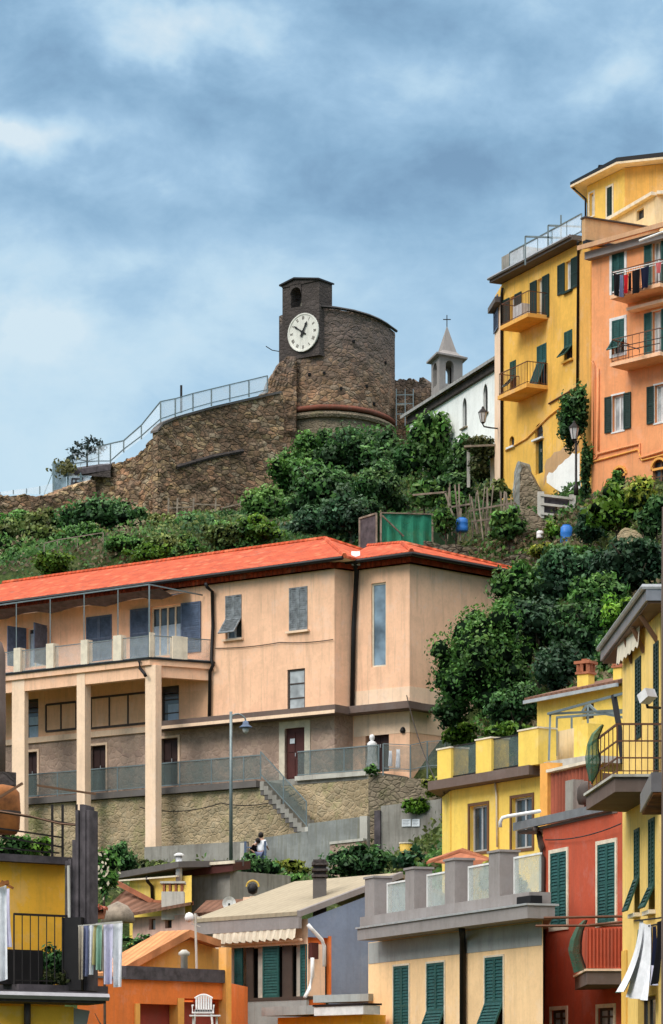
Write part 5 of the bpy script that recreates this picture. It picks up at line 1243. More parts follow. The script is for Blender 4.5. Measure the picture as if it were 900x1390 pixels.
# laundry
ln=fo.w(u0,z+1.0,1.25)
def L_(x,y_,v=1.35): return fo.p(x,y_,v)
items=[(833,841,371,.95,'cl_black','dark trousers first on the left of the washing line',372),(841.5,846,373,.95,'cl_jean','faded blue grey trousers next to the red item on the washing line',373),(846.5,853,373,.8,'cl_red','red trousers hanging on the balcony washing line',372),(853.5,857,371,.75,'cl_black','narrow black garment right of the red trousers',370),(858,869,368,1.0,'cl_black','wide black jacket hanging on the balcony washing line',364),(870,881,364,.9,'cl_navy','second dark jumper with sleeves spread on the washing line',360),(890,898,357,.45,'cl_pink','pinkish cloth at the right end of the washing line',355)]
for x0,x1,y0,h,m_,lb,y1 in items: fcloth('hanging_garment',lb,'laundry',L_(x0,y0),L_(x1,y1),h,m_,1.5,.05,-.1 if h>.9 else .1,seed=x0,nu=8,nv=6,group='laundry on the orange house balcony')
lp=thing('clothes_rack','clothes line frame projecting from the orange house balcony','clothes rack',L_(833,371)); mb=MB(); mb.bar(L_(832,370),L_(900,354),.03); mb.bar(L_(832,373,1.1),L_(900,357,1.1),.03); mb.bar(L_(848,371.5,1.1),L_(848,368.5,1.5),.03); mb.build('rods','white',lp)
lp=thing('clothes_rack','empty dark clothes rack on the lower orange house balcony','clothes rack',L_(840,470)); mb=MB()
for a in ((840,471,900,458),(840,478,895,466)): mb.bar(L_(a[0],a[1],1.2),L_(a[2],a[3],1.2),.03)
mb.bar(L_(845,468,1.2),L_(868,474,1.6),.035); mb.bar(L_(868,474,1.6),L_(868,478,1.2),.03); mb.build('rods','iron',lp)
# lantern on church side bracket & street lamp
def lantern(root,c,s=1.0):
    mb=MB(); mb.lathe(c,[(.09*s,0),(.17*s,.38*s)],6); g=mb.build('lantern_glass','lantern',root)
    mb=MB(); mb.lathe(c+Vector((0,0,.381*s)),[(.2*s,0),(.17*s,.05*s),(.06*s,.17*s),(.05*s,.22*s),(.02*s,.26*s)],6); mb.lathe(c+Vector((0,0,-.06*s)),[(.05*s,0),(.1*s,.055*s)],6)
    for k in range(6):
        a=2*math.pi*k/6; d=Vector((math.cos(a),math.sin(a),0)); mb.bar(c+d*.095*s,c+d*.178*s+Vector((0,0,.38*s)),.018*s)
    mb.build('lantern_cap','iron',root)
t=thing('wall_lantern','frosted lantern on an iron bracket between the church and the yellow house','wall lamp',P(680,581,138.5)); lantern(t,P(655.5,573,137.5),1.15)
mb=MB(); mb.tube([P(655,575,137.5),P(657,579,137.6),P(668,581,138),P(681,582,138.6)],.035,6); mb.build('bracket','iron',t)
t=thing('street_lamp','black street lamp post with frosted lantern between the yellow and orange houses','street lamp',P(782,672,128.3)); lantern(t,P(779.5,596,128.3),1.25)
mb=MB(); mb.lathe(P(782,672,128.3),[(.1,0),(.1,.4),(.055,.5),(.05,zz(598,128.3)-zz(672,128.3))],10); mb.build('pole','iron',t,smooth=True)
mb=MB(); mb.tube([P(782,600,128.3),P(779.5,597,128.3)],.07,8); mb.build('bracket','iron',t)
# gate between
t=thing('slatted_gate','dark boarded gate with pale rails below the tall yellow house','gate',P(757,705,129.2)); 
mb=MB()
for x in (734,777): mb.bar(P(x,704,129),P(x,668 if x<750 else 672,129),.28)
mb.split('gate_post','concrete_l',t); mb=MB(); mb.hexa([P(738,700,129),P(774,704,129),P(774,704,129.1),P(738,700,129.1),P(738,671,129),P(774,677,129),P(774,677,129.1),P(738,671,129.1)]); mb.build('boards','wood_d',t)
mb=MB(); 
for y_ in (672,684,697): mb.bar(P(734,y_,128.85),P(777,y_+5,128.85),.1)
mb.build('rails','concrete_l',t)
# broken wall, stone steps
def rockwall(name,label,cat,prof,Y,zb_py,mat,seed,th=.8,amp=.12):
    f=Fac(pl(prof[0][0],Y),pl(prof[-1][0],Y-.3)); t=thing(name,label,cat,f.w(0,zz(zb_py,Y))); rough(f,0,f.Ln,zz(zb_py,Y),lambda u:f.z(iu(f,u),lerpf(iu(f,u),prof)),max(6,int(f.Ln*4)),12,amp,th,seed,1,.06).build('stones',mat,t); return t
rockwall('broken_wall','crumbling pinkish garden wall at the foot of the tall yellow house','wall',[(706,640),(712,628),(718,640),(724,650),(732,662),(736,672)],132.5,705,'castle_base',31)
rockwall('broken_wall','grey leaning slab remnant left of the crumbling pinkish wall','wall',[(697,640),(700,628),(706,626),(709,640)],132.9,690,'blue_conc',32)
rockwall('dry_stone_wall','mossy dry stone wall just above the wing roof','wall',[(575,734),(600,739),(640,742),(680,750),(700,752)],130.2,775,'drystone',33)
rockwall('dry_stone_wall','lighter mossy stone wall end below the white pot','wall',[(668,764),(690,757),(715,750),(745,748),(760,752)],126.5,775,'drystone',34)
rockwall('rock_outcrop','dark brown earth bank beside the blue barrel','rock',[(690,705),(705,690),(720,690),(735,705),(762,715)],128.6,760,'castle_base',35)
rockwall('dry_stone_wall','small pale stone wall showing under the fig tree at right','wall',[(838,726),(848,718),(862,720),(870,728)],119.2,740,'retain',36,amp=.08)
# pergola column left of yellow house
t=thing('pergola','ivy grown pergola with pale column between the church and yellow house','pergola',P(673,660,140)); mb=MB()
for x in (668,673): mb.bar(P(x,662,140+(x-668)*.1),P(x,606,140+(x-668)*.1),.18)
mb.bar(P(636,662,140.5),P(636,606,140.5),.15); mb.split('column','concrete_l',t); mb=MB()
for k in range(5): mb.bar(P(630,606+k*.6,139+k*.4),P(678,604+k*.6,139+k*.4),.09)
mb.split('beam','wood',t)
# green net shed
t=thing('net_shed','green netted garden shed with white framed lean to roof behind the orange roof','shed',P(536,745,132.5)); zf=752
a,b,c,d=P(488,zf,131.5),P(511,zf,130.6),P(517,zf,130.6),P(587,zf,131.5)
tp_=lambda q,y_:Vector((q.x,q.y,zz(y_,q.y)))
mb=MB(); 
for q,y_ in ((a,704),(b,697),(c,696),(d,698)): mb.bar(q,tp_(q,y_),.08)
mb.bar(tp_(a,704),tp_(b,697),.08); mb.bar(tp_(c,696),tp_(d,698),.05); mb.bar(P(519,700,130.5),P(548,728,130.9),.06); mb.build('timber_frame','wood',t)
mb=MB(); mb.poly([a,b,tp_(b,699),tp_(a,706)]); mb.build('dark_panel','wood_d',t)
mb=MB(); n=26; 
for k in range(n):
    q0=c.lerp(d,k/n); q1=c.lerp(d,(k+1)/n); w0=Vector((0,.12*math.sin(k*1.1),0)); w1=Vector((0,.12*math.sin((k+1)*1.1),0)); yt=lambda kk:696+2*kk/n+1.0*math.sin(kk*1.7)
    mb.poly([q0+w0+Vector((0,.06,0)),q1+w1+Vector((0,.06,0)),tp_(q1+w1*.3+Vector((0,.06,0)),yt(k+1)),tp_(q0+w0*.3+Vector((0,.06,0)),yt(k))])
mb.build('green_net','netting',t)
mb=MB(); e=Vector((1.2,4,0)); mb.poly([tp_(a,704),tp_(b,697),tp_(b,697)+e,tp_(a,704)+e]); mb.poly([tp_(c,697),tp_(d,699),tp_(d,699)+e,tp_(c,697)+e]); mb.split('net_roof','netting_d',t)
mb=MB(); mb.poly([a,a+e,tp_(a+e,704),tp_(a,704)]); mb.poly([d,d+e,tp_(d+e,700),tp_(d,700)]); mb.split('side_net','netting_d',t)
def barrel(label,px,yt,yb,Y,r,mat='blue_pl',name='barrel',cat='barrel'):
    c=P(px,yb,Y); h=zz(yt,Y)-zz(yb,Y); t=thing(name,label,cat,c); mb=MB(); mb.lathe(c,[(r*.9,0),(r,h*.1),(r*1.03,h*.3),(r,h*.33),(r,h*.62),(r*1.03,h*.66),(r,h*.7),(r*.96,h*.93),(r*.7,h)],18); mb.build('drum',mat,t,smooth=True)
    mb=MB(); mb.lathe(c+Vector((0,0,h+.002)),[(r*.66,0),(r*.66,h*.05)],14); mb.build('lid',mat,t); return t
barrel('blue plastic barrel standing among dry canes behind the stone wall',627,704,722,130.8,.27)
barrel('larger blue plastic barrel in the garden below the gate',769,714,742,126.3,.26)
barrel('small white bucket on the earth bank between shrubs',733,721,731,127.5,.15,'white_pl','bucket','bucket')
# cane frames
t=thing('cane_fence','row of dry leaning garden canes tied with crossbars','canes',P(650,730,131)); rng=random.Random(4); mb=MB()
for k in range(34):
    x=rng.uniform(600,700); b=P(x,rng.uniform(722,735),131+rng.uniform(-.4,.8)); tt=P(x+rng.uniform(-9,9),rng.uniform(655,700),b.y+rng.uniform(-.3,.3)); mb.bar(b,tt,rng.uniform(.03,.07))
for a in ((602,690,640,684),(636,694,700,682),(640,708,700,700),(560,672,606,668),(604,668,615,700)): mb.bar(P(a[0],a[1],131.1),P(a[2],a[3],131.1),.08)
mb.build('canes','wood',t)
t=thing('garden_scaffold','pale wooden stakes and rails against the foot of the castle wall','stakes',P(290,700,176)); mb=MB()
for x in (228,240,262,292,326,361): mb.bar(P(x,704,176),P(x+1,676,176),.1)
for a in ((228,690,262,688),(262,684,300,686),(300,690,326,684)): mb.bar(P(a[0],a[1],176),P(a[2],a[3],176),.07)
mb.build('stakes','wood',t)
t=thing('hand_rail','pale pipe handrail stepping down the grassy slope above the orange roof','railing',P(90,765,141)); mb=MB()
q=[Vector((px2x(x,Y),Y,gz(px2x(x,Y),Y)+.35)) for x,Y in ((60,143),(78,143),(105,142.5),(140,142))]
for a,b in zip(q,q[1:]): mb.bar(a+Vector((0,0,.25)),b+Vector((0,0,.25)),.045)
for a in q: mb.bar(a-Vector((0,0,.6)),a+Vector((0,0,.25)),.045)
mb.build('rails','wood',t)
# ============================================================ RIGHT LEMON HOUSE
R0=pl(845,66.0);R1=pl(895.5,61.2); fR=Fac(R0,R1)
ry,FR=house('lemon_house','lemon yellow house at the right edge with tall dark green shutters and deep eaves','building',[R0,R1,(R1[0]+5,R1[1]+.6),(R0[0]+5,R0[1]+.5)],-3); fR=FR[0]
zR=10.0
def wz(root,f,x0,x1,yt,yb,*a,**k): return window(root,f,x0,x1,yt,yb,*a,**k)
wz(ry,fR,863,870.5,893,1003,'closed',frame='frame_d',sh='green_dk'); wz(ry,fR,888,894.5,872,1052,'closed',frame='frame_d',sh='green_dk')
wz(ry,fR,861.5,868.5,1125,1240,'genoa',frame='frame_d',sh='green_sh',sill='cream_tr',flap=.4,flapang=20); wz(ry,fR,881,889,1111,1236,'genoa',frame='frame_d',sh='green_sh',sill='cream_tr',flap=.25,flapang=25)
window(ry,fR,866,890,1352,1420,'glass',frame='frame_d',pane='glass',mull=2)
mb=MB()
for f in FR: f.wall(mb,0,f.Ln,-3,zR)
mb.build('wall','yellow_right',ry)
mb=MB(); mb.fbox(fR,.02,.7,-2.5,fR.z(850,1290),.003,.03); mb.build('painted_pilaster','yellow_old',ry)
# eave
zE2=685/F*60; a=Vector((px2x(877,60),60,zE2)); b=Vector((px2x(815,68.5),68.5,zE2))
q=[b,a,Vector((a.x+3.5,a.y,zE2+.0)),Vector((b.x+3.8,b.y,zE2))]
mb=MB(); mb.slab(q,.30); ev=mb.build('eaves_slab','grey_metal',ry)
mb=MB(); q2=[b+Vector((.06,.05,-.302)),a+Vector((.05,.05,-.302)),a+Vector((3.4,.05,-.302)),b+Vector((3.4,-.05,-.302))]; mb.slab(q2,.05); mb.build('soffit','frame_b',ev)
mb=MB(); mb.tube([b+Vector((-.05,0,-.02)),a+Vector((-.05,0,-.02)),a+Vector((3,-.05,-.02))],.06,6); mb.build('gutter','grey_lt',ev)
for k in range(3):
    y_=61.5+k*1.6; xw=fR.A.x+(fR.B.x-fR.A.x)*(66-y_)/4.8; mb=MB(); mb.bar((a.x+.05,y_,zE2-.38),(xw,y_,zE2-.9),.09); mb.build('eaves_strut','frame_b',ry)
# valance
aw=thing('awning','cream fabric awning valance under the eaves of the lemon house','awning',fR.p(848,880,.3)); mb=MB(); n=20
for k in range(n):
    u0=fR.Ln*.02+(fR.Ln*.62)*k/n; u1=fR.Ln*.02+(fR.Ln*.62)*(k+1)/n; zt=10.0; s0=.04*math.sin(k*1.9); s1=.04*math.sin(k*1.9+1.9)
    mb.poly([fR.w(u0,zt-.5+s0,.16),fR.w(u1,zt-.5+s1,.16),fR.w(u1,zt,.12),fR.w(u0,zt,.12)])
    mb.poly([fR.w(u0,zt,.12),fR.w(u1,zt,.12),fR.w(u1,zt+.06,.02),fR.w(u0,zt+.06,.02)])
mb.build('valance','cl_beige' if False else 'cream_tr',aw); mb=MB(); mb.tube([fR.w(.05,10.02,.14),fR.w(fR.Ln*.66,10.02,.14)],.04,6); mb.build('awning_bar','white',aw)
# balcony
zB=425/F*61.0
bx0=px2x(835,61.0); bx1=px2x(800,64.2)
mb=MB(); q=[Vector((bx1,65.0,zB)),Vector((bx0,61.0,zB)),Vector((R1[0]+.6,61.0,zB)),Vector((R0[0],65.5,zB))]; mb.slab(q,.30)
bs=mb.build('balcony_slab','brown_conc',ry)
mb=MB(); q=[v+Vector((0,0,.06)) for v in q]; q[0].x-=.06; q[1].x-=.06; q[1].y-=.06; q[2].y-=.06; mb.slab(q,.055); mb.build('slab_edge','concrete_l',bs)
mb=MB(); e0=Vector((bx1+.05,64.9,zB+.06));e1=Vector((bx0+.05,61.08,zB+.06));e2=Vector((R1[0]+.5,61.08,zB+.06))
railing(mb,[e0,e1],1.05,.5,.02,.04); railing(mb,[e1,e2],1.05,.12,.016,.04); 
for z in (.35,.7): mb.bar(e0+Vector((0,0,z)),e1+Vector((0,0,z)),.03); mb.bar(e1+Vector((0,0,z)),e2+Vector((0,0,z)),.03)
mb.build('balcony_rail','rail_brown',bs)
def leafscreen(label,pts_l,pts_r,Y,mat,name='privacy_screen'):
    """curved strip of fabric between left and right outlines"""
    t=thing(name,label,'screen',P(*pts_l[-1],Y)); mb=MB()
    L_=[P(x,y,Y) for x,y in pts_l]; R_=[P(x,y,Y) for x,y in pts_r]; m=6; G=[]
    for a,b in zip(L_,R_): G.append([a.lerp(b,k/m)+Vector((0,-.12*math.sin(math.pi*k/m)+.02*math.sin(k*2.3),0)) for k in range(m+1)])
    for r0,r1 in zip(G,G[1:]):
        for k in range(m): mb.poly([r1[k],r1[k+1],r0[k+1],r0[k]])
    mb.build('netting_sheet',mat,t,smooth=True); mb=MB(); 
    for a,b in zip(R_,R_[1:]): mb.bar(a,b,.03)
    mb.build('screen_edge','iron',t); return t
leafscreen('dark green curved netting screen on the upper balcony corner',[(816,984),(803,996),(797,1010),(794,1028),(796,1044),(800,1060)],[(819,984),(812,1002),(812,1016),(815,1032),(812,1048),(803,1064)],63.0,'netting_d')
# red lower balcony
zL2=165/F*72; lb=thing('red_balcony','lower balcony with corrugated red brown panels and drying rods','balcony',(px2x(797,72),72,zL2-.4))
x0=px2x(797,72); q=[Vector((px2x(779,76.5),76.2,zL2)),Vector((x0,72,zL2)),Vector((x0+1.1,72,zL2)),Vector((x0+1.1,75.3,zL2))]
mb=MB(); mb.slab([v-Vector((0,0,.06)) for v in q],.32); mb.build('balcony_slab','brown_conc',lb)
mb=MB(); mb.slab([v+Vector((-.05,-.05,0)) for v in q],.055); mb.build('slab_edge','salmon_pale',lb)
mb=MB(); n=60; h=55/F*72
for k in range(n):
    xa=x0+.02+1.05*k/n; xb=x0+.02+1.05*(k+1)/n; w0=.025*math.sin(k*1.25); w1=.025*math.sin((k+1)*1.25); mb.poly([(xa,72+w0,zL2+.02),(xb,72+w1,zL2+.02),(xb,72+w1,zL2+h),(xa,72+w0,zL2+h)])
mb.build('corrugated_panel','corr_red' if False else 'red_wall',lb)
mb=MB(); mb.poly([(x0+.01,72.02,zL2+.02),(q[0].x,76.1,zL2+.02),(q[0].x,76.1,zL2+h),(x0+.01,72.02,zL2+h)][::-1]); mb.build('side_panel','red_wall',lb)
mb=MB()
for (a,b,c,d,Y) in ((738,1246,893,1243,70),(727,1257,858,1256,71),(800,1256,862,1250,69)): mb.tube([P(a,b,Y),P(c,d,Y)],.035,6)
mb.build('drying_rods','rail_brown',lb)
leafscreen('olive green curved netting screen hung beside the red balcony panels',[(792,1249),(782,1258),(774,1275),(771,1290),(775,1305),(779,1321)],[(797,1249),(791,1264),(789,1280),(789,1295),(793,1308),(796,1316)],72.5,'netting_d')
# white lamp on bracket
t=thing('outdoor_speaker','white angled floodlight on a dark bracket fixed to the lemon house','floodlight',P(880,950,60.2)); mb=MB()
a=P(873,950,60.2); b=P(884,940,60.0); mb.bar(a,b,.26,.2); mb.build('lamp_housing','white_pl',t); mb=MB(); mb.tube([P(877,951,60.2),P(879,960,60.3),P(896,961,60.8)],.03,6); mb.build('bracket','iron',t)
t.name='floodlight'; ORG['floodlight']=ORG['outdoor_speaker']
# brown house sliver at right edge and its eaves
t=thing('brown_house','dark brown house sliver at the right frame edge with grey eaves','building',(px2x(897,57),57,-3)); Fb1=Fac(pl(897.6,60.0),pl(898.6,50)); 
mb=MB(); Fb1.wall(mb,0,Fb1.Ln,-3,9.9); Fac(pl(898.6,50),(9,50)).wall(mb,0,3,-3,9.9); mb.build('wall','brown_conc',t)
mb=MB(); zq=(H-1052)/F*54; q=[P(869,1082,58),P(884,1056,54),Vector((8,54,zq)),Vector((8,58,zq))]; zz_=P(869,1078,58).z; q=[Vector((v.x,v.y,zz_)) for v in q]; mb.slab(q,.36); mb.build('eaves_slab','grey_metal',t)
mb=MB(); mb.slab([v+Vector((.04,.03,-.362)) for v in q],.04); mb.build('soffit','rust',t)
# laundry at right
def C_(x,y_,Y): return P(x,y_,Y)
fcloth('hanging_sheet','long narrow white towel blowing to the left of the washing line','laundry',C_(869,1249,62.5),C_(874,1248,62),1.62,'cl_white',1.0,.05,-1.2,(-.42,0,.1),1,8,10,group='washing on the lemon house line')
fcloth('hanging_sheet','wide white and blue sheet hanging below the lemon house windows','laundry',C_(872,1253,62),C_(884,1254,61.5),1.58,'cl_white',2.0,.07,-1.5,(-.22,0,0),2,12,10,group='washing on the lemon house line')
fcloth('hanging_sheet','pale blue striped cloth just right of the wide white sheet','laundry',C_(879,1256,61.9),C_(885,1256,61.7),1.2,'cl_blue',1.0,.05,-.2,(-.1,0,0),3,8,8,group='washing on the lemon house line')
fcloth('hanging_sheet','navy garment hanging between the blue cloth and the frame edge','laundry',C_(885,1257,61.3),C_(890,1257,61.1),1.0,'cl_navy',1.0,.05,-.3,(0,0,0),4,8,8,group='washing on the lemon house line')
fcloth('hanging_sheet','charcoal garment at the far right end of the line','laundry',C_(891,1252,60.6),C_(902,1246,60.2),1.3,'cl_black',1.5,.05,.1,(-.1,0,0),5,8,8,group='washing on the lemon house line')
fcloth('hanging_sheet','lilac cloth peeping out under the navy garment','laundry',C_(884,1310,61.0),C_(892,1310,60.8),.42,'cl_lilac',1.5,.03,0,(0,0,0),6,8,6,group='washing on the lemon house line')
fcloth('hanging_sheet','dark teal cloth behind the blowing white towel','laundry',C_(866,1262,63.2),C_(872,1260,63),1.35,'netting_d',1.0,.04,-.6,(-.42,0,0),7,8,8,group='washing on the lemon house line')
mb=MB(); mb.bar(C_(862,1250,62.8),C_(905,1245,60),.03); mb.bar(C_(876,1258,62),C_(905,1252,60.2),.03); t=thing('washing_line','thin washing line rods below the lemon house windows','washing line',C_(862,1250,62.8)); mb.build('rods','iron',t)
# ============================================================ RED HOUSE
rh_,FRd=house('red_house','brick red house with two tall teal shuttered windows in pale surrounds','building',[pl(737,79.4),pl(846,74.4),(9.5,75),(9.5,84),(pl(737,79.4)[0]+3,86)],-3); fr_h=FRd[0]
zr=fr_h.z(737,1123)
window(rh_,fr_h,748,770,1157,1258,'closed',frame='frame_d',sh='green_teal',sur='cream_tr',surw=.1)
window(rh_,fr_h,812,836,1145,1252,'closed',frame='frame_d',sh='green_teal',sur='cream_tr',surw=.1)
window(rh_,fr_h,749,769,1371,1440,'glass',frame='frame_d',pane='curtain_b',mull=1,bars=5,sur='cream_tr',surw=.1,depth=.1); window(rh_,fr_h,812,834,1368,1440,'glass',frame='frame_d',pane='glass_lt',mull=1,bars=5,sur='cream_tr',surw=.1,depth=.1)
mb=MB()
for f in FRd: f.wall(mb,0,f.Ln,-3,zr)
mb.poly([(f.A.x,f.A.y,zr) for f in FRd]); mb.build('wall','red_wall',rh_)
fR2=Fac(pl(703,80.9),pl(831,75.0)); zt=fR2.z(831,1087)
mb=MB(); n_=Vector((fR2.n.x,fR2.n.y,0)); A=fR2.w(0,zt); B=fR2.w(fR2.Ln,zt); q=[A,B,B-n_*2.5+Vector((0,0,.3)),A-n_*2.5+Vector((0,0,.3))]; mb.slab(q,.12); rf2=mb.build('roof','grey_metal',rh_)
mb=MB(); mb.fbox(fR2,-.02,fR2.Ln+.02,zt-.25,zt-.03,.02,.14); mb.build('gutter','grey_metal',rf2)
mb=MB(); mb.fbox(fR2,0,fR2.Ln+.3,zt-.33,zt-.26,-1.2,.0); mb.build('soffit','brown_conc',rf2)
pts=[fR2.p(727,1124,.1),fR2.p(732,1132,-.1),fr_h.p(735,1150,.12),fr_h.p(736,1165,.1),fr_h.p(734,1395,.1)]; pipe(rh_,pts,.085,'frame_d')
t=thing('pale_drainpipe','white horizontal waste pipe bending down beside the red house roof','pipe',P(690,1110,80)); mb=MB(); mb.tube([P(733,1101,79.5),P(690,1108,80.5),P(682,1110,80.6),P(679,1116,80.6),P(679,1123,80.6)],.05,8); mb.build('pipe','white',t,smooth=True)
# orange strip and corrugated panel above red house
t=thing('lean_to_shed','lean to with rust red corrugated side and orange corner strip above the red house','shed',P(733,1110,86)); f=Fac(pl(733,87.5),pl(800,84.5)); mb=MB(); mb.fbox(f,0,f.u(743),3,f.z(738,1036),-.5,0); mb.build('corner_strip','orange_light',t)
mb=MB(); n=40; ua=f.u(743.5); ub=f.Ln
for k in range(n):
    a=ua+(ub-ua)*k/n;b=ua+(ub-ua)*(k+1)/n; mb.poly([f.w(a,3,-.1+.03*math.sin(k*1.6)),f.w(b,3,-.1+.03*math.sin((k+1)*1.6)),f.w(b,f.z(770,1044),-.1+.03*math.sin((k+1)*1.6)),f.w(a,f.z(770,1044),-.1+.03*math.sin(k*1.6))])
mb.build('corrugated_side','corr_red',t); mb=MB(); mb.fbox(f,ua,ub,f.z(770,1043),f.z(770,1039),-.4,.06); mb.build('capping','cream_tr',t)
mb=MB(); mb.fbox(f,f.u(782),f.u(793),3,f.z(786,1060),.0,.35); mb.build('utility_box','concrete',None,f.w(f.u(782),3,.2),'upright grey cabinet against the rust red corrugated side','cabinet')
c=f.p(795,1092,.5); mb=MB(); mb.lathe(c,[(.2,0),(.25,.15),(.24,.45),(.12,.62),(.05,.66)],12); mb.build('gas_bottle','frame_d',None,c,'dark rounded gas bottle beside the grey cabinet','gas bottle',smooth=True)
# ============================================================ MID YELLOW HOUSE
my,FM=house('terrace_house','bright yellow house with square yellow posts around its roof terrace','building',[pl(602,96.3),pl(613,94.3),pl(738,89.9),(9,93),(8,99),(5,100)],0); fmy=FM[1]; zm=fmy.z(731,1054)
window(my,fmy,638,662,1093,1156,'glass',frame='grey_lt',pane='glass',mull=1,sur='frame_b',surw=.09); window(my,fmy,695,723,1082,1152,'glass',frame='grey_lt',pane='glass',mull=1,sur='frame_b',surw=.09)
mb=MB()
for f in FM: f.wall(mb,0,f.Ln,0,zm)
mb.build('wall','yellow_new',my)
mb=MB(); mb.fbox(FM[0],.05,FM[0].Ln-.03,3,zm-.02,.004,.05); mb.build('side_pilaster','yellow_new',my)
mb=MB(); fo2=fmy.off(.5); mb.prism([tuple(fmy.w(-.55,0,.55).to_2d()),tuple(fmy.w(fmy.Ln+.0,0,.55).to_2d()),(9.2,92.5),(8,99.2),(4.2,99.5)],zm+.01,zm+.30); mb.build('terrace_slab','brown_conc',my)
pz=zm+.30
for i,(x0,x1,yt) in enumerate(((608.5,627,1018),(661,682,1005),(719,746,992))):
    u0=fmy.u(x0); u1=fmy.u(x1); h=fmy.z((x0+x1)/2,yt)-pz; mb=MB(); mb.fbox(fmy,u0,u1,pz-.002,pz+h,-.25,.42); pt_=mb.build('terrace_post','yellow_new',my); mb=MB(); mb.fbox(fmy,u0-.03,u1+.03,pz+h,pz+h+.05,-.28,.45); mb.build('post_cap','cream_tr',pt_)
mb=MB(); u0=fmy.u(615); u1=fmy.u(740)
for z in (.05,1.0): mb.fbox(fmy,u0,u1,pz+z,pz+z+.04,.30,.34)
mb.build('terrace_rail','iron',my); mb=MB(); mb.fbox(fmy,u0,u1,pz+.05,pz+1.0,.315,.325); mb.build('mesh_panel','panel_dark',my)
pipe(my,[fmy.p(672,1062,.06),fmy.p(674,1080,.06),fmy.p(675,1150,.06)],.035,'cream_tr')
mb=MB(); q=[P(581,1166,92),P(650,1156,90.5),P(655,1162,92.5),P(600,1170,94)]; a=[P(579,1170,91.5),P(625,1153,91.5),P(628,1151,93),P(583,1166,93)]; mb.slab(a,.08); a2=[P(625,1153,91.5),P(668,1168,90.5),P(670,1166,92),P(628,1151,93)]; mb.slab(a2,.08); mb.poly([P(583,1170,91.6),P(660,1180,90.6),P(663,1167,90.6),P(625,1155,91.6)]); lr=mb.build('porch_roof','terracotta',None,P(600,1170,92),'small red tiled porch roof in front of the bright yellow house','roof')
# ============================================================ SMALL YELLOW HOUSE
sy,FS=house('small_yellow_house','small pale yellow house with two capped chimneys behind the terrace posts','building',[pl(729,95.8),pl(850,91.8),(11,95),(9,101)],3); fs_=FS[0]; zs_=fs_.z(729,953)
window(sy,fs_,791,806,955,976,'glass',frame='frame_d',mull=1)
mb=MB()
for f in FS: f.wall(mb,0,f.Ln,3,zs_)
mb.build('wall','yellow_new',sy)
mb=MB(); q=[fs_.w(-.15,zs_+.12,.4),fs_.w(fs_.Ln+.1,zs_+.12,.4),fs_.w(fs_.Ln+.1,zs_+1.0,-3),fs_.w(-.15,zs_+1.0,-3)]; mb.slab(q,.12); r_=mb.build('roof','tile_old',sy); mb=MB(); mb.fbox(fs_,-.15,fs_.Ln+.1,zs_-.08,zs_+.03,.38,.46); mb.build('gutter','grey_lt',r_)
for x0,x1,yb_,yt in ((784.5,806,942,916),(833,849,934,907)):
    Y=fs_.Y((x0+x1)/2)+.9; c=(px2x((x0+x1)/2,Y),Y); chimney(sy,c,(x1-x0)/F*Y*.8,zz(yb_+8,Y),zz(yt,Y),rot=-.6)
t=thing('pergola','bare metal pergola frame on the terrace before the small yellow house','pergola',P(747,1035,89.5))
mb=MB()
for a in (((747,968,89.5),(745,1032,89.2)),((756,973,91),(755,1026,91)),((798,955,88.5),(798,1010,88.3)),((776,973,90.5),(776,1024,90.5))): mb.bar(P(*a[0]),P(*a[1]),.06)
for a in (((744,969,89.5),(847,941,86)),((747,969,89.5),(848,964,87)),((756,974,91),(845,967,89)),((798,955,88.5),(812,968,88.3)),((798,955,88.5),(790,966,88.5)),((808,966,88),(846,974,87))): mb.bar(P(*a[0]),P(*a[1]),.07)
mb.build('metal_tubes','rail_grey',t); mb=MB(); mb.tube([P(833,944,86.5),P(840,985,86.2),P(846,1036,86)],.09,7); mb.build('black_hose','black',t)
mb=MB(); f=Fac(pl(779,88.6),pl(798,87.8)); mb.fbox(f,0,f.Ln,5,f.z(788,984),-.5,0); pt_=mb.build('yellow_post','yellow_new',None,f.w(0,9),'free standing square yellow post on the terrace right of the pergola frame','post')
f=Fac(pl(754,91.2),pl(779,90.2)); mb=MB(); mb.fbox(f,0,f.Ln,5,f.z(766,991),-.06,0); mb.build('tan_screen','cream',None,f.w(0,9),'tan boarded screen between the pergola posts','screen')
f=Fac(pl(738,89.5),pl(800,86.8)); mb=MB(); mb.slab([f.w(0,f.z(750,1032),0),f.w(f.Ln,f.z(790,1027),0),f.w(f.Ln,f.z(790,1027),-2.4),f.w(0,f.z(750,1032),-2.4)],.2); mb.build('terrace_floor','concrete_l',None,f.w(0,9),'pale terrace floor edge under the pergola frame','terrace')
# ============================================================ PEACH HOUSE
pe,FP=house('peach_house','peach house with grey roof terrace, square pillars and dark green shutters','building',[pl(500,85.1),pl(737,73.9),pl(735.5,84),(3,92)],-3); fp_=FP[0]; zp=fp_.z(715,1252)
window(pe,fp_,535,556,1311,1420,'closed',frame='frame_d',sh='green_teal',sur='cream_tr',surw=.05); window(pe,fp_,580,604,1307,1425,'genoa',frame='frame_d',sh='green_teal',flap=.44,flapang=22,sur='cream_tr',surw=.05); window(pe,fp_,659,684,1299,1425,'genoa',frame='frame_d',sh='green_teal',flap=.5,flapang=22,sur='cream_tr',surw=.05)
mb=MB()
for f in FP: f.wall(mb,0,f.Ln,-3,zp)
mb.build('wall','peach',pe)
mb=MB(); mb.fbox(fp_,.05,fp_.Ln-.05,zp-.62,zp-.02,.003,.015); mb.build('grey_frieze','grey_wall',pe)  # thin grey band along the wall top, just under the slab
fe=fp_.off(.75); u0=fe.u(485); u1=fe.u(716); zf0=fe.z(600,1262.5); 
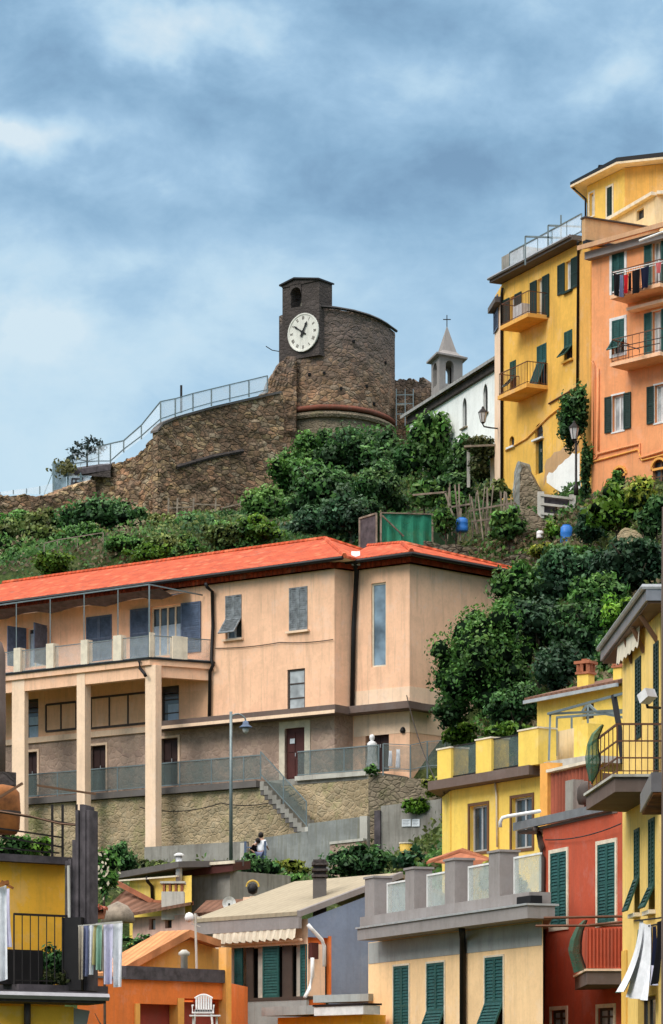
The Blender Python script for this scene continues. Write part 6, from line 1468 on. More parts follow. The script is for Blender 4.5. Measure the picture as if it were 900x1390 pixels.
mb=MB(); mb.fbox(fp_,u0,u1,zp+.0,zp+.32,.0,.75); sl=mb.build('terrace_slab','mauve',pe)
mb=MB(); mb.fbox(fp_,u0-.03,u1+.03,zp+.32,zp+.37,-.1,.8); mb.build('slab_edge','grey_lt',sl)
mb=MB(); mb.fbox(fp_,.1,fp_.u(733),zp+.37,zp+.72,-.3,.30); mb.build('kerb','mauve',sl)
mb=MB(); mb.fbox(fp_,fp_.u(717),fp_.u(736),zp+.1,zp+.62,.0,.32); mb.build('dark_box','void',sl)
mb=MB(); mb.prism([tuple(fp_.w(0,0,-.3).to_2d()),tuple(fp_.w(fp_.Ln-.1,0,-.3).to_2d()),pl(735,84),(3,92)],zp+.05,zp+.3); mb.build('terrace_floor','concrete',sl)
zk=zp+.72; posts=((505,526,1192),(560,580,1180),(614,636,1168),(674,698,1157))
for i,(x0,x1,yt) in enumerate(posts):
    u0=fp_.u(x0); w_=.75 if i else .72; h=fp_.z((x0+x1)/2,yt)-zk; mb=MB(); mb.fbox(fp_,u0,u0+(fp_.u(x1)-u0)*.62,zk-.002,zk+h,-.32,.22); p_=mb.build('terrace_pillar','mauve',pe)
    mb=MB(); mb.fbox(fp_,u0-.04,u0+(fp_.u(x1)-u0)*.62+.04,zk+h,zk+h+.06,-.36,.26); mb.build('pillar_cap','mauve',p_)
for i,(x0,x1) in enumerate(((524,560),(578,614),(634,674),(696,733))):
    u0=fp_.u(x0)+.05; u1=fp_.u(x1)-.05; h=[.86,.9,.92,.95][i]; mb=MB(); mb.fbox(fp_,u0,u1,zk+.02,zk+h,-.06,-.04); gp=mb.build('glass_panel','panel_fog',pe); mb=MB(); mb.fbox(fp_,u0,u1,zk+h,zk+h+.05,-.08,-.02); mb.fbox(fp_,u0-.05,u0,zk,zk+h+.05,-.08,-.02); mb.build('panel_frame','white',gp)
pipe(pe,[fp_.p(627,1262,.5),fp_.p(628,1275,.12),fp_.p(628,1400,.12)],.09,'black')
# ============================================================ BLUE GREY HOUSE
B0=pl(292,91.4);B1=pl(418,88.0); fb_=Fac(B0,B1); db=Vector((-fb_.n.x,-fb_.n.y)); B2=(B1[0]+db.x*3.4,B1[1]+db.y*3.4);B3=(B0[0]+db.x*3.4,B0[1]+db.y*3.4)
bh,FBh=house('blue_grey_house','blue grey gabled house with scalloped awning over dark green shutters','building',[B0,B1,B2,B3],0); fb_=FBh[0]; zb_e=fb_.z(418,1247)
# recess with shutters
u0,u1,z0,z1=fb_.u(314),fb_.u(417),fb_.z(370,1354),fb_.z(370,1284)
fb_.holes.append((u0,u1,z0,z1)); mb=MB()
for i,f in enumerate(FBh):
    if i in (0,3): f.wall(mb,0,f.Ln,0,zb_e,.7)
mb.build('wall','salmon_pale',bh)
f1=FBh[1]; zrg=zb_e+3.4*.33; mb=MB(); a0=f1.u(446)
mb.poly([f1.w(a0,0),f1.w(f1.Ln+2,0),f1.w(f1.Ln+2,zrg),f1.w(f1.Ln,zrg),f1.w(a0,zb_e+a0*.33)]); mb.poly([f1.w(0,zb_e-.55),f1.w(a0,zb_e-.55),f1.w(a0,zb_e+a0*.33),f1.w(0,zb_e)]); mb.build('gable_wall','blue_wall',bh)
mb=MB(); mb.poly([f1.w(0,0),f1.w(a0,0),f1.w(a0,zb_e-.5),f1.w(0,zb_e-.5)][:]); 
mb.v=[tuple(Vector(v)+Vector((-f1.n.x,-f1.n.y,0))*.12) for v in mb.v]; mb.fbox(f1,a0-.02,a0+.06,z0-.1,zb_e-.5,-.1,.06); mb.build('recess_wall','orange_low',bh)
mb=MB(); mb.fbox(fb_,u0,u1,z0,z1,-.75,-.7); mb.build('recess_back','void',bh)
def fp2(x): return fb_.u(x)
for i,(x0,x1,m_,nm,v) in enumerate(((316,327,'green_teal','shutter',-.1),(330,339,'frame_d','frame',-.12),(340,355,'curtain','curtain',-.3),(356,378,'green_teal','shutter',-.05),(379,392,'frame_d','frame',-.12),(392,407,'curtain','curtain',-.3),(407,417,'green_teal','shutter',-.05))):
    mb=MB(); a,b=fp2(x0),fp2(x1)
    if nm=='shutter': leafpanel(mb,fb_.w(a,z0,v),Vector((fb_.d.x,fb_.d.y,0)),Vector((0,0,1)),Vector((fb_.n.x,fb_.n.y,0)),b-a,z1-z0)
    else: mb.fbox(fb_,a,b,z0,z1,v-.05,v)
    mb.build(nm,m_,bh)
mb=MB(); mb.fbox(fb_,u0-.2,u1+.1,z0-.1,z0-.002,-.2,.12); mb.build('sill','frame_d',bh)
mb=MB(); mb.fbox(fb_,u0-.06,u0-.002+.0,z0,z1,-.05,.1); mb.build('orange_jamb','orange_light',bh)
mb=MB(); mb.fbox(fb_,-.1,fb_.Ln+.05,0,z0-.1,.0,.10); mb.build('lower_wall','grey_wall',bh)
# roof
ez=fb_.z(418,1238); A=fb_.w(fb_.u(278),ez,.45);B=fb_.w(fb_.u(419),ez,.45); inn=Vector((db.x,db.y,0)); Lr=4.1; mb=MB(); q=[A,B,B+inn*Lr+Vector((0,0,Lr*.33)),A+inn*Lr+Vector((0,0,Lr*.33))]; mb.slab(q,.12); rr_=mb.build('roof','tile_tan',bh)
mb=MB(); q2=[q[3],q[2],q[2]+inn*3-Vector((0,0,.9)),q[3]+inn*3-Vector((0,0,.9))]; mb.slab(q2,.12); mb.build('roof','tile_tan',bh)
mb=MB(); mb.fbox(fb_,fb_.u(281),fb_.u(420),ez-.50,ez-.125,.30,.42); mb.build('fascia','mauve',bh)
mb=MB(); a=B+Vector((0,0,-.06)); mb.hexa([a+Vector((.0,-.02,-.10)),a+Vector((.1,.02,-.10)),a+inn*Lr+Vector((.1,.02,Lr*.33-.10)),a+inn*Lr+Vector((0,-.02,Lr*.33-.10)),a+Vector((.0,-.02,.08)),a+Vector((.1,.02,.08)),a+inn*Lr+Vector((.1,.02,Lr*.33+.08)),a+inn*Lr+Vector((0,-.02,Lr*.33+.08))]); mb.build('verge_board','mauve',bh)
mb=MB(); n=60; ua,ub=fb_.u(303),fb_.u(416); zt=fb_.z(360,1263)
for k in range(n):
    a=ua+(ub-ua)*k/n;b=ua+(ub-ua)*(k+1)/n; s_=lambda kk:.30+.07*abs(math.sin(kk*math.pi/5)); w_=lambda kk:.42+.05*math.sin(kk*1.3)
    mb.poly([fb_.w(a,zt-s_(k),w_(k)),fb_.w(b,zt-s_(k+1),w_(k+1)),fb_.w(b,zt+.05,.40),fb_.w(a,zt+.05,.40)])
aw=thing('awning','scalloped beige awning valance above the dark green shutters','awning',fb_.w(ua,zt,.4)); mb.build('valance','cream_tr',aw); mb=MB(); mb.tube([fb_.w(ua,zt-.36,.2),fb_.w(ub,zt-.36,.2)],.05,6); mb.build('awning_bar','salmon_pale',aw)
def whitepipe(pts,nm='white_pipe'): pipe(bh,pts,.06,'white',nm)
whitepipe([f1.p(418,1255,.25),f1.p(424,1262,.3),f1.p(437,1276,.3),f1.p(440,1284,.3),f1.p(440,1312,.3)]); whitepipe([f1.p(424,1300,.2),f1.p(424,1325,.2),f1.p(420,1342,.2),f1.p(414,1354,.3)])
mb=MB(); mb.fbox(f1,f1.u(419),f1.u(428),f1.z(424,1302),f1.z(424,1280),.0,.15); mb.build('meter_box','door_r',bh)
ch_=P(434,1228,89.6); wch=22/F*89.6; mb=MB(); c=ch_; mb.box(c.x-wch*.42,c.x+wch*.42,c.y-.2,c.y+.35,c.z-.4,zz(1193,89.6)); cm=mb.build('chimney','concrete_d',bh)
for k,y_ in enumerate((1191,1183,1175)):
    mb=MB(); z=zz(y_,89.6); mb.box(c.x-wch*.5,c.x+wch*.5,c.y-.27,c.y+.42,z,z+.07); mb.box(c.x-wch*.4,c.x+wch*.4,c.y-.15,c.y+.3,z+.0701,z+.178); mb.build('cowl_layer','castle_d',cm)
mb=MB(); mb.lathe(Vector((c.x,c.y+.08,zz(1170,89.6)-.05)),[(wch*.5,0),(wch*.45,.08),(.05,.14)],12); mb.build('cowl_top','castle_d',cm)
t=thing('grey_canopy','grey slab canopy over the ochre wall below the shutters','canopy',P(355,1375,85)); mb=MB(); f=Fac(pl(355,86.5),pl(432,84.0)); mb.fbox(f,0,f.Ln,f.z(390,1378),f.z(390,1366),-1.5,0); mb.build('slab','grey_wall',t); mb=MB(); mb.fbox(f,.1,f.Ln+1.5,0,f.z(390,1380),-1.3,-.5); mb.build('wall','ochre',t)
t=thing('white_awning','rolled white awning box between the grey canopy and peach house','awning',P(430,1378,83.8)); mb=MB(); f=Fac(pl(430,84.2),pl(497,82.4)); mb.fbox(f,0,f.Ln,f.z(460,1378),f.z(460,1366),-.5,.1); mb.build('awning_box','white',t); mb=MB(); mb.fbox(f,-.02,f.Ln+.02,f.z(460,1365.5),f.z(460,1363),-.55,.14); mb.build('awning_cover','black',t)
t=thing('grey_ledge','worn grey ledge with a white edge under the blue wall','ledge',P(428,1360,85.3)); mb=MB(); f=Fac(pl(425,86.2),pl(500,84.6)); mb.fbox(f,0,f.Ln,f.z(460,1360),f.z(460,1350),-1.2,0); mb.build('slab','grey_wall',t)
# ============================================================ ORANGE TERRACE HOUSE
ot,FO2=house('orange_terrace_house','vivid orange house with dark parapet and recessed maroon terrace door','building',[pl(105,80),pl(309,84.5),(-2.5,88),(-7,88)],-3); fo3=FO2[0]; zot=fo3.z(240,1331)
rc=fo3.r(183,241,1363,1430); fo3.holes.append(rc); rc2=fo3.r(248,303,1356,1430); fo3.holes.append(rc2)
mb=MB(); 
for f in FO2: f.wall(mb,0,f.Ln,-3,zot,1.2)
mb.build('wall','orange_low',ot)
mb=MB(); mb.fbox(fo3,rc[0],rc2[1],rc[2],rc[3]+.1,-.40,-.32); mb.build('recess_wall','red_panel',ot)
mb=MB(); mb.fbox(fo3,rc[0]-.02,rc[0]+.16,rc[2],rc[3],-.3,.05); mb.build('terrace_post','orange_light',ot); mb=MB(); mb.fbox(fo3,rc[1]-.02,rc2[0]+.02,rc[2],rc2[3],-.3,.04); mb.build('terrace_post','orange_light',ot)
mb=MB(); mb.fbox(fo3,fo3.u(168),fo3.Ln,zot-.02,zot+.35,-.35,.10); mb.build('parapet','wood_d',ot)
mb=MB(); mb.fbox(fo3,.4,fo3.u(168),zot-.02,zot+.04,-.3,.05); mb.build('coping','concrete_d',ot)
mb=MB(); mb.fbox(fo3,fo3.u(302),fo3.u(309),zot-1.5,zot+1.0,-.15,.15); mb.build('tall_corner_post','orange_light',ot)
# gabled orange roof behind
og,FG=house('orange_gable_house','light orange gabled house with worn tan tile verge behind the dark parapet','building',[pl(150,87),pl(306,90.5),(-3.6,95),(-7,95)],0); fg2=FG[0]
pz_=[(150,1325),(165,1314),(258,1275),(306,1292)]
mb=MB(); mb.poly([fg2.w(0,0),fg2.w(fg2.Ln,0)]+[fg2.p(x,y_) for x,y_ in pz_[::-1]]); mb.build('wall','ochre_side',og)
mb=MB(); bk=Vector((-fg2.n.x,-fg2.n.y,0))*1.3
def up(v,h): return v+Vector((0,0,h))
a=fg2.p(155,1320,.35);b=fg2.p(258,1262,.35);c=fg2.p(300,1276,.35)
mb.hexa([a-Vector((0,0,.22)),b-Vector((0,0,.24)),b+bk-Vector((0,0,.24)),a+bk-Vector((0,0,.22)),a,b,b+bk,a+bk]); mb.build('roof','tile_worn',og); mb=MB(); mb.hexa([b-Vector((0,0,.22)),c-Vector((0,0,.22)),c+bk-Vector((0,0,.22)),b+bk-Vector((0,0,.22)),b,c,c+bk,b+bk]); mb.build('roof','tile_worn',og)
t=thing('television_aerial','thin pale aerial mast rising above the orange gable','aerial',P(267,1312,86)); mb=MB(); mb.tube([P(267,1315,86),P(265,1240,86)],.035,6); mb.bar(P(256,1240,86),P(274,1246,86),.03); mb.bar(P(260,1254,86),P(272,1258,86),.03); mb.build('mast','concrete_l',t); mb=MB(); mb.lathe(P(257,1245,86),[(.02,-.14),(.12,-.1),(.14,0),(.1,.1),(.02,.14)],10); mb.build('white_receiver','white_pl',t,smooth=True)
t=thing('vent_pipe','short pale vent pipe standing on the dark parapet','vent',P(250,1316,83.5)); mb=MB(); mb.lathe(P(250,1318,83.4),[(.1,0),(.1,.42),(.16,.45),(.16,.52),(.06,.6)],10); mb.build('stack','concrete_l',t,smooth=True)
# plastic chair
t=thing('garden_chair','white plastic garden armchair on the orange terrace','chair',P(275,1400,82.5)); c=P(276,1376,82.6); mb=MB(); mb.box(c.x-.27,c.x+.27,c.y-.25,c.y+.25,c.z,c.z+.045); mb.build('seat','white_pl',t)
mb=MB(); 
for k in range(7):
    a0=-.24+.48*k/7+.01; a1=a0+.052; hh_=.42+.12*math.cos((k-3)/3.5*1.4); mb.box(c.x+a0,c.x+a1,c.y+.2,c.y+.24,c.z+.05,c.z+hh_)
mb.tube([(c.x-.25+.5*i/10,c.y+.22,c.z+.42+.12*math.cos((i-5)/5*1.4)) for i in range(11)],.03,6); mb.box(c.x-.25,c.x+.25,c.y+.2,c.y+.24,c.z+.046,c.z+.12); mb.build('backrest','white_pl',t)
for sx in (-1,1):
    mb=MB(); mb.tube([(c.x+sx*.29,c.y+.22,c.z+.24),(c.x+sx*.30,c.y-.2,c.z+.23),(c.x+sx*.29,c.y-.26,c.z)],.025,6); mb.build('armrest','white_pl',t)
    for sy_ in (-1,1): mb=MB(); mb.bar((c.x+sx*.23,c.y+sy_*.2,c.z),(c.x+sx*.27,c.y+sy_*.25,c.z-.43),.045); mb.build('leg','white_pl',t)
t=thing('garden_table','white plastic table in front of the garden armchair','table',P(275,1400,82)); c=P(280,1380,81.9); mb=MB(); mb.box(c.x-.45,c.x+.4,c.y-.4,c.y+.1,c.z,c.z+.04); mb.build('tabletop','white_pl',t)
for sx in (-.35,.3): mb=MB(); mb.bar((c.x+sx,c.y-.2,c.z),(c.x+sx,c.y-.2,c.z-.6),.06); mb.build('leg','white_pl',t)
# ============================================================ SMALL HOUSES IN THE MIDDLE
f=Fac(pl(160,99.5),pl(252,97)); t=thing('small_cream_house','small pale yellow outbuilding with dark flat roof below the rubble wall','building',f.w(0,5)); z=f.z(200,1193)
mb=MB(); f.wall(mb,f.u(176),f.Ln+.3,4,z); mb.build('wall','yellow_new',t)
mb=MB(); mb.slab([f.w(-.1,z+.22,.4),f.w(f.Ln+.1,z+.45,.4),f.w(f.Ln+.1,z+.65,-2.5),f.w(-.1,z+.42,-2.5)],.2); r_=mb.build('roof','concrete_d',t); mb=MB(); mb.fbox(f,0,f.Ln,z-.05,z+.0,.3,.38); mb.build('gutter','cream_tr',r_)
pipe(t,[f.p(200,1190,.35),f.p(200,1196,.3),f.p(206,1203,.08),f.p(207,1226,.08)],.06,'black')
f=Fac(pl(245,99),pl(312,97.5)); t=thing('grey_green_shed','grey green rendered shed with sloping maroon roof and pale edge','shed',f.w(0,5)); mb=MB(); z0=f.z(250,1189); z1=f.z(310,1182); mb.poly([f.w(0,4),f.w(f.Ln,4),f.w(f.Ln,z1),f.w(0,z0)]); mb.poly([f.w(f.Ln,4),f.w(f.Ln,4,-3),f.w(f.Ln,z1,-3),f.w(f.Ln,z1)]); mb.build('wall','castle_base' if False else 'concrete',t)
mb=MB(); mb.slab([f.p(236,1181,.3),f.p(316,1171,.3),f.p(316,1171,.3)+Vector((.5,3,.3)),f.p(236,1181,.3)+Vector((.5,3,.3))],.28); r_=mb.build('roof','door_r',t); mb=MB(); mb.bar(f.p(250,1175,.34),f.p(318,1170,.34),.07,.1); mb.build('roof_edge','cream_tr',r_)
t=thing('flue','steel flue pipe with pale rain cap on the outbuilding roof','flue',P(242,1200,97)); mb=MB(); mb.lathe(P(243,1200,97),[(.11,0),(.11,.92)],10); mb.build('pipe','grey_lt',t,smooth=True); mb=MB(); mb.lathe(P(243,1162,97),[(.17,0),(.17,.05),(.05,.1)],10); mb.build('rain_cap','white',t)
t=thing('roof_chimney','squat grey chimney with terracotta vent openings beside the pale yellow outbuilding','chimney',P(235,1230,95)); c=P(235,1228,95); mb=MB(); mb.box(c.x-.36,c.x+.36,c.y-.3,c.y+.4,c.z-.5,zz(1211,95)); mb.build('stack','concrete_l',t); zc_=zz(1211,95); 
for k in range(4): mb=MB(); xx=c.x-.32+k*.19; mb.box(xx,xx+.07,c.y-.28,c.y+.38,zc_,zc_+.26); mb.build('vent_brick','terracotta',t)
mb=MB(); mb.box(c.x-.4,c.x+.4,c.y-.34,c.y+.44,zc_+.261,zc_+.33); mb.build('cap_slab','concrete_l',t)
f=Fac(pl(180,96.0),pl(268,94)); t=thing('pale_pink_house','low pale pink house under a spreading dark tile roof','building',f.w(0,3)); z=f.z(225,1243)
window(t,f,202,211,1247,1262,'glass',frame='frame_b',pane='glass_lt',mull=0); window(t,f,224,233,1245,1260,'glass',frame='frame_b',pane='glass',mull=0)
mb=MB(); f.wall(mb,0,f.Ln,2,z); mb.build('wall','pink_wall',t)
mb=MB(); a=f.w(-.6,z+.0,.6);b=f.w(f.Ln+.2,z+.35,.5); c1=P(172,1206,98.5); d1=P(262,1226,97.5); mb.poly([a,b,d1,P(205,1222,98)]); mb.poly([a,P(205,1222,98),c1,P(150,1226,96.8)]); mb.poly([a-Vector((0,0,.1)),b-Vector((0,0,.1)),b,a]); mb.poly([P(150,1226,96.8)-Vector((0,0,.1)),a-Vector((0,0,.1)),a,P(150,1226,96.8)]); r_=mb.build('roof','tile_old',t)
mb=MB(); mb.bar(P(158,1198,98),P(207,1224,97.8),.16); mb.bar(P(207,1224,97.8),P(262,1226,97.4),.12); mb.build('ridge_tiles','terracotta',r_)
t=thing('satellite_dish','round pale satellite dish beside the tan roof edge','satellite dish',P(311,1235,93)); c=P(311,1226,93); mb=MB(); n=20; rr=9.3/F*93; q=[];q2=[]
for i in range(n):
    a=2*math.pi*i/n; q.append(c+Vector((math.cos(a)*rr,0,math.sin(a)*rr))); q2.append(c+Vector((math.cos(a)*rr*.5,.07,math.sin(a)*rr*.5)))
for i in range(n): mb.poly([q[i],q[(i+1)%n],q2[(i+1)%n],q2[i]])
mb.poly(q2); mb.build('dish','dish',t,smooth=True); mb=MB(); mb.tube([c+Vector((0,.05,-.1)),c+Vector((0,-.35,-.15))],.02,5); mb.build('feed_arm','grey_lt',t); mb=MB(); mb.bar(c+Vector((0,.1,0)),c+Vector((.0,.1,-.6)),.06); mb.build('mount','iron',t)
f=Fac(pl(268,96),pl(390,93)); t=thing('low_tile_roof','low dark tiled roof with a small rooftop ledge behind the dish','roof',f.w(0,5)); mb=MB(); mb.slab([f.p(262,1240,.2),f.p(330,1232,.2),P(395,1218,96),P(280,1222,97)],.3); mb.build('tiles','tile_old',t)
mb=MB(); mb.bar(P(330,1220,95),P(375,1219,95),.1); c=P(352,1222,94.6); mb.box(c.x-.3,c.x+.3,c.y-.2,c.y+.3,c.z-.3,c.z+.12); mb.build('brick_ledge','salmon_pale',t)
t=thing('yellow_ring_lamp','black round lamp with a yellow hood on the low tile roof','lamp',P(343,1213,94.5)); c=P(343,1206,94.5); mb=MB(); mb.lathe(c-Vector((0,0,.2)),[(.03,0),(.14,.06),(.17,.2),(.12,.33),(.03,.38)],12); mb.build('globe','black',t,smooth=True); mb=MB(); mb.tube([c+Vector((math.cos(a)*.2,-.05,.05+math.sin(a)*.2)) for a in [math.pi*k/10 for k in range(11)]],.03,5); mb.build('hood','yellow_pl',t)
c=P(551,1164,108); t=thing('yellow_bucket','yellow bucket standing by the shrubs under the two notices','bucket',c); mb=MB(); mb.lathe(c,[(.19,0),(.2,.1),(.24,.5)],14); mb.build('pail','yellow_pl',t,smooth=True); mb=MB(); mb.lathe(c+Vector((0,0,.501)),[(.26,0),(.26,.05)],14); mb.build('rim','cream_tr',t)
# ============================================================ LEFT OCHRE HOUSE
fl_=Fac(pl(-30,60),pl(88,61.3)); lh,FL=house('ochre_house','ochre yellow house at the left edge with a flat planted roof terrace','building',[pl(-30,60),pl(88,61.3),pl(88,66.5),pl(-30,66)],-3); fl_=FL[0]; zl_=fl_.z(40,1172)
mb=MB()
for f in FL: f.wall(mb,0,f.Ln,-3,zl_)
mb.build('wall','ochre',lh)
mb=MB(); mb.slab([fl_.w(0,zl_+.15,.25),fl_.w(fl_.Ln+.1,zl_+.15,.25),fl_.w(fl_.Ln+.1,zl_+.15,-4),fl_.w(0,zl_+.15,-4)],.15); mb.build('roof_slab','wood_d',lh)
mb=MB(); 
for x in (71,85,104): mb.bar(fl_.p(x,1166,-.4),fl_.p(x,1092,-.4),.05)
for a in ((0,1101,113,1121),(0,1123,85,1137),(0,1134,85,1150),(0,1150,80,1158)): mb.bar(P(a[0]-10,a[1],60),P(a[2],a[3],61),.03)
mb.build('terrace_railing','iron',lh)
# dark timber column
t=thing('timber_column','tall weathered dark timber column cladding beside the ochre house','column',P(105,1345,59.5)); f=Fac(pl(88.5,59.8),pl(122,59.6)); mb=MB()
for k in range(7):
    a=f.Ln*k/7; b=f.Ln*(k+1)/7-.012; top=[1168,1166,1140,1100,1092,1094,1100][k]; mb.fbox(f,a,b,f.z(100,1345),f.z(100,top),-.4,.02*(k%2)-.02*(k==4))
mb.build('boards','wood_d',t); mb=MB(); mb.fbox(f,f.Ln*.02,f.Ln*.8,f.z(100,1345),f.z(100,1246),.03,.18); mb.build('lower_cladding','black',t)
mb=MB(); mb.tube([f.p(93,1175,.1),f.p(94,1250,.1)],.03,6); mb.build('conduit','concrete_l',t)
# balcony of the ochre house
b_,u0,u1,z=balcony(lh,fl_,-28,92,1340,1.5,.30,False,mat='wood_d',brk=False)
mb=MB(); fo1=fl_.off(1.4); railing(mb,[fo1.w(fo1.u(19),z),fo1.w(fo1.u(96),z)],1.40,.185,.02,.045); mb.build('balcony_rail','iron',b_); mb=MB(); mb.fbox(fl_,fo1.u(-20),fo1.u(64),z,z+.70,.9,1.25); mb.build('planter_box','black',None,fl_.w(0,z,1),'long blackish planter box behind the lower balcony bars at left','planter')
ff_=Fac(pl(-30,57.5),pl(140,58.5)); t=thing('lower_ochre_house','lower ochre wall with a projecting dark roof edge at bottom left','building',ff_.w(0,-3)); mb=MB(); ff_.wall(mb,0,ff_.u(100),-3,ff_.z(50,1366)); mb.build('wall','ochre',t)
mb=MB(); mb.slab([ff_.w(0,ff_.z(60,1345),.45),ff_.w(ff_.u(134),ff_.z(60,1347),.45),ff_.w(ff_.u(140),ff_.z(60,1347),-1),ff_.w(0,ff_.z(60,1345),-1)],.22); r_=mb.build('roof_slab','wood_d',t); mb=MB(); mb.tube([ff_.w(0,ff_.z(60,1352),.52),ff_.w(ff_.u(136),ff_.z(60,1354),.52)],.08,6); mb.build('gutter','grey_metal',r_)
pipe(t,[ff_.p(37,1362,.1),ff_.p(37,1400,.1)],.07,'frame_d')
mb=MB(); mb.hexa([ff_.p(97,1400,-.02),ff_.p(116,1400,-.02),ff_.p(116,1400,-.3),ff_.p(97,1400,-.3),ff_.p(97,1368,-.02),ff_.p(122,1372,-.02),ff_.p(122,1372,-.3),ff_.p(97,1368,-.3)]); mb.build('shadowed_corner','concrete',t)
# left edge: pole, dark overhang, rusty tank
t=thing('rough_brown_pillar','rough rounded brown pillar at the extreme left edge of the view','pillar',P(0,1050,70)); mb=MB(); mb.lathe(P(-4,1060,70),[(.2,0),(.21,1.5),(.20,3.0),(.12,3.28),(.02,3.36)],14); mb.build('shaft','brown_conc',t,smooth=True)
t=thing('dark_overhang','dark grey roof overhang poking in at the left edge','roof',P(0,1055,62)); mb=MB(); q=[P(-30,1060,61),P(22,1058,61.5),P(20,1052,63),P(-30,1052,63)]; zq=P(0,1052,62).z; mb.slab([Vector((v.x,v.y,zq)) for v in q],.28); mb.build('slab','castle_d',t)
t=thing('rusty_tank','rust brown rounded tank with a dark band at the left edge','tank',P(8,1130,61)); mb=MB(); mb.lathe(P(3,1132,61),[(.30,0),(.36,.1),(.38,.5),(.36,.85),(.25,.98),(.05,1.02)],18); mb.build('shell','rust',t,smooth=True); mb=MB(); mb.lathe(P(3,1132,61)+Vector((0,0,.42)),[(.392,0),(.392,.04)],18); mb.build('band','frame_d',t)
t=thing('washing_pole','wooden drying pole with thin lines at the left edge','washing line',P(0,1080,60.5)); mb=MB(); mb.bar(P(-10,1088,60.5),P(31,1063,60.5),.05); mb.bar(P(50,1066,60.8),P(130,1078,61),.04); mb.tube([P(-10,1100,60),P(40,1108,60.3),P(80,1118,60.6),P(112,1121,60.8)],.022,5); mb.build('poles','frame_b',t)
fcloth('hanging_cloth','long white sheet hanging at the extreme left edge','laundry',P(-8,1206,57.5),P(9,1201,57.5),1.85,'cl_white',2,.06,-.2,(0,0,0),1,12,10)
fcloth('hanging_cloth','narrow pink edged cloth behind the long white sheet','laundry',P(6,1206,57.8),P(13,1206,57.8),1.15,'cl_pink' if False else 'cl_lilac',1,.04,0,(.05,0,0),2,8,8)
t=thing('rust_hanger','rust orange bracket holding the long white sheet','bracket',P(0,1202,57.4)); mb=MB(); mb.bar(P(-8,1203,57.4),P(12,1197,57.4),.07); mb.bar(P(2,1196,57.4),P(18,1206,57.4),.05); mb.build('arm','rust',t)
# laundry at left centre
t=thing('drying_rack','pale drying rack rail beside the timber column','clothes rack',P(108,1256,59.3)); mb=MB(); mb.bar(P(106,1257,59.3),P(166,1252,59.3),.03); mb.bar(P(106,1256,59.9),P(166,1251,59.9),.03); mb.build('rods','concrete_l',t)
for x0,x1,h,m_,lb,s_ in ((108,112,1.15,'cl_beige','thin beige cloth next to the timber column',1),(112,119,.95,'cl_jean','faded blue garment second on the drying rack',2),(119,126,1.15,'cl_white','greyish white garment in the middle left of the rack',3),(124,131,.80,'cl_yel','pale yellow cloth low between the white and mint garments',4),(130,137,1.15,'cl_green','mint green garment in the middle of the rack',5),(134,141,1.1,'cl_beige','beige shirt beside the mint green garment',8),(142,152,1.30,'cl_lilac','long lilac garment reaching lowest on the rack',6),(154,165,1.2,'cl_white','white sheet at the right end of the rack',7)):
    fcloth('hanging_garment',lb,'laundry',P(x0-1.5,1257-(x0-106)*.08,59.2+.03*s_),P(x1+1.5,1257-(x1-106)*.08,59.2+.03*s_),h*(.8+.07*(s_*37%5)),m_,1.2,.06,.25 if m_!='cl_lilac' else .15,seed=s_,nu=8,nv=8,group='laundry on the drying rack at left')
c=P(130,1246,61); t=thing('flower_trough','terracotta trough above the drying rack','planter',c); mb=MB(); mb.hexa([c+Vector(v) for v in ((-.17,-.1,-.02),(.17,-.1,-.02),(.17,.1,-.02),(-.17,.1,-.02),(-.22,-.13,.2),(.22,-.13,.2),(.22,.13,.2),(-.22,.13,.2))]); mb.build('trough','terracotta',t)
c=P(160,1262,74); t=thing('brown_parasol','faded brown parasol dome behind the drying rack','parasol',c); mb=MB(); mb.lathe(c+Vector((0,0,.18)),[(.44,0),(.40,.22),(.25,.42),(.08,.5),(.02,.53)],16); mb.build('canopy','castle_base' if False else 'wood',t,smooth=True); mb=MB(); mb.tube([c-Vector((0,0,1.2)),c+Vector((0,0,.3))],.03,6); mb.build('pole','iron',t)
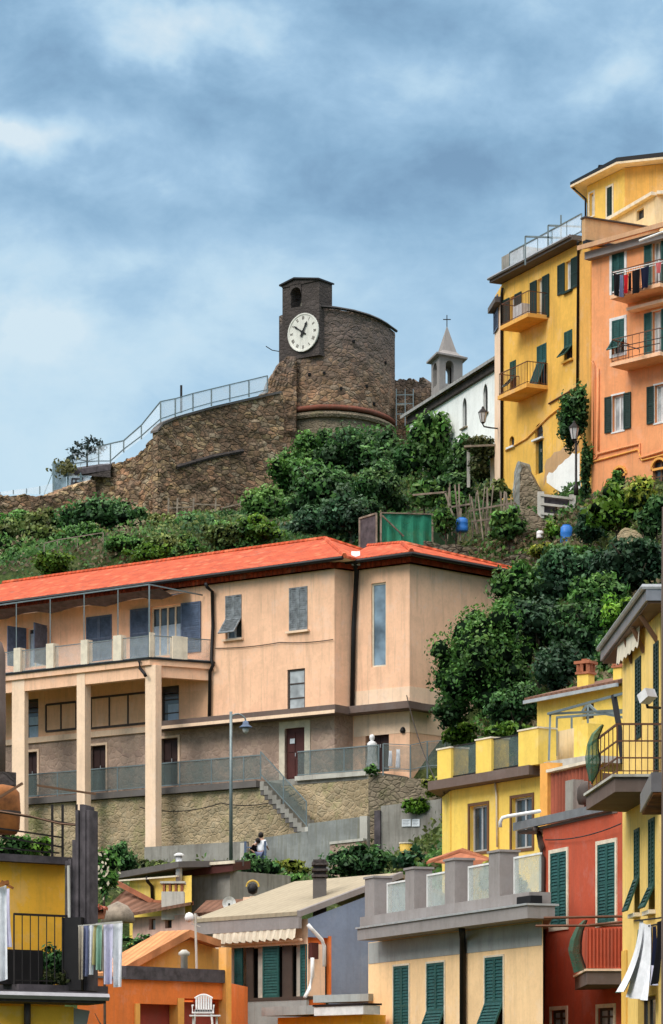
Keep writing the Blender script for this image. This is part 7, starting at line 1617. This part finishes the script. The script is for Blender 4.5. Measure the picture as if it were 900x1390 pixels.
# ============================================================ VEGETATION
BL=[ # name,label,cat,px,py,rx,ry,Y,pal,leaf,opts
('shrub','feathery mid green shrub at the foot of the clock tower','shrub',418,618,42,34,173,'mid',5,{}),
('broadleaf_tree','dark rounded tree directly below the brick band of the clock tower','tree',478,606,54,44,170,'dark',6,{}),
('broadleaf_tree','tall bright leaved tree standing in front of the left end of the church roof','tree',588,604,42,50,156,'mid',7,dict(lumps=18)),
('broadleaf_tree','dark tree between the clock tower thicket and the church tree','tree',532,630,48,54,160,'dark',7,{}),
('broadleaf_tree','dark dense tree in front of the white church wall','tree',634,628,38,34,150,'dark',6,{}),
('climbing_plant','olive ivy mound covering the pergola roof beside the yellow house','climbing plant',655,606,27,17,139.5,'moss',5,dict(trunk=False)),
('climbing_plant','hanging ivy curtain below the pergola roof left of the pale column','climbing plant',650,632,17,26,139.8,'moss',5,dict(trunk=False)),
('broadleaf_tree','broad dark green tree above the peak of the orange roof','tree',437,668,62,50,150,'dark',7,dict(lumps=20)),
('shrub','mid green shrub left of the broad tree above the orange roof peak','shrub',368,692,50,38,152,'mid',6,{}),
('shrub','small dark shrub on the grassy slope just above the orange roof','shrub',272,728,44,30,146,'dark',6,{}),
('shrub','dark spreading shrub below the left end of the castle wall','shrub',140,702,70,32,160,'dark',6,dict(lumps=22)),
('shrub','dark shrub at the left foot of the castle wall, right of the spreading one','shrub',188,712,34,22,160,'dark',6,{}),
('shrub','pale green bushy shrub on the slope near the left edge','shrub',40,728,46,30,152,'olive',6,{}),
('shrub','bright loose shrub low at the far left above the orange roof','shrub',22,768,40,26,147,'mid',6,{}),
('shrub','mid green shrub between the left edge and the pipe handrail','shrub',96,748,38,24,148,'mid',6,{}),
('shrub','yellowish shrub on the slope above the balcony awning','shrub',195,745,36,20,146,'olive',6,{}),
('shrub','rusty olive shrub beneath the tall stone wall','shrub',222,722,26,26,152,'olive',5,{}),
('shrub','dark shrub left of the green net shed','shrub',476,700,42,40,140,'blue',6,{}),
('shrub','mid green shrub behind the green net shed','shrub',522,664,44,38,146,'dark',6,{}),
('drooping_palm','drooping long leaved plant above the green net shed','plant',575,672,28,24,137,'mid',9,dict(lumps=9,dens=.8)),
('shrub','mid green shrub at the right end of the green net shed','shrub',604,706,20,20,130.4,'mid',6,{}),
('shrub','leafy shrub between the canes and the slatted gate','shrub',690,712,34,28,128.6,'mid',7,{}),
('shrub','small green shrub over the crumbling garden wall','shrub',672,668,24,18,133.5,'olive',6,dict(trunk=False)),
('shrub','low bright shrub growing along the mossy wall end','shrub',742,748,34,12,125.4,'yellow',5,dict(trunk=False)),
('fig_tree','broad fig tree with yellow green leaves in front of the orange house','tree',838,690,46,34,120.5,'bright',9,dict(lumps=20,dk=.75)),
('fig_tree','yellowing fig branches just below the right arched window','tree',872,672,30,22,119.8,'yellow',8,dict(dk=1.0)),
('fig_tree','dark fig tree at the right edge under the orange house','tree',890,700,28,34,118,'dark',8,{}),
('climbing_plant','green creeper growing over the left arched window of the orange house','climbing plant',838,654,14,18,126.6,'mid',6,dict(trunk=False,depthf=.3)),
('climbing_plant','dense ivy column hanging in the gap between the yellow and orange houses','climbing plant',779,562,22,46,129.3,'dark',6,dict(trunk=False,depthf=.5,lumps=24,dens=1.4)),
('shrub','small dark shrub at the foot of the black street lamp','shrub',800,716,30,28,123,'blue',6,{}),
('broadleaf_tree','large blackish tree mass in the upper right of the wooded slope','tree',860,768,64,48,113,'blue',7,dict(lumps=22,dk=.6)),
('broadleaf_tree','dark bluish tree at the centre of the wooded slope','tree',775,778,56,42,115,'blue',7,dict(lumps=22)),
('broadleaf_tree','green tree immediately right of the orange roof corner','tree',716,800,50,46,116,'mid',7,dict(lumps=18,dk=.85)),
('broadleaf_tree','deep green tree low on the wooded slope above the two chimneys','tree',800,852,62,44,109,'dark',7,dict(lumps=22,dk=.8)),
('broadleaf_tree','shadowed tree behind the large round bush','tree',730,850,44,44,112,'blue',7,dict(lumps=18,dk=.7)),
('broadleaf_tree','dark tree between the round bush and the left chimney','tree',756,905,46,44,106,'blue',7,dict(lumps=18,dk=.75)),
('shrub','vivid lime green shrub beside the lemon house eaves','shrub',842,838,30,32,104,'bright',6,{}),
('shrub','lime tinged shrub under the lemon house eaves behind the right chimney','shrub',826,886,26,26,103,'mid',6,{}),
('round_bush','large rounded dark green bush leaning against the salmon wing','bush',655,896,71,76,110.5,'mid',5.5,dict(lumps=60,dk=.95,dens=1.5,trunk=False,stray=.16)),
('shrub','leafy shrub sprouting at the lower right of the large round bush','shrub',702,958,48,34,107,'dark',6,{}),
('shrub','grassy green clump at the foot of the salmon side wall','shrub',624,996,32,20,113,'bright',6,dict(dk=.7,trunk=False)),
('shrub','wild green growth behind the yellow terrace posts','shrub',690,998,46,22,104,'bright',6,dict(trunk=False,dk=.55)),
('shrub','bright weeds hanging over the notice wall','shrub',567,1094,26,12,112,'bright',5,dict(trunk=False,depthf=.4)),
('shrub','lime weeds at the top right of the rock bank','shrub',590,1068,18,16,113,'yellow',5,dict(trunk=False,depthf=.4)),
('shrub','small green plant at the foot of the pale statue','shrub',505,1046,11,8,114.6,'mid',4,dict(trunk=False)),
('shrub','dense green shrub in front of the short brown parapet','shrub',490,1172,50,28,106,'dark',6,dict(lumps=22)),
('fan_palm','low fan palm shrub left of the bright yellow house','palm',562,1168,34,20,104,'blue',10,dict(lumps=8,dens=.7)),
('shrub','dark shrub below the leaning people','shrub',345,1190,38,32,104,'dark',6,dict(lumps=20)),
('shrub','low green shrub right of the dark shrub behind the tan roof','shrub',390,1200,26,16,102,'mid',6,{}),
('shrub','yellow green weeds on the bank below the blue grey wall','shrub',395,1178,36,11,112.5,'yellow',5,dict(trunk=False,dk=.8)),
('shrub','dark round shrub left of the lower balcony pillar','shrub',165,1168,26,22,106,'dark',6,{}),
('flowering_shrub','leafy shrub dotted with pale flowers beside the timber column','shrub',141,1186,20,32,80,'mid',7,dict(dk=1.2)),
('hedge','low dark hedge between the pink house and the orange gable','hedge',205,1282,44,16,92,'dark',6,dict(trunk=False)),
('shrub','small weeds at the foot of the lower balcony pillar','shrub',214,1176,34,9,114,'moss',5,dict(trunk=False)),
('potted_plant','dark bushy plant behind the balcony bars of the ochre house','plant',72,1305,32,28,60.3,'dark',7,dict(trunk=False,depthf=.5,lumps=16)),
('potted_plant','mossy dark planting along the balcony floor of the ochre house','plant',62,1330,38,13,59.6,'moss',7,dict(trunk=False,depthf=.5,dk=.7)),
('potted_plant','blackish planting at the left of the ochre house balcony','plant',22,1322,30,24,60.2,'blue',7,dict(trunk=False,depthf=.5,dk=.5)),
('potted_plant','leafy green plants on the flat roof of the ochre house','plant',18,1148,32,20,63,'mid',8,dict(trunk=False,depthf=.6)),
('potted_plant','lighter green plant beside the railing on the ochre house roof','plant',56,1152,16,18,63,'bright',7,dict(trunk=False,dk=.8)),
('red_flowers','terracotta coloured flowers overflowing the trough above the drying rack','flowers',130,1234,17,6,60.9,'rust',6,dict(trunk=False)),
('climbing_plant','climbing plant behind the last glass panel of the peach roof terrace','climbing plant',662,1192,12,22,79.5,'yellow',6,dict(trunk=False,dk=.8)),
('climbing_plant','pale green creeper behind the third glass panel of the peach terrace','climbing plant',708,1206,14,18,77.5,'olive',6,dict(trunk=False)),
('shrub','olive shrub halfway up the left slope below the dark stone wall','shrub',70,712,40,20,165,'olive',5,{}),
('shrub','mid green shrub right of the far left wall foot','shrub',18,708,34,18,166,'mid',5,{}),
('shrub','dull green shrub at the foot of the rubble wall beside the pale stakes','shrub',322,712,44,22,160,'dark',5,{}),
('shrub','dry olive bush under the middle of the rubble wall','shrub',285,704,30,12,168,'olive',5,{}),
('shrub','dark shrub just left of the small dark shrub over the roof','shrub',240,742,34,18,145,'mid',6,{}),
('shrub','brownish green shrub low on the slope over the balcony','shrub',145,756,40,18,144,'moss',6,{}),
('shrub','green shrub against the orange roof ridge left of the apex','shrub',330,742,46,20,141,'dark',6,{}),
('shrub','shaggy shrub between the clock tower trees and the broad tree','shrub',400,648,40,34,164,'mid',6,{}),
('shrub','dark rounded shrub over the roof apex, below the broad tree','shrub',425,712,50,26,142,'blue',6,{}),
('shrub','deep green shrub right of the church tree above the canes','shrub',610,660,36,24,141,'dark',6,{}),
('shrub','bright leafy bush at the right of the drooping plant','shrub',618,684,24,16,134,'mid',6,{}),
('shrub','light green garden bush to the left of the larger blue barrel','shrub',752,722,18,16,126.8,'bright',5,dict(dk=.7)),
('shrub','green shrub below the larger blue barrel','shrub',775,752,40,16,122,'mid',6,{}),
('broadleaf_tree','green tree between the lime shrub and the deep green tree','tree',815,812,46,34,110,'mid',7,dict(lumps=18,dk=.9)),
('shrub','green shrub just under the orange roof corner','shrub',690,830,34,26,113,'mid',6,{}),
('shrub','low soft green shrub beside the far left frame edge','shrub',8,742,31,20,-1,'mid',5,dict(lumps=12)),
('shrub','low olive toned shrub left of the pipe handrail','shrub',44,738,37,16,-1,'olive',5,dict(lumps=12)),
('shrub','low fresh light green shrub above the leftmost balcony post','shrub',74,766,33,20,-1,'bright',5,dict(lumps=12,dk=.7)),
('shrub','low soft green shrub behind the pipe handrail','shrub',108,730,36,21,-1,'mid',5,dict(lumps=12)),
('shrub','low olive toned shrub below the dark spreading shrub','shrub',136,732,38,14,-1,'olive',5,dict(lumps=12)),
('shrub','low soft green shrub in the middle of the left slope','shrub',170,738,38,14,-1,'mid',5,dict(lumps=12)),
('shrub','low fresh light green shrub left of the rusty olive shrub','shrub',200,752,36,17,-1,'bright',5,dict(lumps=12,dk=.7)),
('shrub','low olive toned shrub above the orange roof near the yellowish shrub','shrub',228,738,37,16,-1,'olive',5,dict(lumps=12)),
('shrub','low soft green shrub just over the roof line left of the dark shrub','shrub',256,752,31,21,-1,'mid',5,dict(lumps=12)),
('shrub','low olive toned shrub under the pale stakes','shrub',300,726,36,20,-1,'olive',5,dict(lumps=12)),
('shrub','low soft green shrub between the two dark shrubs above the roof','shrub',322,726,37,18,-1,'mid',5,dict(lumps=12)),
('shrub','low fresh light green shrub at the right end of the left slope','shrub',352,722,35,21,-1,'bright',5,dict(lumps=12,dk=.7)),
('shrub','leafy shrub under the left flank of the large round bush','shrub',615,958,36,30,111.5,'dark',6,dict(trunk=False)),
('climbing_plant','dark ivy trailing down behind the black street lamp','climbing plant',796,636,9,44,128.9,'dark',5,dict(trunk=False,depthf=.5,lumps=16)),
]
PAL['rust']=[(.15,.03,.015),(.42,.10,.05),(.6,.2,.12)]
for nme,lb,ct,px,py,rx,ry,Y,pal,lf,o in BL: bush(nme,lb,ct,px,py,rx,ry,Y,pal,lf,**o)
# flowers on the flowering shrub
# sapling on the deck
t=thing('sapling','small dark wispy pine sapling on the viewing deck','tree',P(118,634,183)); mb=MB(); mb.tube([P(118,640,183),P(119,618,183),P(121,598,183)],.07,5,.02)
for a in ((119,622,100,612),(119,618,138,606),(120,612,106,603),(120,610,132,600),(119,626,96,622),(119,626,140,618)): mb.tube([P(a[0],a[1],183),P(a[2],a[3],183)],.03,4,.01)
mb.build('trunk','bark',t)
rng=np.random.default_rng(5); n=420; base=[(100,612),(138,606),(106,603),(132,600),(121,598),(119,608),(96,622),(126,612),(110,616)]
pos=np.array([P(base[i%9][0]+rng.normal()*4,base[i%9][1]+rng.normal()*2.2,183+rng.normal()*.4) for i in range(n)])-np.array(ORG[t.name])
me=leafmesh('needles',pos,rng.normal(size=(n,3)),rng.uniform(.12,.32,n),np.tile(np.array([[.02,.035,.03]]),(n,1))*rng.uniform(.6,1.6,(n,1))); o=bpy.data.objects.new('needles',me); COL.objects.link(o); o.parent=t
t=thing('deck_plant','olive green plant trailing over the left end of the viewing deck','plant',P(86,640,182)); n=260
pos=np.array([P(88+rng.normal()*8,634+rng.normal()*5,182+rng.normal()*.5) for i in range(n)])-np.array(ORG[t.name]); me=leafmesh('foliage',pos,rng.normal(size=(n,3)),rng.uniform(.15,.35,n),np.tile(np.array([[.12,.12,.04]]),(n,1))*rng.uniform(.5,1.5,(n,1))); o=bpy.data.objects.new('foliage',me); COL.objects.link(o); o.parent=t
# ground growth
def notbuilt(x,y):
    k=np.ones(len(x),bool); px=CX+F*x/y
    yl=np.interp(px,[-100,0,100,200,300,400,512,620],[131.0-2,127.6,125,122.5,120.3,118.2,115.6,113.5])
    bad=(px<690)&(y>yl-1.2)&(y<yl+11)&(px<640); k&=~bad; k&=~((px>672)&(y>131)&(y<150)&(px>700)); k&=(px>-60)&(px<960); return k
tufts('undergrowth','tangled green and olive undergrowth covering the slope below the castle','undergrowth',-32,14,128,184,125000,.20,['mid','dark','olive','mid','dry','mid'],3,notbuilt,lift=-.05,dk=.85)
tufts('undergrowth','darker leafy undergrowth covering the wooded right hand slope','undergrowth',2,18,92,134,60000,.2,['dark','mid','dry','olive'],4,notbuilt,lift=.0)
tufts('weeds','low weeds and moss on the garden strip below the rubble wall','weeds',-18,6,96,118,12000,.18,['moss','olive','mid'],6,notbuilt,lift=.0)

fs_root=[o for o in bpy.data.objects if o.get('label','').startswith('leafy shrub dotted')][0]; rng=np.random.default_rng(9); n=24
pos=np.array([P(141+rng.normal()*9,1182+rng.normal()*15,79.4-rng.random()*.3) for i in range(n)])-np.array(fs_root.location)
me=leafmesh('flowers',pos,np.tile(np.array([[-.3,-1,.2]]),(n,1))+rng.normal(size=(n,3))*.2,rng.uniform(.07,.15,n),np.tile(np.array([[.60,.52,.38]]),(n,1))*rng.uniform(.7,1.1,(n,1))); o=bpy.data.objects.new('flowers',me); COL.objects.link(o); o.parent=fs_root
# cables
def cable(label,pts,r=.014,mat='iron',sag=.3):
    pts=[Vector(q) for q in pts]; mb=MB(); out=[]
    for a,b in zip(pts,pts[1:]):
        for k in range(9): u=k/8; out.append(a.lerp(b,u)-Vector((0,0,sag*4*u*(1-u))))
    mb.tube(out,r,4); mb.build('cable',mat,None,pts[0],label,'cable')
cable('thin sagging cable from the salmon wing to the bright yellow house',[fw.p(552,944,.1),P(604,1078,94.5)],.02,sag=.5)
cable('thin cable strung across the lower red house front',[P(740,1140,79),P(843,1118,74)],.016,sag=.12)
cable('thin cable drooping along the rubble wall behind the lamp post',[ft.p(190,1096,.15),ft.p(300,1090,.15),ft.p(400,1078,.15)],.02,sag=.25)
cable('thin dark cable crossing the salmon facade under the shuttered windows',[fm.p(292,880,.06),fm.p(380,872,.06),fm.p(452,868,.06)],.018,sag=.06)
# ============================================================ CAMERA, LIGHT, SKY
cd=bpy.data.cameras.new('camera'); cam=bpy.data.objects.new('camera',cd); COL.objects.link(cam); sc.camera=cam
cam.location=(0,0,0); cam.rotation_euler=(R(90),0,0); cd.sensor_fit='HORIZONTAL'; cd.sensor_width=36; cd.lens=36*F/900; cd.shift_y=(H-695)/900
cd.clip_start=1; cd.clip_end=12000
# sensor_fit HORIZONTAL: shift is measured in image widths
sun_dir=Vector((-.62,-.52,.60)).normalized()   # towards the sun
sd_=bpy.data.lights.new('sun','SUN'); sd_.energy=SUN; sd_.angle=R(24); sd_.color=(1,.95,.88)
so=bpy.data.objects.new('sun',sd_); COL.objects.link(so); so.rotation_euler=sun_dir.to_track_quat('Z','Y').to_euler()
BLOBS=[(250,60,130,50,.34),(120,20,90,40,.10),(20,190,70,35,.26),(110,170,150,30,.13),(330,215,140,50,.10),(30,450,60,50,.28),(60,520,200,40,.12),(40,630,260,70,.24),(860,95,110,60,.16),(600,130,200,40,.08),(640,560,240,60,.10),(70,290,150,45,-.10),(480,250,260,45,-.09),(130,385,170,30,-.09),(60,30,90,40,-.05),(650,60,160,60,-.03),(300,470,200,40,.04)]
w=bpy.data.worlds.new('World'); sc.world=w; w.use_nodes=True; nt=w.node_tree; bg=nt.nodes['Background']
sky=N(nt,'ShaderNodeTexSky',sky_type='NISHITA',sun_disc=False); sky.sun_elevation=math.asin(sun_dir.z); sky.sun_rotation=math.atan2(sun_dir.x,sun_dir.y)
sky.air_density=1; sky.dust_density=1
tc=N(nt,'ShaderNodeTexCoord')
def cl(scale,sc3,detail,rough,off=(0,0,0)):
    mp=N(nt,'ShaderNodeMapping'); mp.inputs['Scale'].default_value=sc3; mp.inputs['Location'].default_value=off; mp.inputs['Rotation'].default_value=(0,R(-14),0); L(nt,tc.outputs['Generated'],mp.inputs['Vector'])
    n=N(nt,'ShaderNodeTexNoise'); n.inputs['Scale'].default_value=scale; n.inputs['Detail'].default_value=detail; n.inputs['Roughness'].default_value=rough; n.inputs['Distortion'].default_value=.25
    L(nt,mp.outputs['Vector'],n.inputs['Vector']); return n.outputs['Fac']
n1=cl(7.5,(1,1,1.7),6,.52,CO); n2=cl(27,(1,1,1.6),8,.62,(2.1,.4,.9))
# cloud brightness: broad masses with finer billows
ad=N(nt,'ShaderNodeMath',operation='MULTIPLY_ADD'); L(nt,n2,ad.inputs[0]); ad.inputs[1].default_value=.36; L(nt,n1,ad.inputs[2])
# named cloud breaks and banks, given as world directions (x/y, z/y) with angular size
gx=N(nt,'ShaderNodeSeparateXYZ'); 
wv=N(nt,'ShaderNodeTexNoise'); wv.inputs['Scale'].default_value=16; wv.inputs['Detail'].default_value=5; wv.inputs['Roughness'].default_value=.6; L(nt,tc.outputs['Generated'],wv.inputs['Vector'])
wa=N(nt,'ShaderNodeVectorMath',operation='MULTIPLY_ADD'); L(nt,wv.outputs['Color'],wa.inputs[0]); wa.inputs[1].default_value=(.075,.0,.05); L(nt,tc.outputs['Generated'],wa.inputs[2]); L(nt,wa.outputs[0],gx.inputs[0])
def mth(op,a,b):
    n=N(nt,'ShaderNodeMath',operation=op)
    for i,v in enumerate((a,b)):
        if v is None: continue
        if hasattr(v,'is_output'): L(nt,v,n.inputs[i])
        else: n.inputs[i].default_value=v
    return n.outputs[0]
ymax=mth('MAXIMUM',gx.outputs[1],.05); U=mth('DIVIDE',gx.outputs[0],ymax); V_=mth('DIVIDE',gx.outputs[2],ymax)
tot=ad.outputs[0]
for (bx_,by_,rx_,ry_,am) in BLOBS:
    cu=(bx_-450)/4000+.0375; cv=(1480-by_)/4000+.025; a=mth('DIVIDE',mth('SUBTRACT',U,cu),rx_/4000); b=mth('DIVIDE',mth('SUBTRACT',V_,cv),ry_/4000)
    r2=mth('ADD',mth('MULTIPLY',a,a),mth('MULTIPLY',b,b)); g=mth('MULTIPLY',mth('EXPONENT',mth('MULTIPLY',r2,-1.0),None),am); tot=mth('ADD',tot,g)
class _A: pass
ad=_A(); ad.outputs=[tot]
cr=ramp(nt,ad.outputs[0],[(.53,(.20,.35,.53)),(.63,(.27,.46,.66)),(.73,(.37,.58,.79)),(.82,(.52,.73,.90)),(.96,(.74,.87,.95))])
# elevation gradient: brighter clear blue near the ridge, brighter again overhead
sp=N(nt,'ShaderNodeSeparateXYZ'); L(nt,tc.outputs['Generated'],sp.inputs[0])
low=ramp(nt,sp.outputs[2],[(.20,1),(.30,0)])
clear=mix(nt,(.40,.67,.92),(.62,.82,.94),ramp(nt,ad.outputs[0],[(.55,0),(.80,1)]))
lf=N(nt,'ShaderNodeMath',operation='MULTIPLY'); L(nt,low,lf.inputs[0]); lf.inputs[1].default_value=.80
c=mix(nt,cr,clear,lf.outputs[0])
skys=N(nt,'ShaderNodeMix',data_type='RGBA',blend_type='MULTIPLY'); skys.inputs[0].default_value=1; L(nt,sky.outputs[0],skys.inputs[6]); skys.inputs[7].default_value=(.1,.1,.1,1)
c=mix(nt,c,skys.outputs[2],.10)
# overcast dome overhead, out of view, brightened far past the horizon as fill light
zen=ramp(nt,sp.outputs[2],[(.42,0),(.85,1)])
c=mix(nt,c,(ZEN,ZEN*.98,ZEN*.97),zen)
L(nt,c,bg.inputs['Color']); bg.inputs['Strength'].default_value=1.0
sc.view_settings.view_transform='Standard'; sc.view_settings.look='None'; sc.view_settings.exposure=0; sc.view_settings.gamma=1
sc.cycles.max_bounces=6; sc.cycles.transparent_max_bounces=12
for m in bpy.data.materials:
    pass
